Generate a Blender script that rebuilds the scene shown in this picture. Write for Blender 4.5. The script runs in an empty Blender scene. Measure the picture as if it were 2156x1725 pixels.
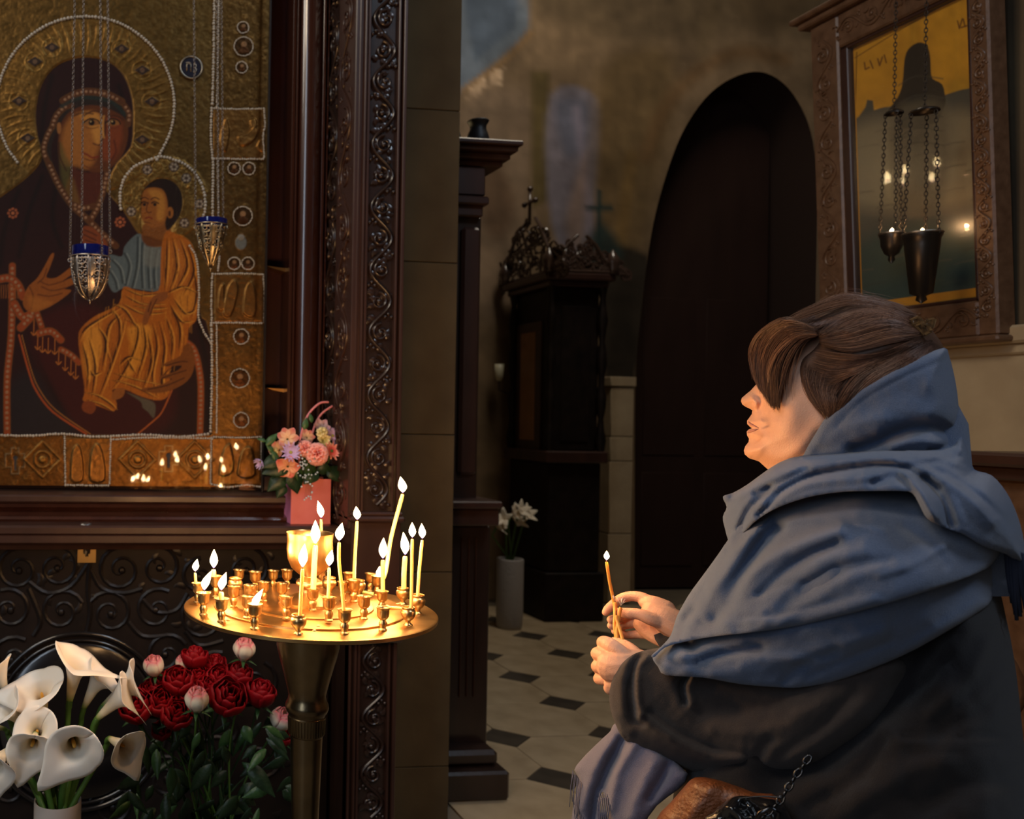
import bpy, bmesh, math, random
import numpy as np
from mathutils import Vector, Matrix, Quaternion
from mathutils.geometry import delaunay_2d_cdt
random.seed(7); RS = np.random.RandomState(7)
R = math.radians
scn = bpy.context.scene
col = bpy.data.collections.new('church'); scn.collection.children.link(col)

# ---------------------------------------------------------------- camera
FPX, PPX, PPY, CH = 1850.0, 400.0, 870.0, 1.44
YAW, ROLL = R(6.84), R(1.0)
_f = Vector((math.sin(YAW), math.cos(YAW), 0)); _r = Vector((math.cos(YAW), -math.sin(YAW), 0)); _u = Vector((0, 0, 1))
CX = _r*math.cos(ROLL) + _u*math.sin(ROLL)
CY = _u*math.cos(ROLL) - _r*math.sin(ROLL)
CZ = -_f
CAM = Vector((0, 0, CH))
cd = bpy.data.cameras.new('camera'); cam = bpy.data.objects.new('camera', cd); col.objects.link(cam)
cam.matrix_world = Matrix(((CX.x, CY.x, CZ.x, CAM.x), (CX.y, CY.y, CZ.y, CAM.y), (CX.z, CY.z, CZ.z, CAM.z), (0, 0, 0, 1)))
cd.sensor_fit = 'HORIZONTAL'; cd.sensor_width = 36; cd.lens = FPX/2156*36
cd.shift_x = (1078-PPX)/2156; cd.shift_y = (PPY-862.5)/2156
cd.clip_start = .02; cd.clip_end = 60
cd.dof.use_dof = True; cd.dof.focus_distance = 1.55; cd.dof.aperture_fstop = .0309/.0062
scn.camera = cam
scn.view_settings.view_transform = 'Standard'; scn.view_settings.look = 'None'
scn.view_settings.gamma = 1; scn.view_settings.exposure = 0.0
try: scn.view_settings.use_curve_mapping = False
except Exception: pass
scn.cycles.use_denoising = True
scn.cycles.max_bounces = 7; scn.cycles.glossy_bounces = 4; scn.cycles.transmission_bounces = 6
scn.cycles.sample_clamp_indirect = 4; scn.cycles.caustics_reflective = False; scn.cycles.caustics_refractive = False

def ray(px, py):
    return CX*((px-PPX)/FPX) - CY*((py-PPY)/FPX) - CZ
def P(px, py, d): return CAM + ray(px, py)*d
def onY(px, py, Y): r = ray(px, py); return CAM + r*(Y/r.y)
def onX(px, py, X): r = ray(px, py); return CAM + r*(X/r.x)
def onZ(px, py, Z): r = ray(px, py); return CAM + r*((Z-CH)/r.z)
def onPl(px, py, p0, n): r = ray(px, py); return CAM + r*((p0-CAM).dot(n)/r.dot(n))
def proj(A):
    A = np.asarray(A, float) - np.array(CAM)
    x = A@np.array(CX); y = A@np.array(CY); z = -(A@np.array(CZ))
    return PPX + FPX*x/z, PPY - FPX*y/z

# ---------------------------------------------------------------- world and big lights
w = bpy.data.worlds.new('dim_nave'); scn.world = w; w.use_nodes = True
w.node_tree.nodes['Background'].inputs[0].default_value = (.55, .62, .75, 1)
w.node_tree.nodes['Background'].inputs[1].default_value = .03
def area(name, loc, target, sx, sy, power, color):
    l = bpy.data.lights.new(name, 'AREA'); l.shape = 'RECTANGLE'; l.size = sx; l.size_y = sy; l.energy = power; l.color = color
    o = bpy.data.objects.new(name, l); col.objects.link(o); o.location = loc
    o.rotation_euler = (Vector(target)-Vector(loc)).to_track_quat('-Z', 'Y').to_euler(); return o
area('side_fill_light', (-3.7, .9, 5.2), (2.8, 2.9, 2.0), 1.0, 2.0, 75, (1.0, .90, .76))  # area light added to brighten the right-hand icon and its stone pier
area('assumed_daylight', (-3.6, -2.6, 3.3), (1.4, 1.6, 1.4), 1.1, 4.4, 85, (.72, .84, 1.0))  # assumed daylight from an unseen window behind the camera; no opening is modelled
area('added_high_light', (3.0, -1.2, 6.6), (1.2, 1.6, 1.3), 1.2, 1.6, 110, (.70, .83, 1.0))  # added cool area light from above on the woman; no window up there
area('added_nave_light', (-2.2, .2, 4.8), (1.6, 4.5, 0.6), .8, .8, 45, (1.0, .80, .58))  # warm area light added in the nave; no lamp hangs there
area('added_fresco_light', (3.4, 4.2, 6.7), (1.9, 6.5, 2.2), 1.0, 1.6, 85, (1.0, .88, .72))  # area light added to lift the fresco wall; there is no apse window
# ---------------------------------------------------------------- helpers
def lin(c):
    return tuple((x/255/12.92 if x/255 <= .04045 else ((x/255+.055)/1.055)**2.4) for x in c)
def tag(o, label=None, cat=None, group=None, kind=None):
    if label: o['label'] = label
    if cat: o['category'] = cat
    if group: o['group'] = group
    if kind: o['kind'] = kind
    return o
def empty(name, loc, label=None, cat=None, group=None, kind=None):
    o = bpy.data.objects.new(name, None); col.objects.link(o); o.location = Vector(loc); o.empty_display_size = .05
    return tag(o, label, cat, group, kind)
def wloc(o):
    v = Vector((0, 0, 0))
    while o is not None: v += Vector(o.location); o = o.parent
    return v
def link(name, me, mat, parent=None, smooth=True, origin=None):
    o = bpy.data.objects.new(name, me); col.objects.link(o)
    if mat: me.materials.append(mat)
    n = len(me.vertices); co = np.empty(n*3, np.float32); me.vertices.foreach_get('co', co); co = co.reshape(-1, 3)
    if origin is None: og = np.array([(co[:, 0].min()+co[:, 0].max())/2, (co[:, 1].min()+co[:, 1].max())/2, co[:, 2].min()]) if n else np.zeros(3)
    else: og = np.array(origin)
    co -= og; me.vertices.foreach_set('co', co.ravel())
    base = wloc(parent) if parent else Vector((0, 0, 0))
    o.location = Vector(og) - base; o.parent = parent
    if smooth is not False:
        me.polygons.foreach_set('use_smooth', [True]*len(me.polygons))
        if smooth is not True:
            try: me.set_sharp_from_angle(angle=R(smooth))
            except Exception: pass
    me.update(); return o
class MB:
    def __init__(s): s.v = []; s.f = []
    def add(s, vs, fs):
        b = len(s.v); s.v += [tuple(v) for v in vs]; s.f += [tuple(b+i for i in f) for f in fs]; return s
    def box(s, a, b):
        x0, y0, z0 = [min(p, q) for p, q in zip(a, b)]; x1, y1, z1 = [max(p, q) for p, q in zip(a, b)]
        return s.add([(x0,y0,z0),(x1,y0,z0),(x1,y1,z0),(x0,y1,z0),(x0,y0,z1),(x1,y0,z1),(x1,y1,z1),(x0,y1,z1)],
                     [(0,3,2,1),(4,5,6,7),(0,1,5,4),(1,2,6,5),(2,3,7,6),(3,0,4,7)])
    def bbox(s, a, b, c=.004):
        # box with chamfered edges
        x0, y0, z0 = [min(p, q) for p, q in zip(a, b)]; x1, y1, z1 = [max(p, q) for p, q in zip(a, b)]
        c = min(c, (x1-x0)*.45, (y1-y0)*.45, (z1-z0)*.45)
        vs = []; 
        for x, sx in ((x0, 1), (x1, -1)):
            for y, sy in ((y0, 1), (y1, -1)):
                for z, sz in ((z0, 1), (z1, -1)):
                    vs += [(x, y+sy*c, z+sz*c), (x+sx*c, y, z+sz*c), (x+sx*c, y+sy*c, z)]
        bm = bmesh.new(); bv = [bm.verts.new(v) for v in vs]; r = bmesh.ops.convex_hull(bm, input=bv)
        bm.verts.index_update(); out = [v.co[:] for v in bm.verts]; fs = [[v.index for v in f.verts] for f in bm.faces]; bm.free()
        return s.add(out, fs)
    def tube(s, pts, rad, n=8, cap=True, flat=1.0):
        pts = [Vector(p) for p in pts]; m = len(pts)
        rad = list(rad) if hasattr(rad, '__len__') else [rad]*m
        vs = []; up = None
        for i, p in enumerate(pts):
            t = (pts[min(i+1, m-1)]-pts[max(i-1, 0)]); t = t.normalized() if t.length > 1e-9 else Vector((0, 0, 1))
            if up is None: up = Vector((0, 1, 0)) if abs(t.y) < .9 else Vector((1, 0, 0))
            a = (up - t*up.dot(t)); a = a.normalized() if a.length > 1e-6 else t.orthogonal().normalized()
            up = a; b = t.cross(a)
            for k in range(n):
                q = 2*math.pi*k/n; vs.append(p + (a*math.cos(q)*flat + b*math.sin(q))*rad[i])
        fs = [(i*n+k, i*n+(k+1) % n, (i+1)*n+(k+1) % n, (i+1)*n+k) for i in range(m-1) for k in range(n)]
        if cap: fs += [tuple(range(n))[::-1], tuple(range((m-1)*n, m*n))]
        return s.add(vs, fs)
    def lathe(s, prof, c=(0, 0, 0), n=24, axis='Z', a0=0, a1=2*math.pi):
        full = abs(a1-a0-2*math.pi) < 1e-6; m = len(prof); vs = []; k_n = n if full else n+1
        for (r, h) in prof:
            for k in range(k_n):
                q = a0+(a1-a0)*k/n
                v = {'Z': (r*math.cos(q), r*math.sin(q), h), 'Y': (r*math.cos(q), h, r*math.sin(q)), 'X': (h, r*math.cos(q), r*math.sin(q))}[axis]
                vs.append((v[0]+c[0], v[1]+c[1], v[2]+c[2]))
        fs = []
        for i in range(m-1):
            for k in range(n):
                k2 = (k+1) % k_n if full else k+1
                fs.append((i*k_n+k, i*k_n+k2, (i+1)*k_n+k2, (i+1)*k_n+k))
        return s.add(vs, fs)
    def sph(s, c, r, nu=8, nv=6, sc=(1, 1, 1)):
        pr = []; vs = [(c[0], c[1], c[2]-r*sc[2])]
        for i in range(1, nv):
            a = -math.pi/2+math.pi*i/nv
            for k in range(nu):
                q = 2*math.pi*k/nu
                vs.append((c[0]+r*sc[0]*math.cos(a)*math.cos(q), c[1]+r*sc[1]*math.cos(a)*math.sin(q), c[2]+r*sc[2]*math.sin(a)))
        vs.append((c[0], c[1], c[2]+r*sc[2])); L = len(vs)-1
        fs = [(0, 1+(k+1) % nu, 1+k) for k in range(nu)]
        for i in range(nv-2):
            for k in range(nu):
                a = 1+i*nu; fs.append((a+k, a+(k+1) % nu, a+nu+(k+1) % nu, a+nu+k))
        a = 1+(nv-2)*nu; fs += [(a+k, a+(k+1) % nu, L) for k in range(nu)]
        return s.add(vs, fs)
    def torus(s, c, Rr, r, nrm='Y', n=24, m=8):
        ax = {'Y': (Vector((1, 0, 0)), Vector((0, 0, 1))), 'Z': (Vector((1, 0, 0)), Vector((0, 1, 0))), 'X': (Vector((0, 1, 0)), Vector((0, 0, 1)))}[nrm]
        c = Vector(c); pts = [c + ax[0]*Rr*math.cos(2*math.pi*k/n) + ax[1]*Rr*math.sin(2*math.pi*k/n) for k in range(n)]
        nn = ax[0].cross(ax[1]); vs = []
        for k in range(n):
            d = (pts[k]-c).normalized()
            for j in range(m): q = 2*math.pi*j/m; vs.append(pts[k]+(d*math.cos(q)+nn*math.sin(q))*r)
        fs = [(k*m+j, k*m+(j+1) % m, ((k+1) % n)*m+(j+1) % m, ((k+1) % n)*m+j) for k in range(n) for j in range(m)]
        return s.add(vs, fs)
    def prism(s, poly, a, b, ax='Y'):
        # poly: 2-D points in the plane normal to ax, extruded from a to b
        def mk(p, h): return {'Y': (p[0], h, p[1]), 'X': (h, p[0], p[1]), 'Z': (p[0], p[1], h)}[ax]
        n = len(poly)
        return s.add([mk(p, a) for p in poly]+[mk(p, b) for p in poly],
                     [tuple(range(n)), tuple(range(2*n-1, n-1, -1))]+[(i, n+i, n+(i+1) % n, (i+1) % n) for i in range(n)])
    def build(s, name, mat, parent=None, smooth=40, origin=None, fix=True):
        me = bpy.data.meshes.new(name); me.from_pydata(s.v, [], s.f)
        if fix:
            bm = bmesh.new(); bm.from_mesh(me); bmesh.ops.recalc_face_normals(bm, faces=bm.faces); bm.to_mesh(me); bm.free()
        return link(name, me, mat, parent, smooth, origin)
def struct(o): o['kind'] = 'structure'; return o

def mat(name, c, rough=.5, metal=0., spec=.5, bump=0., bscale=60., c2=None, nscale=8., nmix=.5, sheen=0., emit=0., ec=None, coat=0., trans=0., sss=0., det=6., stretch=None, ior=1.45, coat_rough=.08):
    m = bpy.data.materials.new(name); m.use_nodes = True; nt = m.node_tree; b = nt.nodes['Principled BSDF']
    c = tuple(c)+(1,)
    b.inputs['Base Color'].default_value = c; b.inputs['Roughness'].default_value = rough; b.inputs['Metallic'].default_value = metal
    b.inputs['Specular IOR Level'].default_value = spec; b.inputs['IOR'].default_value = ior
    b.inputs['Coat Weight'].default_value = coat; b.inputs['Coat Roughness'].default_value = coat_rough
    b.inputs['Transmission Weight'].default_value = trans
    if sheen: b.inputs['Sheen Weight'].default_value = sheen; b.inputs['Sheen Roughness'].default_value = .5
    if sss: b.inputs['Subsurface Weight'].default_value = sss; b.inputs['Subsurface Radius'].default_value = (.012, .005, .003); b.inputs['Subsurface Scale'].default_value = 1.0
    if emit: b.inputs['Emission Color'].default_value = tuple(ec or c[:3])+(1,); b.inputs['Emission Strength'].default_value = emit
    tc = nt.nodes.new('ShaderNodeTexCoord'); src = tc.outputs['Object']
    if stretch:
        mp = nt.nodes.new('ShaderNodeMapping'); mp.inputs['Scale'].default_value = stretch; nt.links.new(src, mp.inputs['Vector']); src = mp.outputs[0]
    if c2 is not None:
        nz = nt.nodes.new('ShaderNodeTexNoise'); nz.inputs['Scale'].default_value = nscale; nz.inputs['Detail'].default_value = det
        nt.links.new(src, nz.inputs['Vector'])
        rp = nt.nodes.new('ShaderNodeValToRGB'); rp.color_ramp.elements[0].position = .5-nmix*.4; rp.color_ramp.elements[1].position = .5+nmix*.4
        rp.color_ramp.elements[0].color = c; rp.color_ramp.elements[1].color = tuple(c2)+(1,)
        nt.links.new(nz.outputs[0], rp.inputs[0]); nt.links.new(rp.outputs[0], b.inputs['Base Color'])
    if bump:
        nb = nt.nodes.new('ShaderNodeTexNoise'); nb.inputs['Scale'].default_value = bscale; nb.inputs['Detail'].default_value = 4
        nt.links.new(src, nb.inputs['Vector'])
        bp = nt.nodes.new('ShaderNodeBump'); bp.inputs['Strength'].default_value = bump; bp.inputs['Distance'].default_value = .003
        nt.links.new(nb.outputs[0], bp.inputs['Height']); nt.links.new(bp.outputs[0], b.inputs['Normal'])
    return m

def cat_rom(pts, n=6, closed=False):
    pts = [np.asarray(p, float) for p in pts]; m = len(pts); out = []
    if m < 3: return pts
    rng = range(m) if closed else range(m-1)
    for i in rng:
        p0 = pts[(i-1) % m] if closed or i > 0 else pts[0]; p1 = pts[i]; p2 = pts[(i+1) % m]
        p3 = pts[(i+2) % m] if closed or i+2 < m else pts[-1]
        for k in range(n):
            t = k/n; out.append(.5*((2*p1)+(-p0+p2)*t+(2*p0-5*p1+4*p2-p3)*t*t+(-p0+3*p1-3*p2+p3)*t**3))
    if not closed: out.append(pts[-1])
    return out
def dpoly(X, Y, pts, closed=True):
    "distance to polyline; also the parameter along it"
    d = np.full(X.shape, 1e9); tt = np.zeros(X.shape); n = len(pts); m = n if closed else n-1
    for i in range(m):
        ax, ay = pts[i][:2]; bx, by = pts[(i+1) % n][:2]; ex, ey = bx-ax, by-ay; L = ex*ex+ey*ey+1e-12
        t = np.clip(((X-ax)*ex+(Y-ay)*ey)/L, 0, 1); q = np.hypot(X-ax-t*ex, Y-ay-t*ey)
        k = q < d; d[k] = q[k]; tt[k] = (i+t[k])/m
    return d, tt
def inside(X, Y, pts):
    r = np.zeros(X.shape, bool); n = len(pts)
    for i in range(n):
        ax, ay = pts[i][:2]; bx, by = pts[(i+1) % n][:2]
        if ay == by: continue
        c = ((ay > Y) != (by > Y)) & (X < (bx-ax)*(Y-ay)/(by-ay)+ax); r ^= c
    return r
class Ras:
    def __init__(s, X, Y, base, metal=0., h=0.):
        s.X = X; s.Y = Y; n = X.size; s.c = np.tile(np.array(lin(base)), (n, 1)); s.m = np.full(n, float(metal)); s.h = np.full(n, float(h))
    def _bb(s, pts, pad):
        a = np.array([p[:2] for p in pts]); lo = a.min(0)-pad; hi = a.max(0)+pad
        return np.nonzero((s.X > lo[0]) & (s.X < hi[0]) & (s.Y > lo[1]) & (s.Y < hi[1]))[0]
    def _put(s, i, a, color, metal, h, hadd):
        if color is not None: s.c[i] += (np.array(lin(color))-s.c[i])*a[:, None]
        if metal is not None: s.m[i] += (metal-s.m[i])*a
        if h is not None: s.h[i] += (h-s.h[i])*a
        if hadd is not None: s.h[i] += hadd*a
    def poly(s, pts, color=None, soft=1.6, alpha=1., metal=None, h=None, hadd=None, smooth=4):
        if smooth: pts = cat_rom(pts, smooth, True)
        i = s._bb(pts, soft+1)
        if not len(i): return s
        d, _ = dpoly(s.X[i], s.Y[i], pts); sd = np.where(inside(s.X[i], s.Y[i], pts), d, -d)
        s._put(i, np.clip(.5+sd/soft, 0, 1)*alpha, color, metal, h, hadd); return s
    def line(s, pts, wd, color=None, soft=1.4, alpha=1., metal=None, h=None, hadd=None, smooth=4, taper=False):
        if smooth: pts = cat_rom(pts, smooth)
        i = s._bb(pts, wd+soft+1)
        if not len(i): return s
        d, t = dpoly(s.X[i], s.Y[i], pts, False); ww = wd/2*(np.sin(np.pi*np.clip(t, .03, .97)) if taper else 1)
        s._put(i, np.clip(.5+(ww-d)/soft, 0, 1)*alpha, color, metal, h, hadd); return s
    def dot(s, x, y, r, color=None, soft=1.4, alpha=1., metal=None, h=None, hadd=None, ry=None):
        ry = ry or r; i = np.nonzero((abs(s.X-x) < r+soft+1) & (abs(s.Y-y) < ry+soft+1))[0]
        if not len(i): return s
        q = np.hypot((s.X[i]-x)/r, (s.Y[i]-y)/ry); s._put(i, np.clip(.5+(1-q)*min(r, ry)/soft, 0, 1)*alpha, color, metal, h, hadd); return s
    def ring(s, x, y, r, wd, **k):
        return s.line([(x+r*math.cos(q), y+r*math.sin(q)) for q in np.linspace(0, 2*math.pi, 25)], wd, smooth=0, **k)
def vnoise(X, Y, sc, seed=0, oct=3):
    out = np.zeros(X.shape); amp = 1.; rs = np.random.RandomState(seed); tot = 0
    for o in range(oct):
        G = rs.rand(64, 64); x = X/sc*(2**o); y = Y/sc*(2**o); xi = np.floor(x).astype(int); yi = np.floor(y).astype(int)
        fx = x-xi; fy = y-yi; fx = fx*fx*(3-2*fx); fy = fy*fy*(3-2*fy)
        g = lambda a, b: G[a % 64, b % 64]
        out += amp*((g(xi, yi)*(1-fx)+g(xi+1, yi)*fx)*(1-fy)+(g(xi, yi+1)*(1-fx)+g(xi+1, yi+1)*fx)*fy); tot += amp; amp *= .5
    return out/tot
def grid_mesh(name, nu, nv, co, colr, metal, matl, parent=None, origin=None):
    me = bpy.data.meshes.new(name); me.vertices.add(nu*nv); me.vertices.foreach_set('co', co.astype(np.float32).ravel())
    a = (np.arange(nv-1)[:, None]*nu+np.arange(nu-1)[None]).ravel(); q = np.stack([a, a+1, a+1+nu, a+nu], 1)
    nf = len(q); me.loops.add(nf*4); me.loops.foreach_set('vertex_index', q.ravel().astype(np.int32))
    me.polygons.add(nf); me.polygons.foreach_set('loop_start', np.arange(0, nf*4, 4, dtype=np.int32)); me.update(calc_edges=True)
    at = me.color_attributes.new('paint', 'FLOAT_COLOR', 'POINT')
    at.data.foreach_set('color', np.concatenate([colr, metal[:, None]], 1).astype(np.float32).ravel())
    return link(name, me, matl, parent, True, origin)
def paint_mat(name, rough=.5, mrough=.38, bump=.3, bscale=500, coat=0., mcol=1.0):
    m = bpy.data.materials.new(name); m.use_nodes = True; nt = m.node_tree; b = nt.nodes['Principled BSDF']
    a = nt.nodes.new('ShaderNodeVertexColor'); a.layer_name = 'paint'
    tc = nt.nodes.new('ShaderNodeTexCoord'); nz = nt.nodes.new('ShaderNodeTexNoise'); nz.inputs['Scale'].default_value = bscale; nz.inputs['Detail'].default_value = 3
    nt.links.new(tc.outputs['Object'], nz.inputs['Vector'])
    bp = nt.nodes.new('ShaderNodeBump'); bp.inputs['Distance'].default_value = .001
    mu = nt.nodes.new('ShaderNodeMath'); mu.operation = 'MULTIPLY_ADD'; mu.inputs[1].default_value = bump; mu.inputs[2].default_value = .06
    nt.links.new(a.outputs['Alpha'], mu.inputs[0]); nt.links.new(mu.outputs[0], bp.inputs['Strength'])
    nt.links.new(nz.outputs[0], bp.inputs['Height']); nt.links.new(bp.outputs[0], b.inputs['Normal'])
    nt.links.new(a.outputs['Color'], b.inputs['Base Color']); nt.links.new(a.outputs['Alpha'], b.inputs['Metallic'])
    mr = nt.nodes.new('ShaderNodeMapRange'); mr.inputs[3].default_value = rough; mr.inputs[4].default_value = mrough
    nt.links.new(a.outputs['Alpha'], mr.inputs[0]); nt.links.new(mr.outputs[0], b.inputs['Roughness'])
    b.inputs['Coat Weight'].default_value = coat; b.inputs['Specular IOR Level'].default_value = .22
    return m
WOOD = mat('dark_carved_wood', (.016, .0085, .0065), .34, bump=.25, bscale=45, c2=(.030, .015, .011), nscale=14, stretch=(1, 1, .25), coat=.35, coat_rough=.16)
WOODP = mat('polished_mahogany', (.034, .011, .007), .26, c2=(.055, .019, .011), nscale=10, stretch=(1, 1, .15), coat=.8, coat_rough=.10)
WOODR = mat('reddish_wood', (.030, .012, .0085), .42, bump=.2, bscale=40, c2=(.050, .021, .014), nscale=12, stretch=(1, 1, .3), coat=.2, coat_rough=.2)
WOODB = mat('blackened_wood', (.006, .0042, .0038), .5, spec=.25, bump=.2, bscale=40, c2=(.016, .010, .008), nscale=12)
# ================================================================ setting
YI, YG, YP = 2.98, 2.93, 2.62      # icon surface, its glass, front of the carved portal
def Xy(px, Y, py=870): return onY(px, py, Y).x
def Zy(py, Y, px=300): return onY(px, py, Y).z
PLAST = mat('ochre_plaster', (.115, .080, .038), .85, bump=.5, bscale=30, c2=(.075, .05, .024), nscale=4, spec=.2)
STONE = mat('beige_stone', (.42, .33, .21), .75, bump=.5, bscale=35, c2=(.33, .25, .155), nscale=6, spec=.3)
MORTAR = mat('dark_joint', (.035, .024, .014), .9)
DARKP = mat('dim_plaster', (.09, .07, .05), .9, bump=.3, bscale=20, c2=(.06, .045, .03), nscale=3)
XPR = Xy(958, 2.95)                 # right edge of the plaster pier
XPL = Xy(800, 2.95)
# icon wall behind the shrine and the closing walls of the nave
struct(MB().box((-4.0, 3.12, 0), (XPL, 3.45, 8)).build('wall_back', DARKP))
struct(MB().box((-4.2, -4, 0), (-4.0, 8, 8)).build('wall_left', DARKP))
struct(MB().box((-4.2, -4.2, 0), (6.6, -4.0, 8)).build('wall_rear', DARKP))
struct(MB().box((6.4, -4, 0), (6.6, 8, 8)).build('wall_right', DARKP))
struct(MB().box((-4.2, -4.2, 8), (6.6, 8.4, 8.2)).build('ceiling', DARKP))
# plaster pier in stone blocks
pier = struct(MB().box((XPL, 2.962, 0), (XPR-.01, 3.45, 8)).build('wall_pier', MORTAR))
zs = [0, .34, .80, 1.25-.23, 1.36, 1.95, 2.45, 2.95, 3.5, 4.2, 5, 6, 7, 8]
zs = [0, Zy(1615, 2.95, 900), Zy(1205, 2.95, 900), Zy(915, 2.95, 900), Zy(552, 2.95, 900), Zy(230, 2.95, 900), 3.0, 3.7, 4.5, 5.4, 6.3, 8]
for i in range(len(zs)-1):
    MB().bbox((XPL, 2.95, zs[i]+.001), (XPR, 3.44, zs[i+1]-.0015), .002).build('stone_block', PLAST, pier)
# ---------------------------------------------------------------- floor with stone tiles
TL = mat('pale_marble', (.50, .39, .25), .38, c2=(.36, .27, .165), nscale=7, bump=.08, bscale=25, coat=.15)
TD = mat('dark_marble', (.045, .038, .03), .35, c2=(.075, .06, .045), nscale=9, coat=.2)
FB = mat('floor_bed', (.20, .16, .11), .55, c2=(.12, .095, .065), nscale=2)
floor = struct(MB().box((-4.2, -4.2, -.2), (6.6, 8.2, -.008)).build('floor', FB))
GX, GY, X0, Y0 = .53, .44, 1.905, 4.205
hx, hy, g = .125, .112, .002
oct_me = dia_me = None
for i in range(-3, 7):
    for j in range(-4, 6):
        cx, cy = X0+i*GX, Y0+j*GY
        if Xy(930, cy) > cx+.3 or cx > Xy(1500, cy)+.4 or cx > 4.9 or cy > 6.35 or (cx > 2.35 and cy < 3.6): continue
        if dia_me is None:
            o = MB().prism([(hx-g, 0), (0, hy-g), (-hx+g, 0), (0, -hy+g)], -.03, 0, 'Z').build('dark_tile', TD, floor, False, origin=(0, 0, 0)); dia_me = o.data
            a, b = GX/2, GY/2
            q = MB().prism([(a-g, hy+g-b), (a-g, b-hy-g), (a-hx-g, b-g), (hx+g-a, b-g), (g-a, b-hy-g), (g-a, hy+g-b), (hx+g-a, g-b), (a-hx-g, g-b)], -.03, .0, 'Z').build('pale_tile', TL, floor, False, origin=(0, 0, 0)); oct_me = q.data
        else:
            o = bpy.data.objects.new('dark_tile', dia_me); col.objects.link(o); o.parent = floor
            q = bpy.data.objects.new('pale_tile', oct_me); col.objects.link(q); q.parent = floor
        fl = wloc(floor); o.location = Vector((cx, cy, random.uniform(-.0008, .0004)))-fl; q.location = Vector((cx+GX/2, cy+GY/2, random.uniform(-.001, .0006)))-fl
# ---------------------------------------------------------------- far wall with faded frescoes and the arch
YF = 6.6
archp = cat_rom([(1335, 1330), (1336, 1100), (1338, 800), (1352, 640), (1370, 500), (1396, 390), (1434, 285), (1484, 208), (1540, 165), (1598, 151), (1648, 174), (1688, 228), (1712, 300), (1724, 420), (1732, 650), (1738, 1000), (1742, 1345)], 4)
arch = [onY(p[0], p[1], YF) for p in archp]
arch = [(p.x, max(p.z, 0)) for p in arch]; arch[0] = (arch[0][0], -.0); arch[-1] = (arch[-1][0], -.0)
xa, xb, za, zb = .6, 6.4, 0, 8
nu, nv = 170, 200
bp = [(xa, za)] + [arch[0]] + arch[1:-1] + [arch[-1]] + [(xb, za), (xb, zb), (xa, zb)]
outl = bp; pts = [Vector(p) for p in outl]; ne = len(pts); edges = [(i, (i+1) % ne) for i in range(ne)]
gx, gz = np.meshgrid(np.linspace(xa+.02, xb-.02, nu), np.linspace(.02, 5.2, nv)); gx = gx.ravel(); gz = gz.ravel()
k = inside(gx, gz, outl); d, _ = dpoly(gx, gz, outl); k &= d > .012
vs, es, fs, _, _, _ = delaunay_2d_cdt(pts+[Vector((a, b)) for a, b in zip(gx[k], gz[k])], edges, [], 1, 1e-5)
V = np.array([(v[0], YF, v[1]) for v in vs]); px, py = proj(V)
ra = Ras(px, py, (128, 104, 76))
n1 = vnoise(px, py, 60, 1); n2 = vnoise(px, py, 18, 2)
ra.poly([(960, -80), (1115, -80), (1112, 60), (1090, 90), (975, 190), (955, 200)], (108, 116, 124), 12, smooth=0)
ra.poly([(968, -80), (1100, -80), (1085, 60), (1000, 130), (985, 60)], (84, 94, 106), 14, smooth=0)
ra.line([(975, 190), (1060, 128), (1118, 70)], 12, (150, 116, 76), 8, .8)
for x, y in ((988, 196), (1000, 190), (1010, 178), (1020, 168), (1034, 166), (1044, 158), (1056, 150)):
    ra.line([(x-2, y+14), (x+3, y-10)], 6, (214, 178, 140), 4, .85)
for l in ([(1012, 196), (1014, 168), (1022, 164), (1024, 186)], [(1031, 188), (1032, 158)], [(1042, 152), (1052, 150), (1050, 162), (1058, 166), (1050, 180), (1043, 178)]):
    ra.line(l, 5, (225, 190, 152), 3, .9, smooth=0)
ra.poly([(970, 230), (1110, 200), (1118, 400), (1080, 640), (1000, 640)], (140, 116, 92), 40, .8)
ra.poly([(1118, 150), (1158, 150), (1156, 420), (1120, 440)], (96, 80, 44), 12, .9, smooth=0)
ra.poly([(1160, 200), (1258, 210), (1256, 380), (1235, 560), (1195, 560), (1155, 430)], (128, 120, 128), 14, .9)
ra.poly([(1170, 215), (1240, 220), (1235, 300), (1190, 330)], (96, 98, 112), 20, .8)
ra.line([(1215, 230), (1235, 400), (1245, 520)], 18, (150, 138, 150), 14, .6)
ra.poly([(1235, 320), (1225, 520), (1190, 470)], (150, 120, 96), 20, .6)
ra.poly([(1010, 360), (1040, 330), (1085, 420), (1060, 500), (1020, 480)], (104, 78, 56), 26, .8)
ra.poly([(1262, 150), (1420, 120), (1380, 420), (1330, 560), (1262, 500)], (104, 82, 50), 40, .8)
ra.line([(1330, 330), (1300, 560)], 26, (120, 92, 50), 16, .7)
ra.poly([(1270, 560), (1300, 520), (1350, 530), (1372, 560), (1372, 700), (1340, 800), (1270, 800)], (30, 27, 22), 16, .9)
ra.line([(1262, 405), (1262, 560)], 12, (34, 52, 50), 7, .9, smooth=0); ra.line([(1240, 438), (1285, 438)], 12, (34, 52, 50), 7, .9, smooth=0)
ra.poly([(1262, 470), (1310, 540), (1215, 560)], (42, 58, 54), 22, .9)
ra.line([(1360, 330), (1400, 230), (1470, 150), (1560, 110), (1650, 125)], 30, (112, 82, 50), 22, .7)
ra.poly([(1120, -60), (1740, -60), (1740, 90), (1600, 60), (1400, 90), (1200, 60)], (100, 82, 58), 50, .8)
ra.poly([(1540, -60), (1700, -60), (1660, 60), (1560, 40)], (84, 66, 44), 30, .6)
ra.line([(1500, 20), (1480, 110)], 30, (120, 98, 68), 25, .7)
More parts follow.
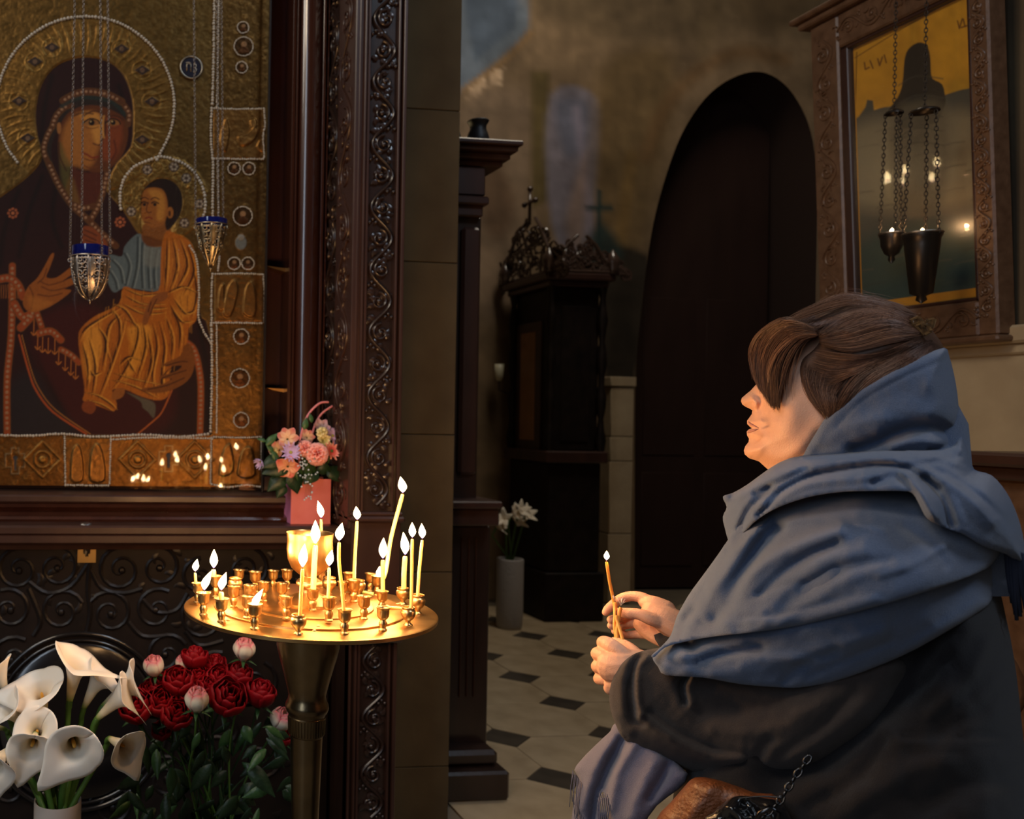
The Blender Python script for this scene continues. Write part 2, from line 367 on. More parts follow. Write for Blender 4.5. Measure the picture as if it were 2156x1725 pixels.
ra.c *= np.array([.95, 1.0, 1.08]); ra.c *= (.8+.4*vnoise(px, py/6, 22, 7))[:, None]; ra.c *= 1.0*(.55+.9*n1)[:, None]*(.8+.4*n2)[:, None]
me = bpy.data.meshes.new('wall_far'); me.from_pydata(V.tolist(), [], [tuple(f) for f in fs])
at = me.color_attributes.new('paint', 'FLOAT_COLOR', 'POINT'); at.data.foreach_set('color', np.concatenate([ra.c, ra.m[:, None]], 1).astype(np.float32).ravel())
FRES = paint_mat('faded_fresco', .8, bump=.2, bscale=60)
wf = struct(link('wall_far', me, FRES, None, False))
# reveal of the arch, its inner chamber
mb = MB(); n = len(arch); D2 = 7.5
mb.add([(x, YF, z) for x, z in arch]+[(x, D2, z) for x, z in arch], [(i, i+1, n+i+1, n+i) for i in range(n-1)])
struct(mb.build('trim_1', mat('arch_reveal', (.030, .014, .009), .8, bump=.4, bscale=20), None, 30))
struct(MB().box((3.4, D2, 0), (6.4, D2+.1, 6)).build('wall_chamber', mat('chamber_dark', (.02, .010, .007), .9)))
# dark wooden leaf standing open inside the arch
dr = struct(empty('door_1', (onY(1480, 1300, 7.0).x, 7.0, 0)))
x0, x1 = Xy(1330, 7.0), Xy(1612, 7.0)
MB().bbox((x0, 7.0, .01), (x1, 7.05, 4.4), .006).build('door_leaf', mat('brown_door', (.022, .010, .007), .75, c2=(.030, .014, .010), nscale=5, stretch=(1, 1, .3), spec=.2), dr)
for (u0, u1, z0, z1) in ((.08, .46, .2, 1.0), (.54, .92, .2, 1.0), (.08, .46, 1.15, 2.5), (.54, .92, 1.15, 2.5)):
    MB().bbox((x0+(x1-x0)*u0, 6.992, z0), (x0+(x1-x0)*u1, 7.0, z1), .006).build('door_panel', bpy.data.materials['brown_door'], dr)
# stone dado strip left of the arch
xs0, xs1 = Xy(1286, 6.45), Xy(1334, 6.45); zt = Zy(793, 6.45, 1310)
dd = struct(MB().box((xs0+.01, 6.462, 0), (xs1-.004, YF, zt-.01)).build('trim_2', MORTAR))
zz = [0, .55, 1.12, Zy(920, 6.45, 1310), zt-.08, zt]
for i in range(5):
    e = .012 if i == 4 else 0
    MB().bbox((xs0-e, 6.45-e, zz[i]+.003), (xs1+e, YF-.001, zz[i+1]-.003), .004).build('stone_block', STONE, dd)
# ---------------------------------------------------------------- right pier that carries the framed icon
XW = 2.8
YC = onX(1714, 700, XW).y
wr = struct(MB().box((XW+.012, .2, 0), (XW+1.0, YC-.012, 8)).build('wall_icon_pier', MORTAR))
zl = onX(2080, 742, XW).z
rows = [0, .45, .9, zl]
for i in range(3):
    yy = [.2, 1.0, 1.75, 2.5, YC] if i % 2 else [.2, .7, 1.4, 2.15, YC]
    for a, b in zip(yy, yy[1:]):
        MB().bbox((XW, a+.002, rows[i]+.002), (XW+.9, b-.002, rows[i+1]-.002), .003).build('stone_block', STONE, wr)
MB().box((XW+.004, .2, zl+.07), (XW+.9, YC, 8)).build('plaster_face', mat('umber_plaster', (.075, .05, .03), .9, bump=.5, bscale=22, c2=(.11, .08, .045), nscale=3), wr)
mb = MB(); mb.bbox((XW-.035, .2, zl+.02), (XW+.9, YC+.02, zl+.075), .008); mb.bbox((XW-.015, .2, zl-.012), (XW+.9, YC+.01, zl+.022), .006)
struct(mb.build('trim_3', STONE, None, 30))
# ================================================================ carved scroll helpers
def volute(mb, place, cu, cv, r0, turns, a0, sgn, tr, n=26, seg=6):
    pts = []; rad = []
    for i in range(n):
        t = i/(n-1); q = a0+sgn*turns*2*math.pi*t; r = r0*(1-t)**.8+r0*.06
        pts.append(place(cu+r*math.cos(q), cv+r*math.sin(q))); rad.append(tr*(1-.45*t))
    mb.tube(pts, rad, seg); mb.sph(pts[-1], tr*1.5, 6, 5)
def leaf(mb, place, u, v, L, ang, wd, tr):
    pts = []; rad = []
    for i in range(6):
        t = i/5; a = ang+.9*t*t; pts.append(place(u+L*t*math.cos(a), v+L*t*math.sin(a))); rad.append(max(tr*.25, wd*math.sin(math.pi*min(.97, .12+.85*t))))
    mb.tube(pts, rad, 6, flat=.55)
def rinceau(mb, place, W, v0, v1, tr, seed=0, period=None, dense=1):
    rs = random.Random(seed); per = period or W*1.15; n = max(1, int(round((v1-v0)/per))); per = (v1-v0)/n
    pts = []
    for i in range(n*10+1):
        t = i/10; pts.append(place(math.sin(t*math.pi)*W*.40, v0+per*t))
    mb.tube(pts, tr*1.0, 6)
    for k in range(n):
        s = 1 if k % 2 == 0 else -1; cv = v0+per*(k+.5)
        volute(mb, place, -s*W*.06, cv, W*.31, 1.35, math.pi*.5 if s > 0 else -math.pi*.5+math.pi, -s if s > 0 else 1, tr*.95)
        for j in range(4*dense):
            a = rs.uniform(0, 6.28); leaf(mb, place, s*W*.30*rs.uniform(.2, 1)*(1 if j % 2 else -1), cv+per*rs.uniform(-.5, .5), W*.26, a, tr*1.5, tr)
        for j in range(3): mb.sph(place(s*W*.33+tr*(j-1)*1.6, v0+per*k+tr*1.5*(j % 2)), tr*.95, 6, 5)
# ================================================================ shrine with carved columns around the big icon
XL = -1.9
shr = empty('icon_shrine', (-.6, 2.9, 0), 'dark carved wooden shrine with polished column and scroll borders around the large gold icon', 'shrine')
xR = Xy(745, YP)                                      # left edge of the portal's front
xRR = Xy(843, YP)
# back board and base
mb = MB(); mb.box((XL, 3.06, .0), (xR-.014, 3.115, 6.5)); mb.build('back_board', mat('dark_red_cloth', (.035, .004, .005), .75, c2=(.02, .003, .004), nscale=6), shr)
zt1, zb1 = Zy(1043, 2.82), Zy(1061, 2.82); zt2, zb2 = Zy(1108, 2.70, 400), Zy(1150, 2.70)
def rail(name, prof, m, x0=XL, x1=xR-.014):
    mb = MB(); mb.prism(prof, x0, x1, 'X'); return mb.build(name, m, shr, 25)
def rprof(Yf, zb, zt, Yb=3.05, r=.006):
    return [(Yb, zb), (Yf+r, zb), (Yf, zb+r), (Yf, zt-r), (Yf+r*.4, zt-r*.4), (Yf+r, zt), (Yb, zt)]
rail('upper_rail', rprof(2.82, zb1, zt1), WOODR)
za_ = zb1; zc = zt2
cove = [(3.05, zc), (2.80, zc), (2.795, zc+.008), (2.80, zc+.016), (2.835, zc+.022), (2.85, (zc+za_)/2), (2.843, za_-.02), (2.832, za_-.014), (2.828, za_-.002), (2.835, za_), (3.05, za_)]
rail('cove_moulding', cove, WOODP)
rail('lower_ledge', [(3.05, zb2-.02), (2.76, zb2-.02), (2.75, zb2-.004), (2.715, zb2), (2.70, zb2+.01), (2.70, zb2+.03), (2.708, zb2+.034), (2.70, zb2+.038), (2.70, zt2-.006), (2.706, zt2), (3.05, zt2)], WOODR)
YB = 2.80
MB().box((XL, YB, 0), (xR-.014, 3.05, zb2-.02)).build('base_panel', WOODB, shr)
# scrollwork of the base panel: volutes in pairs, the big ring with its dish
pl = lambda u, v: Vector((u, YB+.0015, v))
def bpx(px, py): q = onY(px, py, YB-.004); return q.x, q.z
sc = MB(); k = 1/1850*2.9
for (px, py, r, tn, a0, sg) in ((40, 1200, 42, 1.5, 1.6, 1), (120, 1195, 40, 1.4, 1.2, -1), (255, 1200, 44, 1.6, 1.7, 1), (335, 1195, 40, 1.4, 1.4, -1), (420, 1215, 36, 1.3, 1.5, 1), (520, 1200, 44, 1.5, 1.2, -1),
      (130, 1288, 42, 1.6, .4, 1), (232, 1292, 44, 1.6, 2.6, -1), (330, 1285, 42, 1.4, 1.0, 1), (20, 1285, 40, 1.4, 2, -1), (430, 1300, 46, 1.5, 2.2, 1), (530, 1310, 40, 1.5, 1.5, -1), (25, 1390, 44, 1.5, 1, 1),
      (22, 1660, 38, 1.6, .5, 1), (235, 1700, 44, 1.6, 2.8, -1), (350, 1380, 42, 1.4, .5, 1), (350, 1640, 44, 1.5, 2.2, -1), (450, 1420, 44, 1.5, 1.2, 1), (540, 1440, 44, 1.4, 1.2, -1), (450, 1600, 48, 1.4, .4, 1), (550, 1600, 44, 1.4, .9, -1), (-60, 1240, 44, 1.5, .3, 1), (-50, 1400, 46, 1.5, 1.3, -1), (-60, 1560, 46, 1.5, 1, 1), (640, 1440, 34, 1.4, 1, 1), (640, 1560, 34, 1.4, 2, -1), (640, 1660, 34, 1.4, 1, 1), (600, 1250, 34, 1.4, 2, -1)):
    u, v = bpx(px, py); volute(sc, pl, u, v, r*k, tn, a0, sg, .0085)
for pp in ([(60, 1240), (75, 1275), (85, 1310), (70, 1340)], [(190, 1180), (185, 1240), (190, 1290), (182, 1335)], [(60, 1225), (100, 1250), (150, 1235), (190, 1180)], [(300, 1240), (260, 1250), (215, 1240), (190, 1200)],
           [(300, 1262), (330, 1290), (372, 1285), (395, 1250)], [(270, 1310), (300, 1340), (345, 1340)], [(390, 1330), (420, 1360), (470, 1350)], [(480, 1250), (505, 1275), (560, 1262)], [(360, 1450), (380, 1520), (360, 1590)], [(470, 1490), (500, 1540), (470, 1580)]):
    sc.tube([pl(*bpx(*q)) for q in cat_rom(pp, 4)], .0085, 6)
rl = random.Random(3)
for i in range(70):
    px, py = rl.uniform(-60, 660), rl.uniform(1165, 1330) if i < 40 else rl.uniform(1340, 1720)
    if math.hypot(px-168, py-1520) < 190: continue
    u, v = bpx(px, py); leaf(sc, pl, u, v, rl.uniform(.03, .05), rl.uniform(0, 6.28), .011, .004)
sc.build('scrollwork', mat('dull_black_carving', (.008, .0055, .005), .4, spec=.4, bump=.3, bscale=60), shr, 50)['kind'] = 'stuff'
u, v = bpx(166, 1520); Rr = 178*k
GL = mat('black_gloss_wood', (.010, .008, .008), .22, coat=.7, coat_rough=.12)
MB().torus((u, YB-.006, v), Rr, .008, 'Y', 60, 8).torus((u, YB-.006, v), Rr*.925, .0055, 'Y', 60, 8).build('ring_moulding', GL, shr, True)
MB().lathe([(.002, YB-.001), (Rr*.5, YB-.003), (Rr*.86, YB-.012), (Rr*.9, YB-.002)], (u, 0, v), 48, 'Y').build('dished_panel', GL, shr, True)
# brass keyhole plate and the oval nut on the ledge
a = onY(163, 1185, 2.70); b = onY(202, 1156, 2.70); w3 = (b.x-a.x)/3; yk = 2.79
a = onY(163, 1185, yk); b = onY(202, 1156, yk)
MB().prism([(a.x, a.z), (b.x, a.z), (b.x, b.z), (b.x-w3*.95, b.z), (b.x-w3*.95, b.z-.016), (b.x-w3*1.25, b.z-.016), (b.x-w3*1.25, b.z-.024), (a.x+w3*1.25, b.z-.024), (a.x+w3*1.25, b.z-.016), (a.x+w3*.95, b.z-.016), (a.x+w3*.95, b.z), (a.x, b.z)], yk-.002, yk+.012, 'Y').build('keyhole_plate', mat('old_brass_plate', (.45, .30, .12), .38, 1.0), shr, 20)
q = onY(181, 1104, 2.725)
tag(MB().lathe([(.0, .006), (.010, .0055), (.017, .003), (.019, 0)], (q.x, 2.735, zt2), 16).build('metal_nut', mat('grey_steel', (.45, .45, .46), .3, 1.0), None, 40), 'small grey metal cap lying on the dark ledge under the gold icon', 'cap')
# half-round polished column with fillets
cx, cy = Xy(640, 2.95), 2.96
rc = (Xy(668, 2.92)-Xy(614, 2.92))/2
zc0 = zt1
MB().lathe([(rc, zc0+.03), (rc, 6.4)], (cx, cy, 0), 28).build('column', WOODP, shr, True)
MB().lathe([(rc*1.25, zc0), (rc*1.28, zc0+.012), (rc*1.1, zc0+.02), (rc*1.02, zc0+.03)], (cx, cy, 0), 28).build('column_base', WOODP, shr, True)
for nm, pa, pb, Yf in (('fillet', 604, 611, 2.935), ('fillet', 613, 617, 2.925), ('fillet', 668, 674, 2.925), ('fillet', 677, 681, 2.935)):
    MB().bbox((Xy(pa, Yf), Yf, zc0), (Xy(pb, Yf), 3.05, 6.4), .0015).build(nm, WOODP, shr, 30)
# metal clips on the dark cloth
for py in (566, 820):
    q = onY(558, py, 3.03); e = onY(601, py+3, 3.0)
    MB().prism([(q.x, q.z+.004), (e.x, e.z+.006), (e.x, e.z-.007), (q.x+.02, q.z-.003)], 2.995, 3.058, 'Y').build('clip', mat('gilt_clip', (.5, .28, .1), .35, 1.0), shr, False)
# left column of the same shrine (outside the photograph)
MB().lathe([(rc, zc0), (rc, 6.4)], (-1.62, cy, 0), 28).build('column', WOODP, shr, True)
MB().box((XL-.02, 2.62, 0), (-1.70, 3.10, 6.5)).build('side_pilaster', WOOD, shr)
# ---------------------------------------------------------------- carved portal pilaster at the right
por = empty('carved_pilaster', ((xR+xRR)/2, YP, 0), 'tall dark wooden pilaster with carved vine scrolls, right of the polished column', 'pilaster')
zA, zB = Zy(1078, YP, 800), Zy(1350, YP, 800)
MB().box((xR, YP+.012, 0), (xRR, 3.10, 6.5)).build('core', WOOD, por)
def strip(pa, pb, Yf, z0, z1, c=.002, m=WOOD, nm='moulding'):
    MB().bbox((Xy(pa, YP), Yf, z0), (Xy(pb, YP), YP+.05, z1), c).build(nm, m, por, 30)
for z0, z1 in ((zA, 6.5), (0, zB)):
    for pa, pb, dy in ((745, 750, .008), (755, 760, .0), (762, 768, .004), (826, 831, .002), (836, 843, -.004)):
        strip(pa, pb, YP+dy-.006, z0, z1, m=WOODR)
MB().bbox((xR-.004, YP-.012, zB), (xRR+.004, YP+.2, zA-.03), .003).bbox((xR-.012, YP-.03, zA-.03), (xRR+.012, YP+.2, zA-.012), .006).bbox((xR-.008, YP-.02, zA-.012), (xRR+.008, YP+.2, zA), .004).bbox((xR-.010, YP-.026, zB+.12), (xRR+.010, YP+.2, zB+.135), .005).bbox((xR-.012, YP-.028, zB), (xRR+.012, YP+.2, zB+.02), .005).build('pedestal_block', WOODR, por, 30)
cxp = (Xy(770, YP)+Xy(825, YP))/2; Wp = Xy(825, YP)-Xy(770, YP)
pf = lambda u, v: Vector((cxp+u, YP+.008, v))
s1 = MB(); rinceau(s1, pf, Wp, zA+.02, 3.3, .0062, 5, dense=2); rinceau(s1, pf, Wp, .2, zB-.02, .0062, 6, dense=2)
s1.build('vine_carving', WOODC if 'WOODC' in globals() else WOOD, por, 60)
# left side of the pilaster: ornate edge strip, then a deeper carved band
e0, e1 = YP+.005, onX(708, 870, xR).y
MB().bbox((xR-.012, e0, zt2), (xR+.02, e1, 6.5), .003).build('edge_strip', WOODR, por, 30)
ps = lambda u, v: Vector((xR-.013, (e0+e1)/2+u, v))
s2 = MB(); rinceau(s2, ps, (e1-e0)*.8, zt2+.02, 3.3, .0052, 9, dense=2); s2.build('edge_carving', WOODR, por, 60)
ps2 = lambda u, v: Vector((xR-.002, (e1+2.99)/2+u, v))
s3 = MB(); rinceau(s3, ps2, (2.99-e1)*.8, zt2+.02, 3.3, .006, 12, dense=2); s3.build('recess_carving', WOOD, por, 60)
# ---------------------------------------------------------------- dark pier of panelled wood beyond, with cornice and jar
YD = 3.30
wp = empty('wooden_pier', (Xy(985, YD), YD, 0), 'dark red-brown panelled wooden pier with stepped cornice beyond the plaster pillar', 'pier')
x0 = XPR+.003
def zd(py, Y=YD, px=1000): return onY(px, py, Y).z
def blk(nm, px1, pya, pyb, Yf, m=WOODR, c=.006):
    MB().bbox((x0, Yf, zd(pyb, Yf)), (onY(px1, (pya+pyb)/2, Yf).x, 3.47, zd(pya, Yf)), c).build(nm, m, wp, 30)
prof = [(1067, 308), (1067, 315), (1050, 330), (1046, 338), (1043, 350)]
mb = MB()
for (pa, ya, pb, yb) in ((1067, 308, 1064, 318), (1062, 318, 1055, 328), (1054, 328, 1047, 340), (1046, 340, 1043, 351)):
    mb.bbox((x0, YD-.10+(1067-pa)*.004, zd(yb)), (Xy(pa, YD), 3.47, zd(ya)), .004)
mb.build('cornice', WOODR, wp, 30)
blk('frieze', 1023, 351, 412, YD-.02); blk('astragal', 1031, 412, 430, YD-.05); blk('necking', 1018, 430, 456, YD-.03)
blk('upper_shaft', 1009, 456, 1056, YD, WOOD)
blk('middle_ledge', 1060, 1056, 1072, YD-.13); blk('ledge_fascia', 1052, 1072, 1108, YD-.10)
blk('pedestal', 1029, 1108, 1600, YD-.02, WOOD)
for pa, pb in ((975, 978), (990, 993), (1005, 1008)):
    MB().bbox((Xy(pa, YD-.02), YD-.028, .35), (Xy(pb, YD-.02), YD, zd(1130)), .002).build('flute', WOODR, wp, 30)
MB().bbox((Xy(963, YD), YD-.02, zd(1000)), (Xy(1003, YD), YD+.01, zd(480)), .012).build('panel', WOODR, wp, 30)
MB().bbox((x0, 3.14, 0), (onY(1074, 1650, 3.14).x, 3.47, .11), .01).bbox((x0, 3.19, .11), (onY(1050, 1620, 3.19).x, 3.47, .17), .015).build('plinth', WOOD, wp, 30)
cz = zd(306); c0 = onY(1006, 300, YD+.1)
rk = (YD+.1)/1850*1.02
MB().lathe([(0, cz), (15*rk, cz), (17*rk, cz+4*rk), (23*rk, cz+20*rk), (24*rk, cz+30*rk), (21*rk, cz+42*rk), (17*rk, cz+52*rk), (17.5*rk, cz+60*rk), (21*rk, cz+66*rk), (23*rk, cz+69*rk), (21*rk, cz+71*rk), (17*rk, cz+70*rk), (15*rk, cz+55*rk), (0, cz+50*rk)], (c0.x, c0.y, 0), 24).build('jar', mat('black_clay', (.012, .010, .010), .5), None, True)
o = bpy.data.objects['jar']; tag(o, 'black clay jar standing on top of the dark wooden pier cornice', 'jar')
c1 = onY(960, 300, YD+.1)
MB().lathe([(0, cz), (14*rk, cz), (22*rk, cz+15*rk), (14*rk, cz+48*rk), (0, cz+50*rk)], (c1.x-.015, c1.y, 0), 20).build('jar', bpy.data.materials['black_clay'], None, True)
tag(bpy.data.objects['jar.001'], 'black jar mostly hidden behind the plaster pillar edge, left of the other jar', 'jar')
# ================================================================ brass candle stand
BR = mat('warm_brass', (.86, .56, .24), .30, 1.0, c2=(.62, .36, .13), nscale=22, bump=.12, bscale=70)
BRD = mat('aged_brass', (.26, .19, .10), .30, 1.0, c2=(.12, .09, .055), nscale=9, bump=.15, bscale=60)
WAX = mat('honey_wax', (.92, .66, .26), .42, sss=.0, emit=.0)
for m_ in (WAX,):
    b_ = m_.node_tree.nodes['Principled BSDF']; b_.inputs['Subsurface Weight'].default_value = .6; b_.inputs['Subsurface Radius'].default_value = (.02, .010, .004); b_.inputs['Subsurface Scale'].default_value = 1
FLM = bpy.data.materials.new('flame'); FLM.use_nodes = True
nt = FLM.node_tree; nt.nodes.clear()
o_ = nt.nodes.new('ShaderNodeOutputMaterial'); e_ = nt.nodes.new('ShaderNodeEmission'); tc = nt.nodes.new('ShaderNodeTexCoord'); sx = nt.nodes.new('ShaderNodeSeparateXYZ'); rp = nt.nodes.new('ShaderNodeValToRGB')
nt.links.new(tc.outputs['Generated'], sx.inputs[0]); nt.links.new(sx.outputs['Z'], rp.inputs[0])
rp.color_ramp.elements[0].color = (.12, .16, .9, 1); rp.color_ramp.elements[0].position = .0
rp.color_ramp.elements[1].color = (1, .62, .22, 1); rp.color_ramp.elements[1].position = 1
for p_, c_ in ((.12, (.9, .45, .2, 1)), (.3, (1, .78, .42, 1)), (.7, (1, .74, .36, 1))):
    el = rp.color_ramp.elements.new(p_); el.color = c_
mm = nt.nodes.new('ShaderNodeMapRange'); mm.inputs[1].default_value = 0; mm.inputs[2].default_value = .25; mm.inputs[3].default_value = 1.5; mm.inputs[4].default_value = 26
nt.links.new(sx.outputs['Z'], mm.inputs[0]); nt.links.new(rp.outputs[0], e_.inputs[0]); nt.links.new(mm.outputs[0], e_.inputs[1]); nt.links.new(e_.outputs[0], o_.inputs[0])
WICK = mat('wick', (.04, .02, .01), .9)

TC = P(650, 1280, 1.76); TZ = TC.z; TR = .25
st = empty('candle_stand', (TC.x, TC.y, 0), 'round brass candle stand on a tall flared column, holding many thin lit candles', 'candle stand')
c0 = (TC.x, TC.y, 0)
MB().lathe([(0, TZ-.010), (TR-.004, TZ-.010), (TR, TZ-.008), (TR, TZ-.002), (TR-.003, TZ), (0, TZ)], c0, 96).build('tray', BR, st, 40)
MB().lathe([(0, TZ), (.190, TZ), (.190, TZ+.0035), (.188, TZ+.005), (0, TZ+.005)], c0, 96).build('raised_disc', BR, st, 40)
MB().lathe([(0, TZ+.005), (.128, TZ+.005), (.128, TZ+.008), (.126, TZ+.009), (0, TZ+.009)], c0, 80).build('middle_disc', BR, st, 40)
k = 1.76/1850
# column (outline read from the photograph: radius, height below the tray)
zy = lambda py: P(650, py, 1.76).z
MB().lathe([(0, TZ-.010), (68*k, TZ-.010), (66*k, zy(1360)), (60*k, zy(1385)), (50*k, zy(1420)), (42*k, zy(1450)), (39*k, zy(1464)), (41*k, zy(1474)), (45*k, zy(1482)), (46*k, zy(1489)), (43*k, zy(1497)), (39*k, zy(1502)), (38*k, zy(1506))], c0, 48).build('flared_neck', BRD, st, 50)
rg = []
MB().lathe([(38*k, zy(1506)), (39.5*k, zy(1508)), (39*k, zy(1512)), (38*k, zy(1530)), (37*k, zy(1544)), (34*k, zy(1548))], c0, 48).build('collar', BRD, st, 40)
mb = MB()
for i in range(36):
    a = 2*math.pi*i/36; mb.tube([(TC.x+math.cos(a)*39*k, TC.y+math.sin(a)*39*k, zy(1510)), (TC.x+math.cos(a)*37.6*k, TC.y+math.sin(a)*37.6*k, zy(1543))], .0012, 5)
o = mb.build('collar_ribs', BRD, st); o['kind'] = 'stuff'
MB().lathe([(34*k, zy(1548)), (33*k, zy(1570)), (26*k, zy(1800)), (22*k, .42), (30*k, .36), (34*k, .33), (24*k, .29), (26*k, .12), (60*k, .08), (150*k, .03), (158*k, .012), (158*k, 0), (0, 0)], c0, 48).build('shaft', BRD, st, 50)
# goblet oil cup in the middle
zc = lambda py: P(650, py, 1.76).z
gob = [(0, TZ+.009), (56*k, TZ+.009), (58*k, TZ+.014), (40*k, TZ+.022), (22*k, TZ+.030), (17*k, zc(1240)), (19*k, zc(1236)), (27*k, zc(1232)), (28*k, zc(1227)), (24*k, zc(1221)), (14*k, zc(1216)), (13*k, zc(1213)), (24*k, zc(1208)), (38*k, zc(1196)), (46*k, zc(1178)), (48.5*k, zc(1158)), (47.5*k, zc(1138)), (49*k, zc(1124)), (49.6*k, zc(1122)), (48*k, zc(1124)), (46*k, zc(1140)), (46*k, zc(1160)), (40*k, zc(1186)), (0, zc(1196))]
MB().lathe(gob, c0, 48).build('goblet', BR, st, 50)
# small turned sockets
def sockprof(r, h, kind=0):
    if kind == 0: p = [(0, 0), (.55, 0), (.62, .06), (.42, .12), (.55, .24), (.60, .32), (.46, .42), (.40, .46), (.62, .52), (.84, .62), (.86, .84), (.90, .93), (1.06, .98), (1.08, 1.0), (.98, 1.0), (.78, .93), (.74, .70), (0, .66)]
    else: p = [(0, 0), (.62, 0), (.60, .05), (.34, .14), (.36, .24), (.7, .36), (.95, .52), (1.02, .68), (.94, .80), (.80, .86), (.82, .92), (.90, .96), (.86, 1.0), (.72, .98), (.66, .8), (0, .75)]
    return [(a*r, b*h) for a, b in p]
smesh = [None, None]; mb = MB().lathe(sockprof(.0128, .043, 0), n=20); s0 = mb.build('candle_socket', BR, None, 50, origin=(0, 0, 0)); smesh[0] = s0.data
mb = MB().lathe(sockprof(.0145, .036, 1), n=20); s1_ = mb.build('candle_socket', BR, None, 50, origin=(0, 0, 0)); smesh[1] = s1_.data
bpy.data.objects.remove(s0); bpy.data.objects.remove(s1_)
SK = [(428, 1296, 0), (466, 1310, 0), (536, 1325, 0), (628, 1335, 1), (725, 1335, 0), (806, 1328, 0), (859, 1316, 1), (879, 1292, 1), (416, 1270, 0), (454, 1258, 0),
      (492, 1279, 0), (495, 1254, 1), (526, 1281, 0), (503, 1240, 0), (537, 1248, 0), (555, 1267, 0), (575, 1240, 0), (604, 1241, 0), (593, 1271, 0), (602, 1303, 0), (658, 1286, 0), (692, 1308, 0),
      (766, 1304, 0), (722, 1266, 0), (693, 1252, 1), (735, 1250, 0), (755, 1256, 1), (794, 1255, 0), (804, 1287, 0), (848, 1272, 1), (799, 1240, 0), (676, 1240, 0), (520, 1302, 0), (745, 1268, 0)]
SP = []
for (px, py, kd) in SK:
    z = TZ+.0005; q = onZ(px, py, z); r = math.hypot(q.x-TC.x, q.y-TC.y)
    if r > TR-.014: f = (TR-.014)/r; q = Vector((TC.x+(q.x-TC.x)*f, TC.y+(q.y-TC.y)*f, z)); r = TR-.014
    if r < .187: z = TZ+.005; q = onZ(px, py, z)
    if r < .124: z = TZ+.009; q = onZ(px, py, z)
    o = bpy.data.objects.new('candle_socket', smesh[kd]); col.objects.link(o); o.parent = st; o.location = Vector((q.x, q.y, z-.0004))-wloc(st)
    o.rotation_euler = (0, 0, random.uniform(0, 6)); sc_ = random.uniform(.92, 1.08); o.scale = (sc_, sc_, sc_)
    SP.append(Vector((q.x, q.y, z)))
def flame_mesh(mb, base, h, w, lean=(0, 0)):
    pr = [(0.02, 0), (.30, .06), (.62, .16), (.92, .30), (1.0, .40), (.88, .55), (.60, .72), (.32, .86), (.12, .95), (.0, 1.0)]
    n = 12; vs = []
    for r_, t in pr:
        for j in range(n):
            a = 2*math.pi*j/n; vs.append((base[0]+lean[0]*t*t+math.cos(a)*r_*w/2, base[1]+math.sin(a)*r_*w/2, base[2]+h*t))
    m_ = len(pr); fs = [(i*n+j, i*n+(j+1) % n, (i+1)*n+(j+1) % n, (i+1)*n+j) for i in range(m_-1) for j in range(n)]
    return mb.add(vs, fs)
def candle(pts, w, fl, label, group=None, power=1.5, lit=True, d=None, name='candle', matl=None):
    """pts: world points bottom to top; w width in metres; fl=(height, width, lean)"""
    base = pts[0]; root = empty(name, base, label, 'candle', group)
    cr = cat_rom([np.array(p) for p in pts], 5)
    MB().tube(cr, [w/2]*(len(cr)-1)+[w*.40], 12).build('wax_stem', matl or WAX, root, 50)
    t = Vector(cr[-1]); dirv = (Vector(cr[-1])-Vector(cr[-2])).normalized()
    MB().tube([t-dirv*.002, t+dirv*.004, t+dirv*.008+Vector((.001, 0, 0))], .0007, 5).build('wick', WICK, root)
    if lit:
        h, fw, ln = fl
        flame_mesh(MB(), t+Vector((0, 0, .0035)), h, fw, (ln, 0)).build('flame', FLM, root, True)
        bpy.data.objects
        f_ = [c for c in root.children if c.name.startswith('flame')][-1]
        f_.visible_shadow = False
        l = bpy.data.lights.new('flame_light', 'POINT'); l.energy = power; l.color = (1.0, .53, .21); l.shadow_soft_size = .006
        lo = bpy.data.objects.new('flame_light', l); col.objects.link(lo); lo.location = t+Vector((ln*.4, 0, .0035+h*.55))
        l.use_shadow = True
    return root
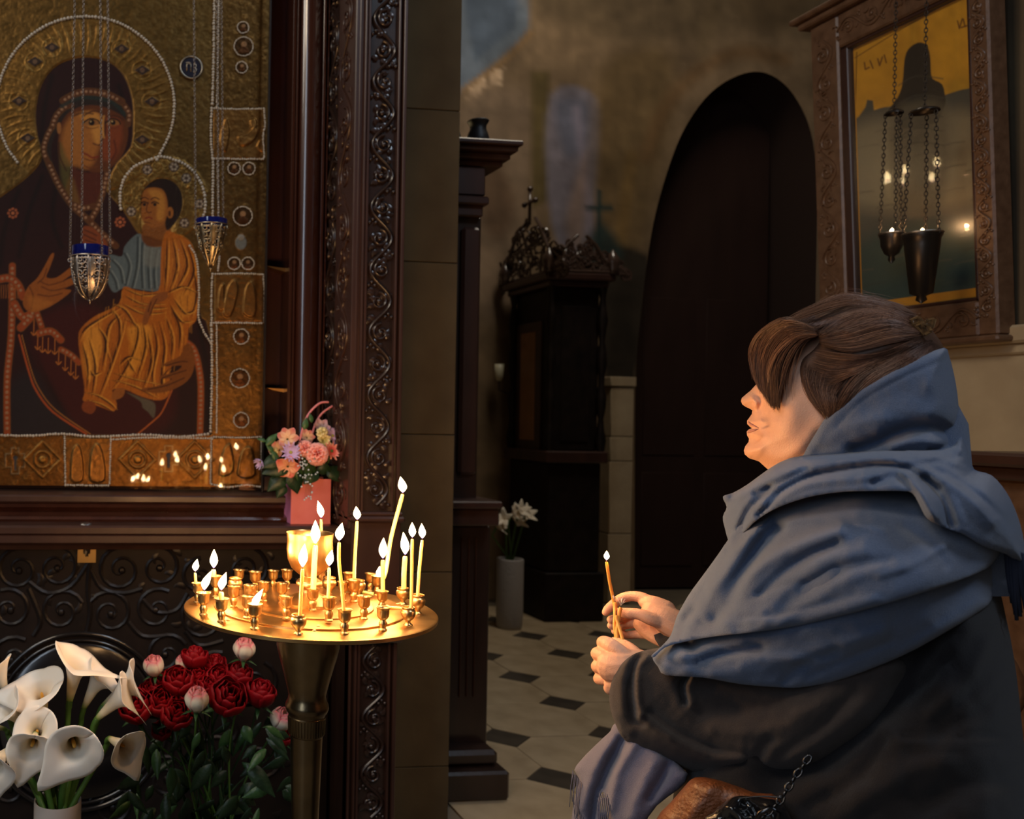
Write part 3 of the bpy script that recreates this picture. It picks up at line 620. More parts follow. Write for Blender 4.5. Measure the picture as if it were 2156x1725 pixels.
# socket index, stem pixel points above the socket (top last), pixel width, flame (h px, w px, lean px), label
CN = [(8, [(413, 1245), (411, 1207)], 6, (26, 14, 4), 'short thin lit candle in the far left socket of the brass tray'),
      (9, [(451, 1226), (450, 1200)], 10, (40, 17, 0), 'short thick candle with an upright flame, second from left at the back'),
      (0, [(430, 1258), (430, 1247)], 9, (42, 18, 16), 'almost burnt-down candle with a slanting flame at the front left of the tray'),
      (1, [(466, 1278), (466, 1247)], 11, (38, 18, 10), 'short stout candle with leaning flame, second socket of the front row from left'),
      (2, [(536, 1288), (536, 1284)], 14, (40, 17, 18), 'candle stub melted flush with its socket, flame leaning right'),
      (3, [(631, 1305), (634, 1250), (637, 1199)], 8, (50, 20, 4), 'medium lit candle standing in front of the brass goblet, left of the thick one'),
      (20, [(659, 1256), (661, 1200), (664, 1149)], 12, (50, 21, -1), 'thickest pale candle standing directly in front of the goblet'),
      (21, [(690, 1278), (692, 1236), (693, 1196)], 7, (34, 17, 6), 'short thin lit candle just right of the goblet stem'),
      (4, [(725, 1300), (720, 1240), (714, 1185), (714, 1143)], 7.5, (38, 20, 6), 'tall bent candle rising from the front row right of the goblet'),
      (26, [(746, 1228), (748, 1160), (752, 1098)], 7, (28, 16, -3), 'tall straight thin candle at the back, right of the goblet'),
      (31, [(677, 1220), (677, 1150), (676, 1094)], 6, (36, 15, -8), 'thin candle standing behind the goblet, its flame above the rim'),
      (30, [(808, 1226), (824, 1130), (848, 1041)], 8.5, (34, 18, -6), 'tallest candle, leaning strongly to the right'),
      (28, [(806, 1256), (806, 1215), (806, 1180)], 9, (44, 18, 1), 'short lit candle in front of the leaning tall candle'),
      (27, [(799, 1238), (798, 1230)], 9, (26, 14, 1), 'low candle stub burning beside the foot of the leaning candle'),
      (29, [(850, 1246), (851, 1205), (853, 1172)], 10.5, (48, 18, -5), 'stout candle with a tall ragged flame near the right rim'),
      (6, [(865, 1290), (867, 1210), (868, 1136)], 7, (32, 15, -1), 'tall thin candle at the right rim, left of a close pair'),
      (7, [(879, 1270), (883, 1200), (889, 1138)], 7, (32, 15, -2), 'tall thin curved candle at the far right edge of the tray')]
for (si, pp, w, fl, lb) in CN:
    b = SP[si]; d = (b-CAM).dot(-CZ); kk = d/1850
    pts = [P(p[0], p[1], d) for p in pp]
    zb = min(pts[0].z-.002, b.z+.034)
    pts = [Vector((b.x+(pts[0].x-b.x)*.3, b.y, max(b.z+.029, pts[0].z-.02)))]+pts if pts[0].z-b.z > .03 else [Vector((b.x, b.y, b.z+.030))]+[Vector((p.x, p.y, max(p.z, b.z+.031+.003*i))) for i, p in enumerate(pts)]
    candle(pts, w*kk, (fl[0]*kk, fl[1]*kk, fl[2]*kk), lb, 'lit candles on the brass tray')
# drips, stumps and two candle ends lying on the tray
WAXD = mat('spilt_wax', (.85, .6, .25), .35)
sd = MB()
for i, (px, py) in enumerate([(662, 1322), (670, 1318), (838, 1272), (815, 1276), (770, 1246), (560, 1256), (480, 1300)]):
    q = onZ(px, py, TZ+.006); sd.sph((q.x, q.y, TZ+.006 if math.hypot(q.x-TC.x, q.y-TC.y) < .187 else TZ+.001), .003, 8, 6, (1.3, 1, .7))
o = sd.build('wax_crumbs', WAXD, None, True); tag(o, 'small wax crumbs and drips scattered over the brass tray', 'wax', None, 'stuff')
a, b = onZ(813, 1279, TZ+.009), onZ(851, 1282, TZ+.006)
tag(MB().tube([a, b], .0032, 8).build('candle_end', WAX, None), 'burnt thin candle end lying flat at the right of the tray', 'candle')
a, b = onZ(762, 1247, TZ+.013), onZ(786, 1251, TZ+.012)
tag(MB().tube([a, b], .0036, 8).build('candle_end', WAX, None), 'short broken candle piece lying at the back of the tray', 'candle')
# ================================================================ the large icon (a painted and gilt panel behind glass)
NU, NVV = 470, 700
x0_, x1_ = Xy(-250, YI), Xy(557, YI); z0_, z1_ = onY(300, 1024, YI).z, onY(300, -110, YI).z
gx, gz = np.meshgrid(np.linspace(x0_, x1_, NU), np.linspace(z0_, z1_, NVV)); gx = gx.ravel(); gz = gz.ravel()
co = np.stack([gx, np.full(gx.shape, YI), gz], 1); PXI, PYI = proj(co)
a = Ras(PXI, PYI, (150, 118, 66), 1.0)
gold = (150, 118, 66)
nz = vnoise(PXI, PYI, 9, 5); nz2 = vnoise(PXI, PYI, 30, 6)
# halo of the mother with chased rays and studs
a.poly([(180+186*math.cos(q), 222+187*math.sin(q)) for q in np.linspace(0, 6.283, 40)[:-1]], (168, 128, 66), 3, hadd=.0015, smooth=0)
for i in range(60):
    q = 2*math.pi*i/60+.03; r0, r1 = 112+8*(i % 3), 176
    a.line([(180+r0*math.cos(q), 222+r0*math.sin(q)), (180+(r0+r1)/2*math.cos(q+.03), 222+(r0+r1)/2*math.sin(q+.03)), (180+r1*math.cos(q), 222+r1*math.sin(q))], 4.5, (196, 150, 78), 3, .6, hadd=.0022, taper=True, smooth=2)
for q in (-.05, .55, 2.62, 3.2, 3.85, -2.1, -1.0, -.55):
    x, y = 180+140*math.cos(q), 222+140*math.sin(q)
    a.poly([(x-17, y), (x, y-11), (x+17, y), (x, y+11)], (60, 44, 40), 2, smooth=0, metal=.2, hadd=.003); a.dot(x, y, 5, (120, 90, 70)); a.ring(x, y, 20, 3, color=(190, 150, 80), hadd=.001)
# halo of the child
hc = (346, 418)
a.poly([(hc[0]+90*math.cos(q), hc[1]+88*math.sin(q)) for q in np.linspace(0, 6.283, 36)[:-1]], (176, 136, 70), 3, hadd=.0015, smooth=0)
for i in range(90):
    q = RS.rand()*6.28; r = 48+RS.rand()*38; x, y = hc[0]+r*math.cos(q), hc[1]+r*math.sin(q); s = 5+RS.rand()*5
    a.ring(x, y, s, 2.2, color=(206, 166, 92), alpha=.6, hadd=.0014)
for x, y in ((310, 358), (392, 376), (276, 446), (388, 470), (366, 352), (420, 430)):
    a.dot(x, y, 11, (86, 66, 58), metal=.3, hadd=.001)
    for j in range(6): a.dot(x+6*math.cos(j*1.05), y+6*math.sin(j*1.05), 2.6, (170, 150, 130), metal=0, hadd=.001)
# robe of the mother
MA = (42, 12, 13); MAd = (20, 6, 7)
a.poly([(-60, 440), (0, 415), (62, 368), (88, 330), (78, 285), (74, 235), (86, 180), (112, 143), (150, 124), (190, 120), (232, 131), (262, 160), (279, 210), (281, 262), (276, 310), (246, 345), (230, 378), (226, 402), (258, 440), (288, 486), (300, 520), (330, 600), (405, 620), (425, 670), (440, 700), (446, 916), (-60, 920)], MA, 2.2, metal=0, h=0, smooth=2)
a.line([(0, 415), (62, 368), (88, 330), (78, 285), (74, 235), (86, 180), (112, 143), (150, 124), (190, 120), (232, 131), (262, 160), (279, 210), (281, 262), (276, 310), (246, 345), (230, 378), (226, 402), (258, 440), (288, 486)], 2.4, (150, 108, 50), 2, .8)
for pp in ([(110, 160), (95, 220), (88, 300), (95, 350)], [(40, 400), (10, 480), (0, 560)], [(90, 370), (60, 450), (40, 540)], [(120, 380), (110, 460), (130, 520)], [(60, 700), (100, 800), (150, 900)], [(420, 690), (436, 780), (438, 900)], [(250, 180), (262, 230), (262, 260)]):
    a.line(pp, 9, MAd, 8, .7)
a.poly([(0, 840), (60, 780), (110, 850), (160, 912), (0, 914)], (34, 34, 40), 30, .6)
a.poly([(60, 700), (120, 830), (180, 912), (330, 912), (372, 832), (300, 700), (160, 640)], (74, 14, 15), 20, .5)
for x, y in ((27, 449), (253, 468)):
    for j in range(8): a.dot(x+9*math.cos(j*.785), y+9*math.sin(j*.785), 3, (176, 92, 56), 1, .9)
    a.dot(x, y, 3.4, (196, 110, 70))
# inner cap, face
a.poly([(133, 205), (150, 195), (180, 190), (225, 195), (258, 210), (270, 238), (262, 262), (200, 225), (150, 235), (120, 275), (108, 330), (135, 400), (152, 428), (150, 440), (120, 400), (98, 330), (104, 275), (120, 240)], (44, 30, 26), 2)
SKN = (178, 112, 46); SKD = (96, 48, 20)
a.poly([(124, 330), (122, 300), (128, 262), (144, 238), (172, 224), (205, 222), (240, 234), (264, 252), (270, 282), (262, 318), (244, 344), (222, 360), (196, 364), (172, 352), (150, 350), (132, 352)], SKD, 2.5)
a.poly([(134, 345), (128, 310), (134, 272), (150, 246), (175, 236), (204, 236), (214, 260), (216, 292), (206, 318), (196, 344), (180, 356), (160, 350)], (170, 104, 44), 12, .9)
a.poly([(222, 246), (250, 252), (258, 280), (250, 318), (232, 340), (216, 330), (214, 300), (222, 280)], (136, 62, 30), 10, .8)
a.poly([(168, 240), (204, 238), (216, 262), (212, 300), (200, 300), (190, 268)], (204, 138, 62), 9, .8)
a.poly([(126, 300), (140, 330), (150, 350), (140, 400), (128, 370)], (96, 84, 40), 8, .7)
a.poly([(150, 352), (172, 362), (214, 366), (222, 384), (214, 428), (196, 440), (160, 434), (150, 400)], (84, 34, 20), 4)
a.poly([(150, 370), (162, 400), (168, 432), (150, 436), (138, 400)], (120, 84, 36), 7, .7)
for pp, w_, c_ in (([(176, 244), (196, 234), (216, 240), (222, 262), (220, 286), (212, 298)], 3.4, (70, 30, 14)), ([(152, 246), (172, 238), (196, 240)], 3, (70, 34, 16)), ([(226, 246), (244, 244), (260, 252)], 3.4, (70, 30, 14)),
    ([(216, 300), (208, 306), (196, 302)], 3, (80, 30, 14)), ([(174, 322), (184, 326), (194, 332), (206, 330)], 4, (120, 36, 22)), ([(178, 334), (190, 338), (200, 336)], 2.2, (80, 34, 16)),
    ([(172, 346), (190, 354), (206, 350)], 3, (110, 56, 22)), ([(240, 296), (244, 320), (232, 340)], 4, (90, 36, 18)), ([(124, 300), (126, 330), (140, 360)], 3, (60, 30, 14))):
    a.line(pp, w_, c_, 2.4, .9)
a.line([(219, 244), (216, 270), (219, 290)], 3, (214, 150, 74), 3, .8)
for ex, ey, s in ((193, 258, 1), (238, 258, .85)):
    a.poly([(ex-17*s, ey+2), (ex-4, ey-7), (ex+10*s, ey-4), (ex+17*s, ey+3), (ex, ey+7)], (150, 96, 48), 2); a.dot(ex, ey, 6.4*s, (26, 10, 6)); a.line([(ex-18*s, ey+1), (ex-4, ey-8), (ex+12*s, ey-5), (ex+18*s, ey+3)], 3, (30, 12, 8), 1.6); a.line([(ex-14*s, ey+9), (ex, ey+13), (ex+14*s, ey+9)], 2, (96, 46, 20), 2, .8)
    a.dot(ex-2, ey-2, 1.5, (220, 180, 120))
a.poly([(120, 262), (126, 258), (129, 270), (126, 282), (121, 278)], (160, 100, 50), 2)
def band(pts, w=10, col_=(92, 50, 26), n=26, dr=3.0, dc=(160, 118, 88), edge=(96, 60, 26)):
    a.line(pts, w+3, edge, 1.6); a.line(pts, w, col_, 1.4)
    c = np.array(cat_rom(pts, 8)); s = np.r_[0, np.cumsum(np.hypot(*np.diff(c[:, :2], axis=0).T))]
    for j in range(int(s[-1]/(dr*3.2))):
        t = (j+.5)*dr*3.2; a.dot(np.interp(t, s, c[:, 0]), np.interp(t, s, c[:, 1]), dr, dc, 1.2, hadd=.0008)
band([(133, 212), (155, 200), (182, 193), (222, 198), (256, 214)], 13); band([(110, 268), (118, 245), (136, 226), (150, 222)], 10); band([(262, 222), (272, 240), (270, 262)], 9)
band([(108, 270), (98, 290), (92, 316), (100, 340)], 9); band([(103, 345), (125, 392), (152, 432), (180, 458), (212, 490), (244, 518)], 11); band([(226, 362), (218, 400), (206, 436), (190, 464)], 10)
band([(154, 430), (176, 438), (198, 434)], 9)
a.line([(130, 224), (170, 206), (230, 212), (262, 240)], 8, (40, 48, 44), 3, .8)
# left-hand sleeve, gold strip and fringe of the shawl
band([(26, 560), (24, 700), (15, 800), (15, 916)], 13, (150, 66, 26), dr=3.4)
band([(0, 588), (20, 586), (38, 600), (48, 625)], 15, (150, 66, 26), dr=3.2); band([(30, 640), (48, 668), (70, 660), (44, 690)], 16, (150, 66, 26), dr=3.2)
band([(78, 660), (88, 690)], 11, (150, 66, 26)); band([(82, 702), (108, 698), (128, 716)], 14, (150, 66, 26)); band([(128, 736), (150, 748), (166, 764)], 11, (150, 66, 26))
for x in range(2, 42, 5): a.line([(x, 600), (x+1, 628)], 1.6, (150, 84, 36), 1.3)
for x, y in ((72, 678), (80, 708), (90, 714), (102, 716), (116, 718), (124, 740), (138, 752), (150, 762), (160, 770)):
    a.line([(x, y-4), (x-1, y+26)], 1.8, (176, 100, 40), 1.3); a.line([(x-6, y+22), (x-1, y+28), (x+5, y+22)], 2, (186, 108, 44), 1.3)
a.line([(40, 706), (60, 780), (76, 822), (112, 868), (182, 914)], 4, (170, 74, 30), 1.5); a.line([(46, 706), (66, 780), (84, 822), (118, 864), (190, 914)], 1.5, (190, 120, 50), 1.3)
a.line([(362, 822), (342, 866), (326, 884), (290, 914)], 3.4, (170, 84, 34), 1.5)
band([(394, 722), (408, 736), (418, 770), (423, 820), (421, 912)], 12, (160, 72, 28), dr=3.0)
# pointing hand
HN = (150, 82, 30); HD = (84, 38, 14)
a.poly([(48, 640), (58, 606), (78, 586), (94, 560), (108, 535), (114, 537), (104, 566), (98, 584), (120, 584), (154, 560), (158, 572), (132, 592), (156, 584), (158, 596), (136, 608), (150, 612), (130, 630), (100, 648), (66, 658)], HN, 2)
for pp in ([(84, 592), (104, 600), (134, 592)], [(88, 604), (110, 612), (138, 606)], [(80, 620), (104, 624), (130, 618)], [(62, 604), (70, 624), (66, 650)], [(98, 566), (92, 584), (80, 596)]):
    a.line(pp, 2.6, HD, 2, .8)
a.poly([(60, 625), (90, 630), (110, 640), (70, 655)], (184, 112, 44), 8, .5)
a.poly([(174, 480), (186, 476), (204, 486), (226, 512), (220, 526), (188, 524), (172, 510)], (130, 62, 30), 3)
for pp in ([(178, 484), (204, 496)], [(176, 494), (202, 506)], [(180, 506), (206, 514)]): a.line(pp, 2.4, (70, 26, 12), 1.6, smooth=0)
# the child: tunic, neck, head
a.poly([(279, 500), (296, 492), (318, 515), (336, 520), (352, 500), (350, 560), (338, 612), (266, 606), (240, 616), (226, 590), (222, 556), (230, 536), (256, 540), (262, 520)], (92, 102, 106), 2)
for pp in ([(290, 500), (288, 560), (278, 606)], [(300, 512), (298, 560), (300, 606)], [(316, 522), (312, 560), (314, 606)], [(330, 526), (324, 570), (326, 606)], [(262, 534), (272, 560), (264, 600)], [(236, 548), (252, 566), (258, 596)], [(230, 570), (242, 590), (246, 608)]):
    a.line(pp, 4, (44, 50, 54), 3, .85); a.line([(x+5, y) for x, y in pp], 2.2, (142, 148, 146), 2, .7)
a.poly([(304, 520), (334, 520), (336, 560), (306, 558)], (124, 124, 118), 8, .6)
a.poly([(306, 470), (356, 470), (356, 512), (334, 520), (310, 516), (298, 498)], (130, 76, 30), 3); a.poly([(300, 496), (336, 506), (348, 512), (326, 520), (306, 516)], (96, 50, 20), 4, .8)
a.poly([(300, 408), (312, 388), (336, 376), (364, 382), (382, 406), (383, 440), (370, 468), (350, 484), (346, 440), (330, 405)], (36, 16, 10), 2)
a.poly([(296, 430), (299, 408), (312, 396), (340, 398), (352, 420), (352, 452), (342, 474), (322, 480), (306, 472), (297, 456)], (150, 88, 34), 2)
a.poly([(312, 402), (340, 404), (348, 430), (344, 462), (330, 462), (330, 430)], (192, 128, 52), 7, .8)
a.dot(358, 448, 7, (160, 96, 40), ry=12); a.dot(357, 450, 3, (80, 40, 16), ry=6)
for ex in (304, 326):
    a.line([(ex-7, 428), (ex, 425), (ex+8, 429)], 2.6, (36, 14, 8), 1.4); a.dot(ex, 431, 3.6, (28, 10, 6)); a.line([(ex-8, 420), (ex, 416), (ex+9, 420)], 2.2, (60, 26, 12), 1.4)
a.line([(312, 426), (308, 442), (312, 448), (318, 447)], 2.2, (86, 38, 16), 1.4); a.line([(306, 460), (314, 458), (320, 461)], 3, (120, 40, 22), 1.4); a.line([(304, 468), (316, 470)], 2, (100, 50, 20), 1.5, smooth=0)
# the child's orange-gold mantle
OR = (176, 96, 24); OD = (74, 30, 10); OL = (226, 150, 52)
a.poly([(350, 487), (372, 494), (397, 506), (410, 530), (418, 566), (420, 640), (412, 676), (398, 690), (394, 722), (378, 752), (358, 778), (358, 826), (338, 843), (300, 836), (262, 820), (236, 822), (246, 850), (240, 866), (214, 858), (186, 848), (174, 842), (178, 822), (170, 760), (165, 712), (172, 690), (200, 666), (250, 640), (260, 604), (290, 612), (333, 612), (338, 560), (340, 520)], OR, 2.2, smooth=3)
a.poly([(180, 700), (210, 690), (214, 740), (190, 800), (176, 760)], OL, 10, .7); a.poly([(270, 690), (320, 690), (300, 760), (262, 800), (276, 740)], OL, 10, .75)
a.poly([(370, 620), (408, 610), (410, 650), (380, 670)], OL, 10, .5); a.poly([(350, 520), (380, 510), (404, 560), (400, 600), (350, 600)], (190, 112, 40), 14, .5)
fold = [[(262, 608), (300, 622), (333, 618)], [(262, 622), (300, 640), (345, 640)], [(258, 640), (300, 660), (345, 658)], [(252, 648), (210, 672), (178, 694), (168, 716)], [(256, 660), (230, 684), (222, 730), (232, 760)], [(262, 668), (256, 700), (240, 750), (222, 800), (206, 840)],
        [(262, 672), (290, 690), (282, 740), (256, 790), (236, 818)], [(320, 680), (330, 730), (320, 790), (330, 836)], [(334, 676), (346, 730), (340, 790), (350, 826)], [(348, 668), (362, 710), (360, 760)], [(360, 650), (378, 690), (376, 740)], [(352, 500), (350, 560), (346, 612)], [(362, 500), (372, 560), (356, 614)],
        [(378, 504), (394, 560), (368, 612)], [(392, 512), (408, 570), (386, 620)], [(406, 560), (414, 620), (402, 668)], [(350, 618), (384, 604), (412, 616)], [(356, 640), (380, 676), (404, 676)], [(364, 628), (390, 660), (412, 650)], [(172, 720), (184, 770), (182, 824)], [(186, 712), (200, 770), (192, 838)],
        [(176, 826), (204, 832), (232, 850), (242, 862)], [(182, 842), (210, 850), (236, 866)], [(236, 800), (280, 812), (330, 838)], [(240, 786), (290, 800), (350, 812)], [(250, 770), (270, 752), (300, 760)], [(206, 690), (222, 720), (214, 780)], [(300, 680), (306, 730), (286, 800)], [(310, 700), (318, 760), (300, 820)], [(280, 644), (320, 650), (350, 648)], [(266, 756), (284, 786)], [(190, 780), (196, 790), (210, 784)],
        [(236, 640), (262, 652), (286, 690)], [(232, 650), (250, 676), (250, 720)], [(356, 776), (340, 800), (346, 830)]]
for i, pp in enumerate(fold): a.line(pp, 4.6, (52, 18, 5), 1.8, .95, taper=True); a.line([(x+5, y+1) for x, y in pp], 2.4, (244, 170, 66), 1.6, .75, taper=True); a.line([(x-5, y) for x, y in pp], 1.4, (90, 38, 12), 1.4, .6, taper=True)
for i in range(260):
    x, y = (172+RS.rand()*240, 520+RS.rand()*320)
    if not inside(np.array([x]), np.array([y+10.]), [(350, 490), (410, 520), (420, 640), (394, 722), (350, 830), (240, 820), (176, 810), (165, 712), (200, 666), (262, 612), (338, 612)])[0]: continue
    a.line([(x, y), (x+4-8*RS.rand(), y+14+RS.rand()*14)], 1.3, (OL if i % 2 else OD), 1.4, .5, smooth=0)
for pp_ in ([(300, 408), (312, 388), (336, 376), (364, 382), (382, 406), (383, 440), (370, 468), (356, 512), (334, 520), (310, 516), (300, 490), (297, 456)], [(279, 500), (296, 492), (352, 500), (350, 560), (338, 612), (266, 606), (240, 616), (226, 590), (222, 556), (256, 536)], [(350, 487), (372, 494), (397, 506), (410, 530), (418, 566), (420, 640), (412, 676), (338, 700), (330, 600), (340, 520)]): a.poly(pp_, None, metal=0)
# hands and feet
a.poly([(300, 680), (304, 660), (314, 636), (326, 622), (346, 614), (354, 624), (344, 634), (326, 642), (318, 662), (308, 684)], (140, 78, 34), 2)
for pp in ([(318, 636), (312, 656)], [(330, 630), (322, 646), (316, 664)]): a.line(pp, 2, (70, 30, 12), 1.4, smooth=0)
a.poly([(386, 730), (400, 724), (410, 750), (406, 784), (390, 806), (360, 822), (330, 828), (304, 824), (300, 818), (334, 812), (362, 798), (342, 798), (338, 792), (370, 782), (382, 770), (350, 772), (346, 766), (372, 754), (384, 744)], (128, 70, 24), 2)
for pp in ([(342, 796), (372, 786), (392, 780)], [(350, 770), (378, 762), (394, 762)], [(312, 820), (350, 812), (388, 796)]): a.line(pp, 2.4, (70, 30, 10), 1.6)
a.poly([(178, 846), (196, 846), (202, 860), (192, 872), (176, 866), (172, 856)], (130, 60, 24), 2); a.poly([(240, 822), (262, 818), (258, 836), (236, 842)], (150, 86, 34), 2)
a.poly([(266, 826), (300, 838), (326, 850), (324, 880), (312, 868), (300, 858), (296, 846)], (92, 80, 66), 2)
# metal border with plaques (relief)
a.poly([(446, -130), (560, -130), (560, 1030), (446, 1030)], (140, 104, 54), 2, metal=1, smooth=0, h=0); a.poly([(-300, 916), (560, 916), (560, 1030), (-300, 1030)], (150, 104, 48), 2, metal=1, smooth=0, h=0)
a.poly([(-300, -130), (-24, -130), (-24, 1030), (-300, 1030)], (140, 104, 54), 2, metal=1, smooth=0, h=0)
bord = (PXI > 448) | (PYI > 918) | (PXI < -24)
gmask = np.clip(a.m, 0, 1)
for i in range(520):
    x, y = RS.rand()*110+449, RS.rand()*1130-110
    if i % 3 == 0: x, y = RS.rand()*560, 922+RS.rand()*98
    q = RS.rand()*6.28; s = 5+RS.rand()*6
    a.line([(x+s*math.cos(q+t*1.4)*(1-t*.5), y+s*math.sin(q+t*1.4)*(1-t*.5)) for t in np.linspace(0, 2.4, 6)], 2.2, (192, 146, 78), 2, .45, hadd=.0012, smooth=2)
for (x, y, r) in ((512, 58, 12), (513, 98, 19), (509, 142, 11), (493, 355, 13), (524, 355, 13), (511, 455, 19), (493, 555, 13), (522, 555, 13), (508, 709, 15), (505, 797, 19), (508, 885, 16)):
    a.dot(x, y, r, (104, 72, 44), hadd=.002); a.dot(x, y-r*.2, r*.32, (170, 124, 84), metal=.3, hadd=.002); a.poly([(x-r*.55, y+r*.7), (x-r*.2, y+r*.1), (x+r*.2, y+r*.1), (x+r*.55, y+r*.7)], (128, 80, 50), 1.5, hadd=.001)
a.dot(507, 512, 12, (120, 120, 118), metal=.2, hadd=.004, ry=15); a.dot(507, 500, 7, (150, 140, 130), metal=.2, hadd=.002)
for (xa_, ya_, xb_, yb_) in ((449, 231, 556, 334), (452, 578, 554, 678), (137, 922, 233, 1021), (446, 922, 548, 1021)):
    a.poly([(xa_, ya_), (xb_, ya_), (xb_, yb_), (xa_, yb_)], (166, 118, 58), 2, smooth=0, hadd=.003)
for pts in ([(462, 300), (470, 262), (476, 252), (482, 280), (474, 320)], [(500, 290), (520, 282), (534, 270), (542, 280), (530, 300), (508, 308)], [(526, 256), (536, 252), (538, 268), (528, 270)], [(540, 310), (548, 296), (552, 320)],
            [(470, 660), (478, 610), (492, 590), (500, 612), (486, 664)], [(512, 660), (516, 612), (526, 594), (536, 612), (536, 664)], [(458, 650), (462, 610), (470, 600), (470, 650)],
            [(150, 1010), (152, 956), (162, 936), (172, 956), (174, 1010)], [(190, 1010), (192, 956), (204, 934), (216, 956), (220, 1010)], [(462, 1000), (470, 950), (484, 936), (490, 990)], [(500, 1000), (510, 950), (528, 944), (536, 1000)]):
    a.poly(pts, (186, 132, 66), 3, hadd=.005); a.line(pts[:3], 2.5, (214, 166, 92), 2, .7, hadd=.002)
for (x, y) in ((32, 970), (355, 965)):
    a.line([(x-20, y-14), (x-8, y-14), (x-8, y-26), (x+8, y-26), (x+8, y-14), (x+20, y-14), (x+20, y+14), (x+8, y+14), (x+8, y+28), (x-8, y+28), (x-8, y+14), (x-20, y+14), (x-20, y-14)], 2.4, (180, 160, 130), 1.6, hadd=.001, smooth=0); a.dot(x, y-6, 5, (60, 60, 66), metal=0); a.line([(x, y), (x, y+18)], 5, (60, 60, 66), metal=0, smooth=0)
for (x, y) in ((90, 968), (290, 968), (410, 968)):
    a.line([(x-38, y), (x, y-38), (x+38, y), (x, y+38), (x-38, y)], 4, (190, 138, 66), 2, hadd=.0025, smooth=0); a.ring(x, y, 17, 4, color=(186, 132, 60), hadd=.003); a.dot(x, y, 7, (200, 150, 70), hadd=.004)
# embossed texture over all the metal
MM = np.clip(a.m, 0, 1); nzf = vnoise(PXI, PYI, 4.5, 15, 2); a.h = a.h*.8+MM*(nz*.0012+nz2*.001+nzf*.0008); a.c[MM < .5] *= .88; gm_ = (a.c*np.array([.3, .5, .2])).sum(1)[:, None]; kk_ = MM[:, None]; a.c = (a.c*(1-kk_*.15)+gm_*np.array([1.1, .95, .7])*kk_*.15)*(1-.42*kk_*np.array([.9, 1.12, 1.35])); a.c *= (1-MM*.45*(1-np.clip(nz*1.6, 0, 1)))[:, None]
a.c *= (.86+.28*vnoise(PXI, PYI, 3.2, 9, 2))[:, None]
co[:, 1] -= a.h*1.2
icon = empty('icon', ((x0_+x1_)/2, YI, z0_), 'large painted icon of a veiled woman holding a robed child, in a chased gilt setting', 'icon')
PMI = paint_mat('tempera_and_gilt', .62, .42, .30, 520, coat=.0)
grid_mesh('painted_panel', NU, NVV, co, a.c, np.clip(a.m, 0, 1)*.92, PMI, icon)
MB().box((x0_, YI+.004, z0_), (x1_, YI+.035, z1_)).build('wooden_panel', WOODB, icon)
# strings of small pearls
PRL = mat('river_pearl', (.58, .50, .43), .3, spec=.7)
def pearls(path, r, closed=False, jit=.25):
    c = np.array(cat_rom(path, 8, closed)); 
    if closed: c = np.vstack([c, c[:1]])
    s = np.r_[0, np.cumsum(np.hypot(*np.diff(c, axis=0).T))]; mb = MB(); t = 0; k_ = 2.98/1850
    while t < s[-1]:
        rr = r*(1+jit*(random.random()-.5)); q = onY(np.interp(t, s, c[:, 0])+random.uniform(-.5, .5), np.interp(t, s, c[:, 1])+random.uniform(-.5, .5), YI-.005)
        mb.sph(q, rr*k_, 6, 5); t += rr*1.9
    o = mb.build('pearl_string', PRL, icon, True); o['kind'] = 'stuff'; return o
th = np.linspace(math.radians(140), math.radians(392), 26)
pearls([(180+187*math.cos(q), 222+187*math.sin(q)) for q in th]+[(330, 338)], 3.5)
pearls([(254, 440), (253, 410), (262, 376), (285, 350), (318, 336), (338, 330), (365, 336), (395, 350), (418, 376), (430, 408), (432, 440), (426, 462)], 3.6)
pearls([(452, -100), (450, 100), (447, 225)], 3.2); pearls([(462, -100), (459, 100), (457, 225)], 2.6)
pearls([(447, 228), (500, 230), (556, 229)], 2.4); pearls([(446, 228), (444, 280), (447, 334)], 3); pearls([(556, 229), (558, 262), (554, 290), (557, 333)], 2.2); pearls([(447, 334), (500, 335), (555, 335)], 2.4)
pearls([(449, 336), (448, 400), (448, 462)], 3.2); pearls([(458, 336), (460, 462)], 2.4); pearls([(462, 540), (459, 572)], 2.6)
pearls([(449, 577), (500, 576), (553, 578)], 2.4); pearls([(447, 577), (445, 630), (446, 678)], 2.6); pearls([(554, 578), (557, 620), (556, 680)], 2.2); pearls([(446, 680), (500, 680), (555, 681)], 2.4)
pearls([(445, 680), (446, 800), (443, 912)], 3.2); pearls([(456, 682), (457, 800), (456, 915)], 2.2)
pearls([(400, 518), (412, 540), (417, 570), (419, 620), (418, 668), (430, 700), (444, 722)], 2.8)
pearls([(-20, 916), (60, 918), (130, 914), (200, 920), (300, 916), (380, 920), (440, 914)], 3.2); pearls([(235, 926), (330, 922), (448, 924)], 2.6); pearls([(450, 920), (500, 922), (552, 920)], 2.4)
pearls([(136, 920), (137, 980), (138, 1021)], 2.2); pearls([(233, 922), (231, 1020)], 2.2); pearls([(445, 922), (443, 1020)], 2.2); pearls([(138, 1022), (230, 1023)], 2.4); pearls([(446, 1020), (480, 1026), (520, 1022), (549, 1026)], 2.4); pearls([(550, 922), (552, 1022)], 2)
for (x, y, r) in ((512, 58, 12), (513, 98, 20), (509, 142, 12), (493, 355, 13), (524, 355, 13), (511, 455, 20), (493, 555, 13), (522, 555, 13), (508, 709, 16), (505, 797, 20), (508, 885, 16)):
    pearls([(x+r*math.cos(q), y+r*math.sin(q)) for q in np.linspace(0, 6.283, 9)[:-1]], 1.7, True)
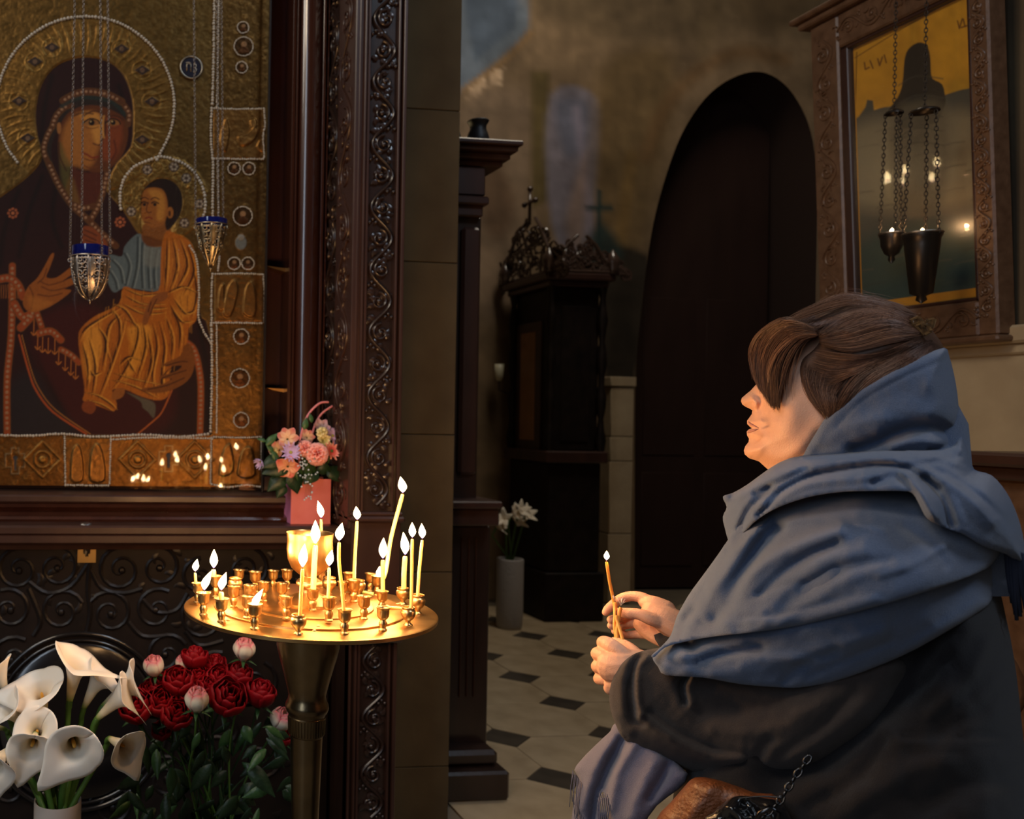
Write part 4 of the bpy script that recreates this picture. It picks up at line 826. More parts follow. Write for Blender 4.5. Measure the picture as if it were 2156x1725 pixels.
# enamel roundel with two letters
q = onY(403, 142, YI-.007); kk = 2.98/1850
MB().lathe([(0, q.y-.001), (20*kk, q.y-.001), (21.5*kk, q.y+.004)], (q.x, 0, q.z), 28, 'Y').build('enamel_roundel', mat('dark_blue_enamel', (.016, .016, .035), .3), icon, 40)
MB().torus((q.x, q.y, q.z), 23*kk, 2*kk, 'Y', 30, 6).build('roundel_rim', mat('dull_silver', (.42, .36, .30), .4, .9), icon, True)
lt = MB(); L = lambda pp: lt.tube([(q.x+x*kk, q.y-.002, q.z-y*kk) for x, y in pp], 1.3*kk, 5)
L([(-10, 9), (-10, -5), (-5, -8), (-1, -5), (-1, 9)]); L([(-12, -8), (-6, -10), (0, -8)]); L([(4, -8), (10, -6), (10, -1), (5, 0), (11, 3), (10, 9), (4, 10)])
lt.build('letters', bpy.data.materials['dull_silver'], icon, True)
# glass in front
GLS = bpy.data.materials.new('cover_glass'); GLS.use_nodes = True; nt = GLS.node_tree; nt.nodes.clear()
o_ = nt.nodes.new('ShaderNodeOutputMaterial'); tr = nt.nodes.new('ShaderNodeBsdfTransparent'); gl = nt.nodes.new('ShaderNodeBsdfGlossy'); mx = nt.nodes.new('ShaderNodeMixShader'); fr = nt.nodes.new('ShaderNodeFresnel')
tr.inputs[0].default_value = (.96, .97, .96, 1); gl.inputs['Roughness'].default_value = .02; fr.inputs[0].default_value = 1.5
mu = nt.nodes.new('ShaderNodeMath'); mu.operation = 'MULTIPLY'; mu.inputs[1].default_value = 1.9; nt.links.new(fr.outputs[0], mu.inputs[0]); gg_ = nt.nodes.new('ShaderNodeNewGeometry'); iv_ = nt.nodes.new('ShaderNodeMath'); iv_.operation = 'SUBTRACT'; iv_.inputs[0].default_value = 1.0; nt.links.new(gg_.outputs['Backfacing'], iv_.inputs[1]); m2x = nt.nodes.new('ShaderNodeMath'); m2x.operation = 'MULTIPLY'; m2x.use_clamp = True; nt.links.new(mu.outputs[0], m2x.inputs[0]); nt.links.new(iv_.outputs[0], m2x.inputs[1]); nt.links.new(m2x.outputs[0], mx.inputs[0])
nt.links.new(tr.outputs[0], mx.inputs[1]); nt.links.new(gl.outputs[0], mx.inputs[2]); nt.links.new(mx.outputs[0], o_.inputs[0])
zg0, zg1 = zt1+.002, 6.3
go = MB().box((-1.55, YG, zg0), (Xy(556, YG), YG+.004, 3.2)).build('glass_pane', GLS, shr, False)
MB().bbox((Xy(553, YG), YG-.004, zg0), (Xy(557, YG), YG+.01, 3.2), .001).build('glass_edge', WOODB, shr, 30)
MB().bbox((Xy(558, YI), YI+.0, zg0), (Xy(575, YI), YI+.03, zg0+.05), .002).build('wedge', WOODR, shr, 30)
# ================================================================ the woman in profile, shawl over her hair, holding thin candles
_rr = ray(1800, 820); NW = -Vector((_rr.x, _rr.y, 0)).normalized()      # towards the camera side
W0 = P(1800, 820, 1.31)
def WP(px, py, w=0.): return onPl(px, py, W0+NW*w, NW)
_cam = np.array(CAM); _nw = np.array(NW); _cx, _cy, _cz = np.array(CX), np.array(CY), np.array(CZ)
def WPa(px, py, w):
    px, py, w = map(np.asarray, (px, py, w))
    r = _cx[None]*((px-PPX)/FPX)[:, None]-_cy[None]*((py-PPY)/FPX)[:, None]-_cz[None]
    t = ((np.array(W0)-_cam)@_nw+w)/(r@_nw); return _cam+r*t[:, None]
_tps = {}
def idw(ctrl, x, y, lam=.02):
    """thin-plate interpolation of (px, py, value) control points"""
    c = np.array(ctrl, float); key = c.tobytes()
    U = lambda r2: .5*r2*np.log(r2+1e-9)
    q = c[:, :2]/100; n = len(q)
    if key not in _tps:
        K = U(((q[:, None]-q[None])**2).sum(2))+np.eye(n)*lam; Pm = np.c_[np.ones(n), q]
        A = np.block([[K, Pm], [Pm.T, np.zeros((3, 3))]]); _tps[key] = np.linalg.solve(A, np.r_[c[:, 2], 0, 0, 0])
    s_ = _tps[key]; X = x/100; Y = y/100
    v = U((X[:, None]-q[None, :, 0])**2+(Y[:, None]-q[None, :, 1])**2)@s_[:n]+s_[n]+s_[n+1]*X+s_[n+2]*Y
    return np.clip(v, c[:, 2].min()-.015, c[:, 2].max()+.015)
def sheet(mb, outline, ctrl, R_=60, drop=None, strokes=(), step=7, back=.01, sm=4, noise=0, nsc=40, wav=0):
    """closed body whose front follows depth control points; outline point = (px, py, drop at that edge)"""
    ol = cat_rom([(o[0], o[1], o[2]) for o in outline], sm, True) if sm else [np.array(o, float) for o in outline]
    # resample the boundary
    per = []; n = len(ol)
    for i in range(n):
        a, b = ol[i], ol[(i+1) % n]; L = math.hypot(b[0]-a[0], b[1]-a[1]); m_ = max(1, int(round(L/step)))
        for j in range(m_):
            if L > 1e-6: per.append(a+(b-a)*j/m_)
    ol = np.array(per); bx = ol[:, :2]; ne = len(bx)
    x0, y0 = bx.min(0); x1, y1 = bx.max(0)
    gx, gy = np.meshgrid(np.arange(x0, x1, step), np.arange(y0, y1, step*.87)); gx = gx+(np.arange(gx.shape[0])[:, None] % 2)*step*.5
    gx, gy = gx.ravel(), gy.ravel(); k = inside(gx, gy, bx); gx, gy = gx[k], gy[k]; d, _ = dpoly(gx, gy, bx); k = d > step*.55; gx, gy = gx[k], gy[k]
    pts = [Vector(p) for p in bx]+[Vector((a, b)) for a, b in zip(gx, gy)]
    vs, es, fs, _, _, _ = delaunay_2d_cdt(pts, [(i, (i+1) % ne) for i in range(ne)], [], 1, 1e-4)
    X = np.array([v[0] for v in vs]); Y = np.array([v[1] for v in vs])
    D = np.hypot(X[:, None]-bx[None, :, 0], Y[:, None]-bx[None, :, 1]); wg = (D+3)**-4; dd = D.min(1)
    ed = (wg*ol[None, :, 2]).sum(1)/wg.sum(1)
    H = idw(ctrl, X, Y)
    f = np.clip(dd/R_, 0, 1); dome = 1-np.sqrt(1-(1-f)**2)
    for (pl_, wd, amp) in strokes:
        c = cat_rom(pl_, 5); q, t = dpoly(X, Y, c, False); H += amp*np.exp(-(q/wd)**2)*np.clip(dd/9, 0, 1)
    if noise: H += noise*(vnoise(X, Y, nsc, 11)-.5)*2*np.clip(dd/20, 0, 1)
    F = H-ed*dome
    if callable(back): B = back(X, Y, F, H, dome, dd)
    else: B = F-back
    Fp = WPa(X, Y, F); Bp = WPa(X, Y, B); nb = len(X)
    fs = [tuple(f_) for f_ in fs]
    bset = {}
    for f_ in fs:
        for i in range(len(f_)):
            a, b = f_[i], f_[(i+1) % len(f_)]; bset[(a, b)] = 1
    rim = [(a, b) for (a, b) in bset if (b, a) not in bset]
    mb.add(np.vstack([Fp, Bp]).tolist(), fs+[tuple(nb+i for i in f_[::-1]) for f_ in fs]+[(b, a, nb+a, nb+b) for a, b in rim])
    return mb
TH = lambda t: (lambda X, Y, F, H, dome, dd: np.minimum(F-.0008, H-2*t*(1-dome)-.0008-0*F) if False else (H-t)-(t*(1-dome)))
def sym(w0, t):   # back face mirrored about w0 (a full rounded body)
    return lambda X, Y, F, H, dome, dd: np.minimum(2*w0-F, F-.001)
WB = WP(1900, 1725, 0); wom = empty('person', (WB.x, WB.y, 0), 'woman in profile, brown hair, blue-grey shawl and dark coat, holding thin candles', 'person')
SKIN = mat('skin', (.66, .34, .22), .48, c2=(.74, .42, .29), nscale=45, nmix=1.2, bump=.25, bscale=500, sss=.12, spec=.35)
LIP = mat('lips', (.50, .20, .15), .45)
SHAWL = mat('blue_grey_wool', (.052, .078, .142), .92, c2=(.095, .128, .215), nscale=420, nmix=1.6, bump=.55, bscale=900, sheen=.35, spec=.1)
COAT = mat('black_brown_cloth', (.012, .011, .012), .9, c2=(.020, .018, .020), nscale=500, nmix=1.4, bump=.5, bscale=900, sheen=.12, spec=.1)
# ---------------------------------------------------------------- head with face and neck
face = [(1599, 803, .055), (1590, 812, .060), (1580, 823, .066), (1570, 831, .07), (1562, 838, .07), (1560, 845, .07), (1563, 852, .068), (1570, 857, .066), (1577, 860, .062), (1584, 864, .058), (1583, 872, .06), (1578, 879, .062), (1573, 886, .064), (1573, 893, .064), (1579, 899, .060), (1583, 902, .056), (1577, 904, .062), (1572, 909, .064), (1573, 917, .062), (1577, 924, .060), (1576, 931, .060), (1569, 940, .062), (1566, 949, .062), (1568, 957, .060), (1577, 965, .055), (1598, 972, .050), (1618, 990, .05),
        (1650, 1030, .05), (1720, 1045, .06), (1790, 1010, .07), (1880, 960, .08), (1960, 890, .085), (1990, 810, .085), (1984, 730, .085), (1930, 678, .085), (1850, 655, .085), (1760, 658, .085), (1690, 672, .085), (1632, 700, .075), (1604, 735, .065), (1596, 770, .058), (1598, 790, .055)]
fctrl = [(1700, 800, .070), (1800, 800, .074), (1900, 800, .074), (1850, 720, .066), (1660, 880, .070), (1640, 930, .058), (1680, 940, .066), (1610, 905, .052), (1600, 950, .046), (1640, 800, .066), (1615, 830, .048), (1575, 843, .026), (1590, 840, .034), (1600, 870, .046), (1580, 895, .038), (1580, 915, .040), (1575, 950, .036), (1740, 900, .074), (1720, 980, .062), (1660, 990, .050), (1620, 965, .044), (1620, 760, .056), (1650, 720, .052)]
fst = [([(1582, 836), (1591, 848), (1590, 858)], 7, .010), ([(1596, 838), (1602, 850), (1598, 862)], 6, -.006), ([(1569, 851), (1576, 853)], 2.6, -.006), ([(1601, 862), (1612, 882), (1612, 905)], 9, -.0035), ([(1581, 901), (1592, 901), (1600, 905)], 2.4, -.0032), ([(1578, 888), (1590, 893), (1598, 900)], 5, .0028), ([(1576, 909), (1588, 908), (1598, 905)], 5, .0026),
       ([(1578, 926), (1590, 924)], 6, -.004), ([(1580, 948), (1596, 946)], 12, .003), ([(1640, 850), (1665, 870), (1650, 900)], 26, .004), ([(1612, 800), (1628, 806), (1640, 806)], 10, -.006), ([(1604, 785), (1625, 782), (1650, 790)], 7, .004),
       ([(1600, 975), (1640, 985), (1690, 960), (1722, 915)], 12, -.004), ([(1605, 958), (1650, 962), (1695, 935), (1725, 890)], 16, .003), ([(1584, 868), (1590, 882)], 3, -.0015)]
mb = MB(); sheet(mb, face, fctrl, 95, strokes=fst, step=3.6, back=sym(0, 0), sm=0)
# neck running down into the body
mb2 = MB(); mb2.tube([WP(1780, 900, 0), WP(1790, 980, 0), WP(1800, 1080, 0), WP(1830, 1200, 0)], [.062, .060, .066, .085], 20)
hd = mb.add(mb2.v, mb2.f).build('head', SKIN, wom, True)
# eye (mostly behind the fringe), nail-size details
mb = MB(); q = WP(1626, 804, .040); mb.sph(q, .0115, 12, 10); mb.build('eye', mat('eye_white', (.7, .66, .6), .2), wom, True)
mb = MB(); q = WP(1618, 803, .044); mb.sph(q, .0062, 10, 8); mb.build('iris', mat('dark_iris', (.03, .016, .01), .15), wom, True)
mb = MB(); mb.tube([WP(1576, 888, .028), WP(1580, 893, .034), WP(1588, 897, .0395), WP(1597, 901, .0445)], [.0008, .0017, .0014, .0005], 8); mb.tube([WP(1575, 911, .03), WP(1581, 908, .0355), WP(1589, 906, .0405), WP(1597, 903, .0445)], [.0008, .002, .0016, .0005], 8); mb.build('lips', LIP, wom, True)
# ---------------------------------------------------------------- hair
HAIR = mat('brown_hair', (.058, .027, .017), .48, c2=(.12, .055, .032), nscale=160, nmix=1.4, spec=.35)
HAIR2 = mat('brown_hair_light', (.21, .10, .055), .42, spec=.5)
hair = [(1600, 735, .06), (1618, 700, .07), (1655, 672, .08), (1712, 663, .085), (1745, 650, .085), (1778, 640, .085), (1840, 632, .085), (1887, 637, .085), (1925, 660, .085), (1962, 695, .085), (1988, 735, .085), (2000, 800, .085), (1980, 880, .085), (1900, 880, .06), (1800, 900, .03), (1745, 889, .004), (1735, 880, .003), (1715, 856, .003), (1697, 828, .003), (1688, 805, .003), (1684, 780, .003), (1690, 757, .003), (1704, 744, .003), (1716, 733, .003), (1726, 716, .003), (1716, 700, .004), (1690, 704, .004), (1655, 722, .01), (1630, 755, .02), (1612, 770, .03)]
hctrl = [(1700, 690, .084), (1800, 700, .096), (1900, 720, .096), (1900, 800, .100), (1800, 800, .100), (1750, 860, .092), (1720, 810, .088), (1640, 700, .078), (1610, 750, .066), (1730, 740, .086), (1850, 660, .092)]
hst = [([(1740, 700), (1800, 690), (1880, 680), (1935, 695)], 12, .006), ([(1730, 715), (1800, 745), (1880, 725), (1940, 700)], 16, .004), ([(1750, 800), (1800, 770), (1880, 750), (1950, 730)], 9, -.004), ([(1700, 800), (1720, 835), (1745, 850), (1790, 840)], 22, .005), ([(1790, 850), (1830, 790), (1880, 750)], 10, -.003), ([(1800, 660), (1870, 660), (1920, 675)], 12, .004)]
mb = MB(); sheet(mb, hair, [(c[0], c[1], c[2]-.0045) for c in hctrl], 95, strokes=hst, step=5, back=lambda X, Y, F, H, dome, dd: np.where(X > 1680, np.minimum(-F, F-.002), np.minimum(F-.012, F-.002)), sm=3)
mb.build('hair', HAIR, wom, True)
hpar = [o for o in wom.children if o.name.startswith('hair')][-1]
# strands laid along guide flows; each guide: (start side, end side) polylines in pixels plus a lift
def surf_w(x, y):
    x = np.atleast_1d(np.asarray(x, float)); y = np.atleast_1d(np.asarray(y, float))
    H = idw(hctrl, x, y)
    for (pl_, wd_, am_) in hst: q_, _t = dpoly(x, y, cat_rom(pl_, 4), False); H = H+am_*np.exp(-(q_/wd_)**2)
    c = np.array([h[:2] for h in hair]); d, _ = dpoly(x, y, c); ins = inside(x, y, c); f = np.clip(np.where(ins, d, 0)/95, 0, 1)
    ol = np.array(cat_rom(hair, 3, True)); wg = (np.hypot(x[:, None]-ol[None, :, 0], y[:, None]-ol[None, :, 1])+3)**-4.; ed = (wg*ol[None, :, 2]).sum(1)/wg.sum(1); return H-ed*(1-np.sqrt(1-(1-f)**2))
def strands(ga, gb, n, name, matl, r=.00035, lift=.002, jit=3, wcap=None, taper=True, mid=None):
    A = np.array(cat_rom(ga, 6)); Bq = np.array(cat_rom(gb, 6)); m_ = min(len(A), len(Bq)); ia = np.linspace(0, 1, 12)
    ra_ = np.linspace(0, 1, len(A)); rb_ = np.linspace(0, 1, len(Bq)); mb = MB()
    for s in range(n):
        u = random.random(); o1, o2 = random.gauss(0, jit), random.gauss(0, jit); ph = random.uniform(0, 6); t0, t1 = random.uniform(0, .25), random.uniform(.8, 1.04)
        tt = np.clip(t0+(t1-t0)*ia, 0, 1.0)
        x = (1-u)*np.interp(tt, ra_, A[:, 0])+u*np.interp(tt, rb_, Bq[:, 0])+o1*(.3+.7*tt)+1.6*np.sin(ph+5*tt); y = (1-u)*np.interp(tt, ra_, A[:, 1])+u*np.interp(tt, rb_, Bq[:, 1])+o2*(.3+.7*tt)
        if A.shape[1] > 2: w = (1-u)*np.interp(tt, ra_, A[:, 2])+u*np.interp(tt, rb_, Bq[:, 2])+lift*random.random()
        else: w = surf_w(x, y)+lift*random.random()
        p = WPa(x, y, w); mb.tube([Vector(q) for q in p], [r*(1 if not taper else max(.25, 1-abs(2*t-1)**3)) for t in ia], 3, cap=False)
    o = mb.build(name, matl, hpar, True, fix=False); o['kind'] = 'stuff'; return o
# back-combed flow from the forehead to the clip
strands([(1720, 705), (1780, 650), (1850, 632), (1925, 672)], [(1722, 722), (1790, 740), (1880, 720), (1945, 705)], 420, 'hair_strands', HAIR)
strands([(1640, 692), (1700, 657), (1800, 634), (1925, 664)], [(1706, 702), (1760, 672), (1850, 655), (1935, 682)], 380, 'hair_strands', HAIR)
strands([(1640, 692), (1700, 657), (1800, 634), (1925, 664)], [(1706, 702), (1760, 672), (1850, 655), (1935, 682)], 90, 'hair_strands', HAIR2)
strands([(1722, 705), (1780, 665), (1850, 645), (1925, 680)], [(1724, 722), (1790, 735), (1880, 712), (1945, 705)], 120, 'hair_strands', HAIR2, .0004)
strands([(1715, 735), (1780, 745), (1860, 745), (1945, 712)], [(1690, 790), (1740, 810), (1830, 770), (1950, 720)], 360, 'hair_strands', HAIR)
strands([(1715, 735), (1780, 745), (1860, 745), (1945, 712)], [(1690, 790), (1740, 810), (1830, 770), (1950, 720)], 90, 'hair_strands', HAIR2)
strands([(1960, 712), (1900, 735), (1830, 790), (1810, 850)], [(1985, 730), (1975, 760), (1950, 780), (1930, 800)], 300, 'hair_strands', HAIR)
strands([(1950, 715), (1870, 745), (1790, 800), (1748, 880)], [(1975, 722), (1930, 770), (1870, 800), (1800, 850)], 320, 'hair_strands', HAIR)
strands([(1930, 735), (1850, 765), (1790, 800), (1745, 880)], [(1975, 722), (1930, 770), (1870, 800), (1800, 850)], 60, 'hair_strands', HAIR2)
strands([(1695, 760), (1690, 790), (1700, 830), (1738, 880)], [(1780, 800), (1760, 830), (1760, 850), (1752, 880)], 300, 'hair_strands', HAIR)
strands([(1695, 760), (1694, 790), (1706, 830), (1740, 882)], [(1780, 800), (1760, 830), (1760, 850), (1752, 880)], 60, 'hair_strands', HAIR2)
# fringe sweeping forward over brow and eye
strands([(1715, 690, .086), (1655, 672, .070), (1605, 700, .030), (1584, 740, .012), (1588, 790, .020), (1604, 822, .040)], [(1722, 706, .092), (1680, 712, .086), (1640, 745, .078), (1622, 790, .068), (1622, 830, .060), (1630, 862, .062)], 520, 'fringe_strands', HAIR, .0004, .006, 2.2)
strands([(1715, 690, .088), (1655, 672, .074), (1605, 700, .034), (1584, 740, .016), (1588, 790, .024), (1604, 822, .044)], [(1722, 706, .094), (1680, 712, .088), (1640, 745, .080), (1622, 790, .070), (1622, 830, .062), (1630, 862, .064)], 130, 'fringe_strands', HAIR2, .0004, .006, 2.2)
strands([(1712, 690, .088), (1650, 676, .072), (1606, 705, .042), (1590, 750, .034), (1594, 800, .046), (1604, 826, .054)], [(1722, 708, .094), (1690, 720, .090), (1664, 760, .084), (1650, 800, .078), (1642, 840, .074), (1640, 866, .070)], 620, 'fringe_strands', HAIR, .00042, .004, 2.5)
strands([(1714, 692, .09), (1655, 690, .079), (1620, 725, .064), (1608, 765, .056), (1608, 805, .058), (1618, 850, .062)], [(1722, 706, .095), (1682, 714, .090), (1652, 745, .083), (1638, 790, .077), (1634, 862, .070)], 420, 'fringe_strands', HAIR, .0004, .004, 2.5)
strands([(1712, 690, .02), (1655, 668, .0), (1600, 700, -.02), (1580, 740, -.03), (1588, 800, -.02)], [(1715, 690, .08), (1655, 672, .066), (1600, 705, .03), (1582, 745, .012), (1592, 800, .016)], 300, 'fringe_strands', HAIR, .0005, .004, 2)
strands([(1700, 706, .088), (1668, 722, .086), (1645, 760, .080), (1636, 800, .074), (1640, 845, .072)], [(1712, 712, .090), (1692, 730, .088), (1680, 760, .084), (1672, 800, .080), (1672, 835, .078)], 26, 'fringe_strands', HAIR2, .0003, .003, 4)
strands([(1650, 676, .07), (1700, 652, .06), (1800, 622, .03), (1920, 650, .0)], [(1660, 680, .08), (1700, 665, .07), (1800, 640, .06), (1935, 668, .05)], 90, 'loose_strands', HAIR2, .00022, .006, 7)
strands([(1640, 690, .0), (1700, 655, .0), (1800, 618, .0), (1960, 690, -.03)], [(1640, 690, .06), (1700, 660, .05), (1800, 632, .04), (1985, 735, .05)], 60, 'loose_strands', HAIR2, .0002, .006, 6)
# hair clip
CL = mat('tortoiseshell', (.030, .018, .012), .15, c2=(.18, .10, .04), nscale=120, coat=.6)
mb = MB()
def bar(mb, p, q, w_, th, lift):
    a, b = WP(*p, lift), WP(*q, lift); mb.tube([a, b], th, 6)
cw = lambda x, y: float(surf_w(x, y)[0])
for (p, q) in (((1917, 676), (1934, 668)), ((1934, 668), (1950, 702)), ((1917, 676), (1946, 705)), ((1946, 705), (1960, 697)), ((1942, 681), (1965, 688)), ((1950, 676), (1967, 672)), ((1950, 676), (1956, 690)), ((1967, 672), (1962, 690)), ((1928, 686), (1946, 680)), ((1960, 697), (1952, 682)), ((1922, 683), (1940, 676))):
    mb.tube([WP(p[0], p[1], .072), WP(q[0], q[1], .070)], .0026, 6)
mb.sph(WP(1956, 680, .068), .006, 8, 6); mb.sph(WP(1930, 680, .066), .010, 10, 8, (1, .6, .8)); mb.build('hair_clip', CL, wom, 40)
# ---------------------------------------------------------------- coat: trunk, sleeve, cuff
trunk = [(1700, 1130, .20), (1850, 1090, .20), (2000, 1110, .20), (2085, 1190, .20), (2118, 1300, .20), (2140, 1420, .20), (2160, 1600, .20), (2190, 1800, .20), (2230, 2200, .20), (2250, 2700, .2), (1460, 2700, .2), (1440, 2200, .2), (1420, 1850, .20), (1415, 1700, .20), (1440, 1580, .20), (1500, 1450, .20), (1560, 1300, .20), (1620, 1190, .20)]
tctrl = [(1850, 1250, .205), (1850, 1450, .215), (1900, 1650, .225), (1700, 1600, .20), (1700, 1400, .19), (2000, 1400, .21), (1850, 1900, .23), (1850, 2500, .24)]
tst = [([(1640, 1640), (1780, 1560), (1900, 1440), (1960, 1330)], 40, -.030), ([(1900, 1550), (2000, 1556), (2130, 1545)], 5, -.006), ([(1900, 1562), (2000, 1568), (2130, 1557)], 8, .004), ([(2010, 1400), (2018, 1480), (2020, 1555)], 4, -.004), ([(1760, 1725), (1880, 1640), (1990, 1600)], 30, .012), ([(1940, 1700), (2050, 1650), (2130, 1640)], 26, -.010), ([(1960, 1500), (2040, 1430), (2080, 1350)], 16, .010), ([(1900, 1470), (1960, 1430), (2000, 1380)], 10, -.007), ([(1700, 1700), (1800, 1640), (1860, 1560)], 14, -.008), ([(1980, 1540), (2060, 1500), (2110, 1440)], 12, -.006)]
mb = MB(); sheet(mb, trunk, tctrl, 150, strokes=tst, step=12, back=sym(-.02, 0), sm=3, noise=.008, nsc=60)
mb.build('coat', COAT, wom, True)
slv = [(1283, 1462, .02), (1290, 1430, .02), (1306, 1402, .02), (1326, 1383, .02), (1352, 1371, .03), (1400, 1362, .05), (1480, 1345, .08), (1640, 1320, .08), (1760, 1330, .08), (1880, 1340, .10), (1930, 1400, .12), (1900, 1480, .13), (1840, 1550, .13), (1760, 1600, .12), (1690, 1632, .12), (1600, 1640, .11), (1540, 1641, .10), (1490, 1636, .10), (1420, 1613, .09), (1360, 1586, .07), (1315, 1558, .05), (1297, 1528, .035), (1286, 1496, .025)]
sctrl = [(1300, 1470, .172), (1330, 1400, .172), (1350, 1440, .182), (1340, 1520, .178), (1450, 1480, .190), (1450, 1390, .180), (1600, 1500, .205), (1600, 1400, .205), (1600, 1600, .20), (1750, 1480, .222), (1780, 1380, .218), (1880, 1360, .215), (1500, 1580, .18), (1860, 1500, .215)]
sst = [([(1348, 1375), (1332, 1410), (1328, 1460), (1336, 1515), (1350, 1522)], 9, -.016), ([(1322, 1395), (1308, 1440), (1310, 1500)], 12, .006), ([(1362, 1385), (1345, 1410), (1343, 1460), (1350, 1510)], 7, .010), ([(1446, 1424), (1436, 1445), (1442, 1478)], 8, -.024), ([(1460, 1424), (1450, 1450), (1456, 1480)], 9, .010), ([(1350, 1510), (1400, 1550), (1480, 1590), (1560, 1600)], 14, .012), ([(1370, 1500), (1430, 1545), (1500, 1575), (1570, 1590)], 9, -.010), ([(1340, 1550), (1420, 1595), (1500, 1618)], 9, -.006), ([(1480, 1500), (1600, 1480), (1700, 1430)], 24, -.008), ([(1560, 1620), (1590, 1600), (1620, 1560)], 16, -.010), ([(1500, 1540), (1620, 1540), (1740, 1470)], 18, .006), ([(1640, 1590), (1720, 1540), (1800, 1460)], 14, -.008)]
mb = MB(); sheet(mb, slv, sctrl, 70, strokes=sst, step=6, back=lambda X, Y, F, H, dome, dd: F-.13*(1-dome)-.004, sm=4, noise=.003, nsc=30)
mb.build('coat_sleeve', mat('brown_grey_cloth', (.036, .029, .028), .9, c2=(.056, .046, .044), nscale=500, nmix=1.4, bump=.5, bscale=900, sheen=.15, spec=.1), wom, True)
# far sleeve under the shawl
mb = MB(); mb.tube([WP(1760, 1200, -.12), WP(1640, 1380, -.12), WP(1540, 1400, -.07), WP(1450, 1350, -.01), WP(1428, 1325, .012)], [.075, .075, .062, .046, .040], 20); mb.build('far_sleeve', COAT, wom, True)
# ---------------------------------------------------------------- shawl
hood = [(1688, 966, .02), (1693, 956, .012), (1702, 938, .008), (1716, 915, .008), (1740, 877, .008), (1771, 849, .008), (1800, 826, .008), (1830, 806, .008), (1887, 776, .010), (1944, 749, .02), (1988, 732, .06), (1998, 748, .09), (2008, 785, .10), (2016, 830, .10), (2018, 870, .10), (2012, 905, .10), (2012, 935, .10), (2010, 1000, .08), (1900, 1020, .04), (1780, 1010, .03), (1690, 990, .02)]
hoct = [(1740, 900, .094), (1800, 860, .106), (1900, 800, .112), (1960, 770, .108), (1960, 850, .118), (1850, 900, .118), (1760, 960, .100), (1900, 970, .110), (1720, 950, .088)]
hos = [([(1990, 742), (1890, 786), (1800, 840), (1745, 892), (1706, 955)], 8, .003), ([(1992, 756), (1895, 798), (1812, 848), (1760, 900)], 3, -.0022), ([(1800, 948), (1850, 930), (1900, 908), (1960, 898), (2000, 912)], 15, -.028), ([(1880, 940), (1930, 930), (1985, 935)], 10, .010), ([(1955, 790), (1970, 850), (1955, 880)], 18, .005), ([(1830, 850), (1900, 830), (1960, 840)], 22, -.004), ([(1730, 930), (1790, 900), (1860, 880)], 14, .005), ([(1960, 950), (1990, 940), (2010, 925)], 8, -.016)]
SH = MB(); sheet(SH, hood, hoct, 90, strokes=hos, step=5, back=lambda X, Y, F, H, dome, dd: np.where(dd < 6, F-.004, F-.006), sm=2, noise=.0015, nsc=24)
# far half of the hood
sheet(SH, [(o[0], o[1], o[2]) for o in hood], [(c[0], c[1], -c[2]-.004) for c in hoct], 90, step=10, back=-.006, sm=2) if False else None
# main drape over shoulder and upper arm: lower layer then upper layer
low = [(1540, 1130, .05), (1600, 1090, .12), (1750, 1060, .2), (1900, 1060, .22), (2040, 1100, .22), (2095, 1175, .2), (2100, 1210, .12), (2088, 1262, .05), (2062, 1288, .02), (1990, 1332, .012), (1900, 1381, .010), (1780, 1428, .010), (1700, 1446, .010), (1650, 1448, .010), (1560, 1441, .010), (1480, 1427, .010), (1402, 1422, .012), (1386, 1405, .014), (1374, 1386, .016), (1388, 1372, .02), (1404, 1357, .02), (1416, 1336, .02), (1421, 1310, .03), (1432, 1284, .04), (1462, 1236, .05), (1500, 1186, .05)]
lctrl = [(1600, 1150, .14), (1800, 1100, .21), (2000, 1140, .18), (2060, 1220, .17), (1480, 1260, .12), (1440, 1330, .12), (1385, 1385, .205), (1410, 1400, .212), (1440, 1370, .212), (1500, 1400, .225), (1650, 1430, .232), (1650, 1340, .255), (1780, 1405, .240), (1900, 1360, .240), (2000, 1310, .225), (1850, 1300, .28), (1750, 1200, .27), (1550, 1280, .20), (1950, 1220, .25)]
lst = [([(1390, 1392), (1430, 1398), (1490, 1408)], 6, -.005), ([(1560, 1400), (1640, 1385), (1720, 1392)], 8, .005), ([(1700, 1425), (1780, 1390), (1880, 1350)], 7, -.004), ([(1440, 1412), (1520, 1390), (1600, 1385)], 6, .004), ([(1470, 1395), (1530, 1375), (1600, 1362)], 11, -.016), ([(1400, 1400), (1470, 1372), (1560, 1352)], 12, .006), ([(1455, 1360), (1450, 1320), (1470, 1290)], 16, -.030), ([(1500, 1420), (1600, 1405), (1700, 1380), (1860, 1330)], 14, .006), ([(1650, 1440), (1690, 1400), (1760, 1370)], 12, -.007), ([(1900, 1372), (1980, 1322), (2060, 1270)], 10, .004)]
bk = lambda X, Y, F, H, dome, dd: F-.006
sheet(SH, low, lctrl, 55, strokes=lst, step=8, back=bk, sm=3, noise=.004, nsc=50)
up = [(1532, 1138, .03), (1560, 1085, .06), (1640, 1050, .08), (1760, 1025, .10), (1900, 1025, .10), (2040, 1060, .12), (2110, 1130, .14), (2095, 1180, .05), (2060, 1206, .012), (1980, 1236, .010), (1836, 1280, .010), (1740, 1304, .010), (1668, 1320, .010), (1590, 1331, .010), (1500, 1341, .010), (1440, 1352, .012), (1400, 1364, .012), (1378, 1384, .012), (1372, 1380, .012), (1392, 1362, .02), (1412, 1338, .03), (1424, 1303, .04), (1448, 1256, .05), (1490, 1198, .05)]
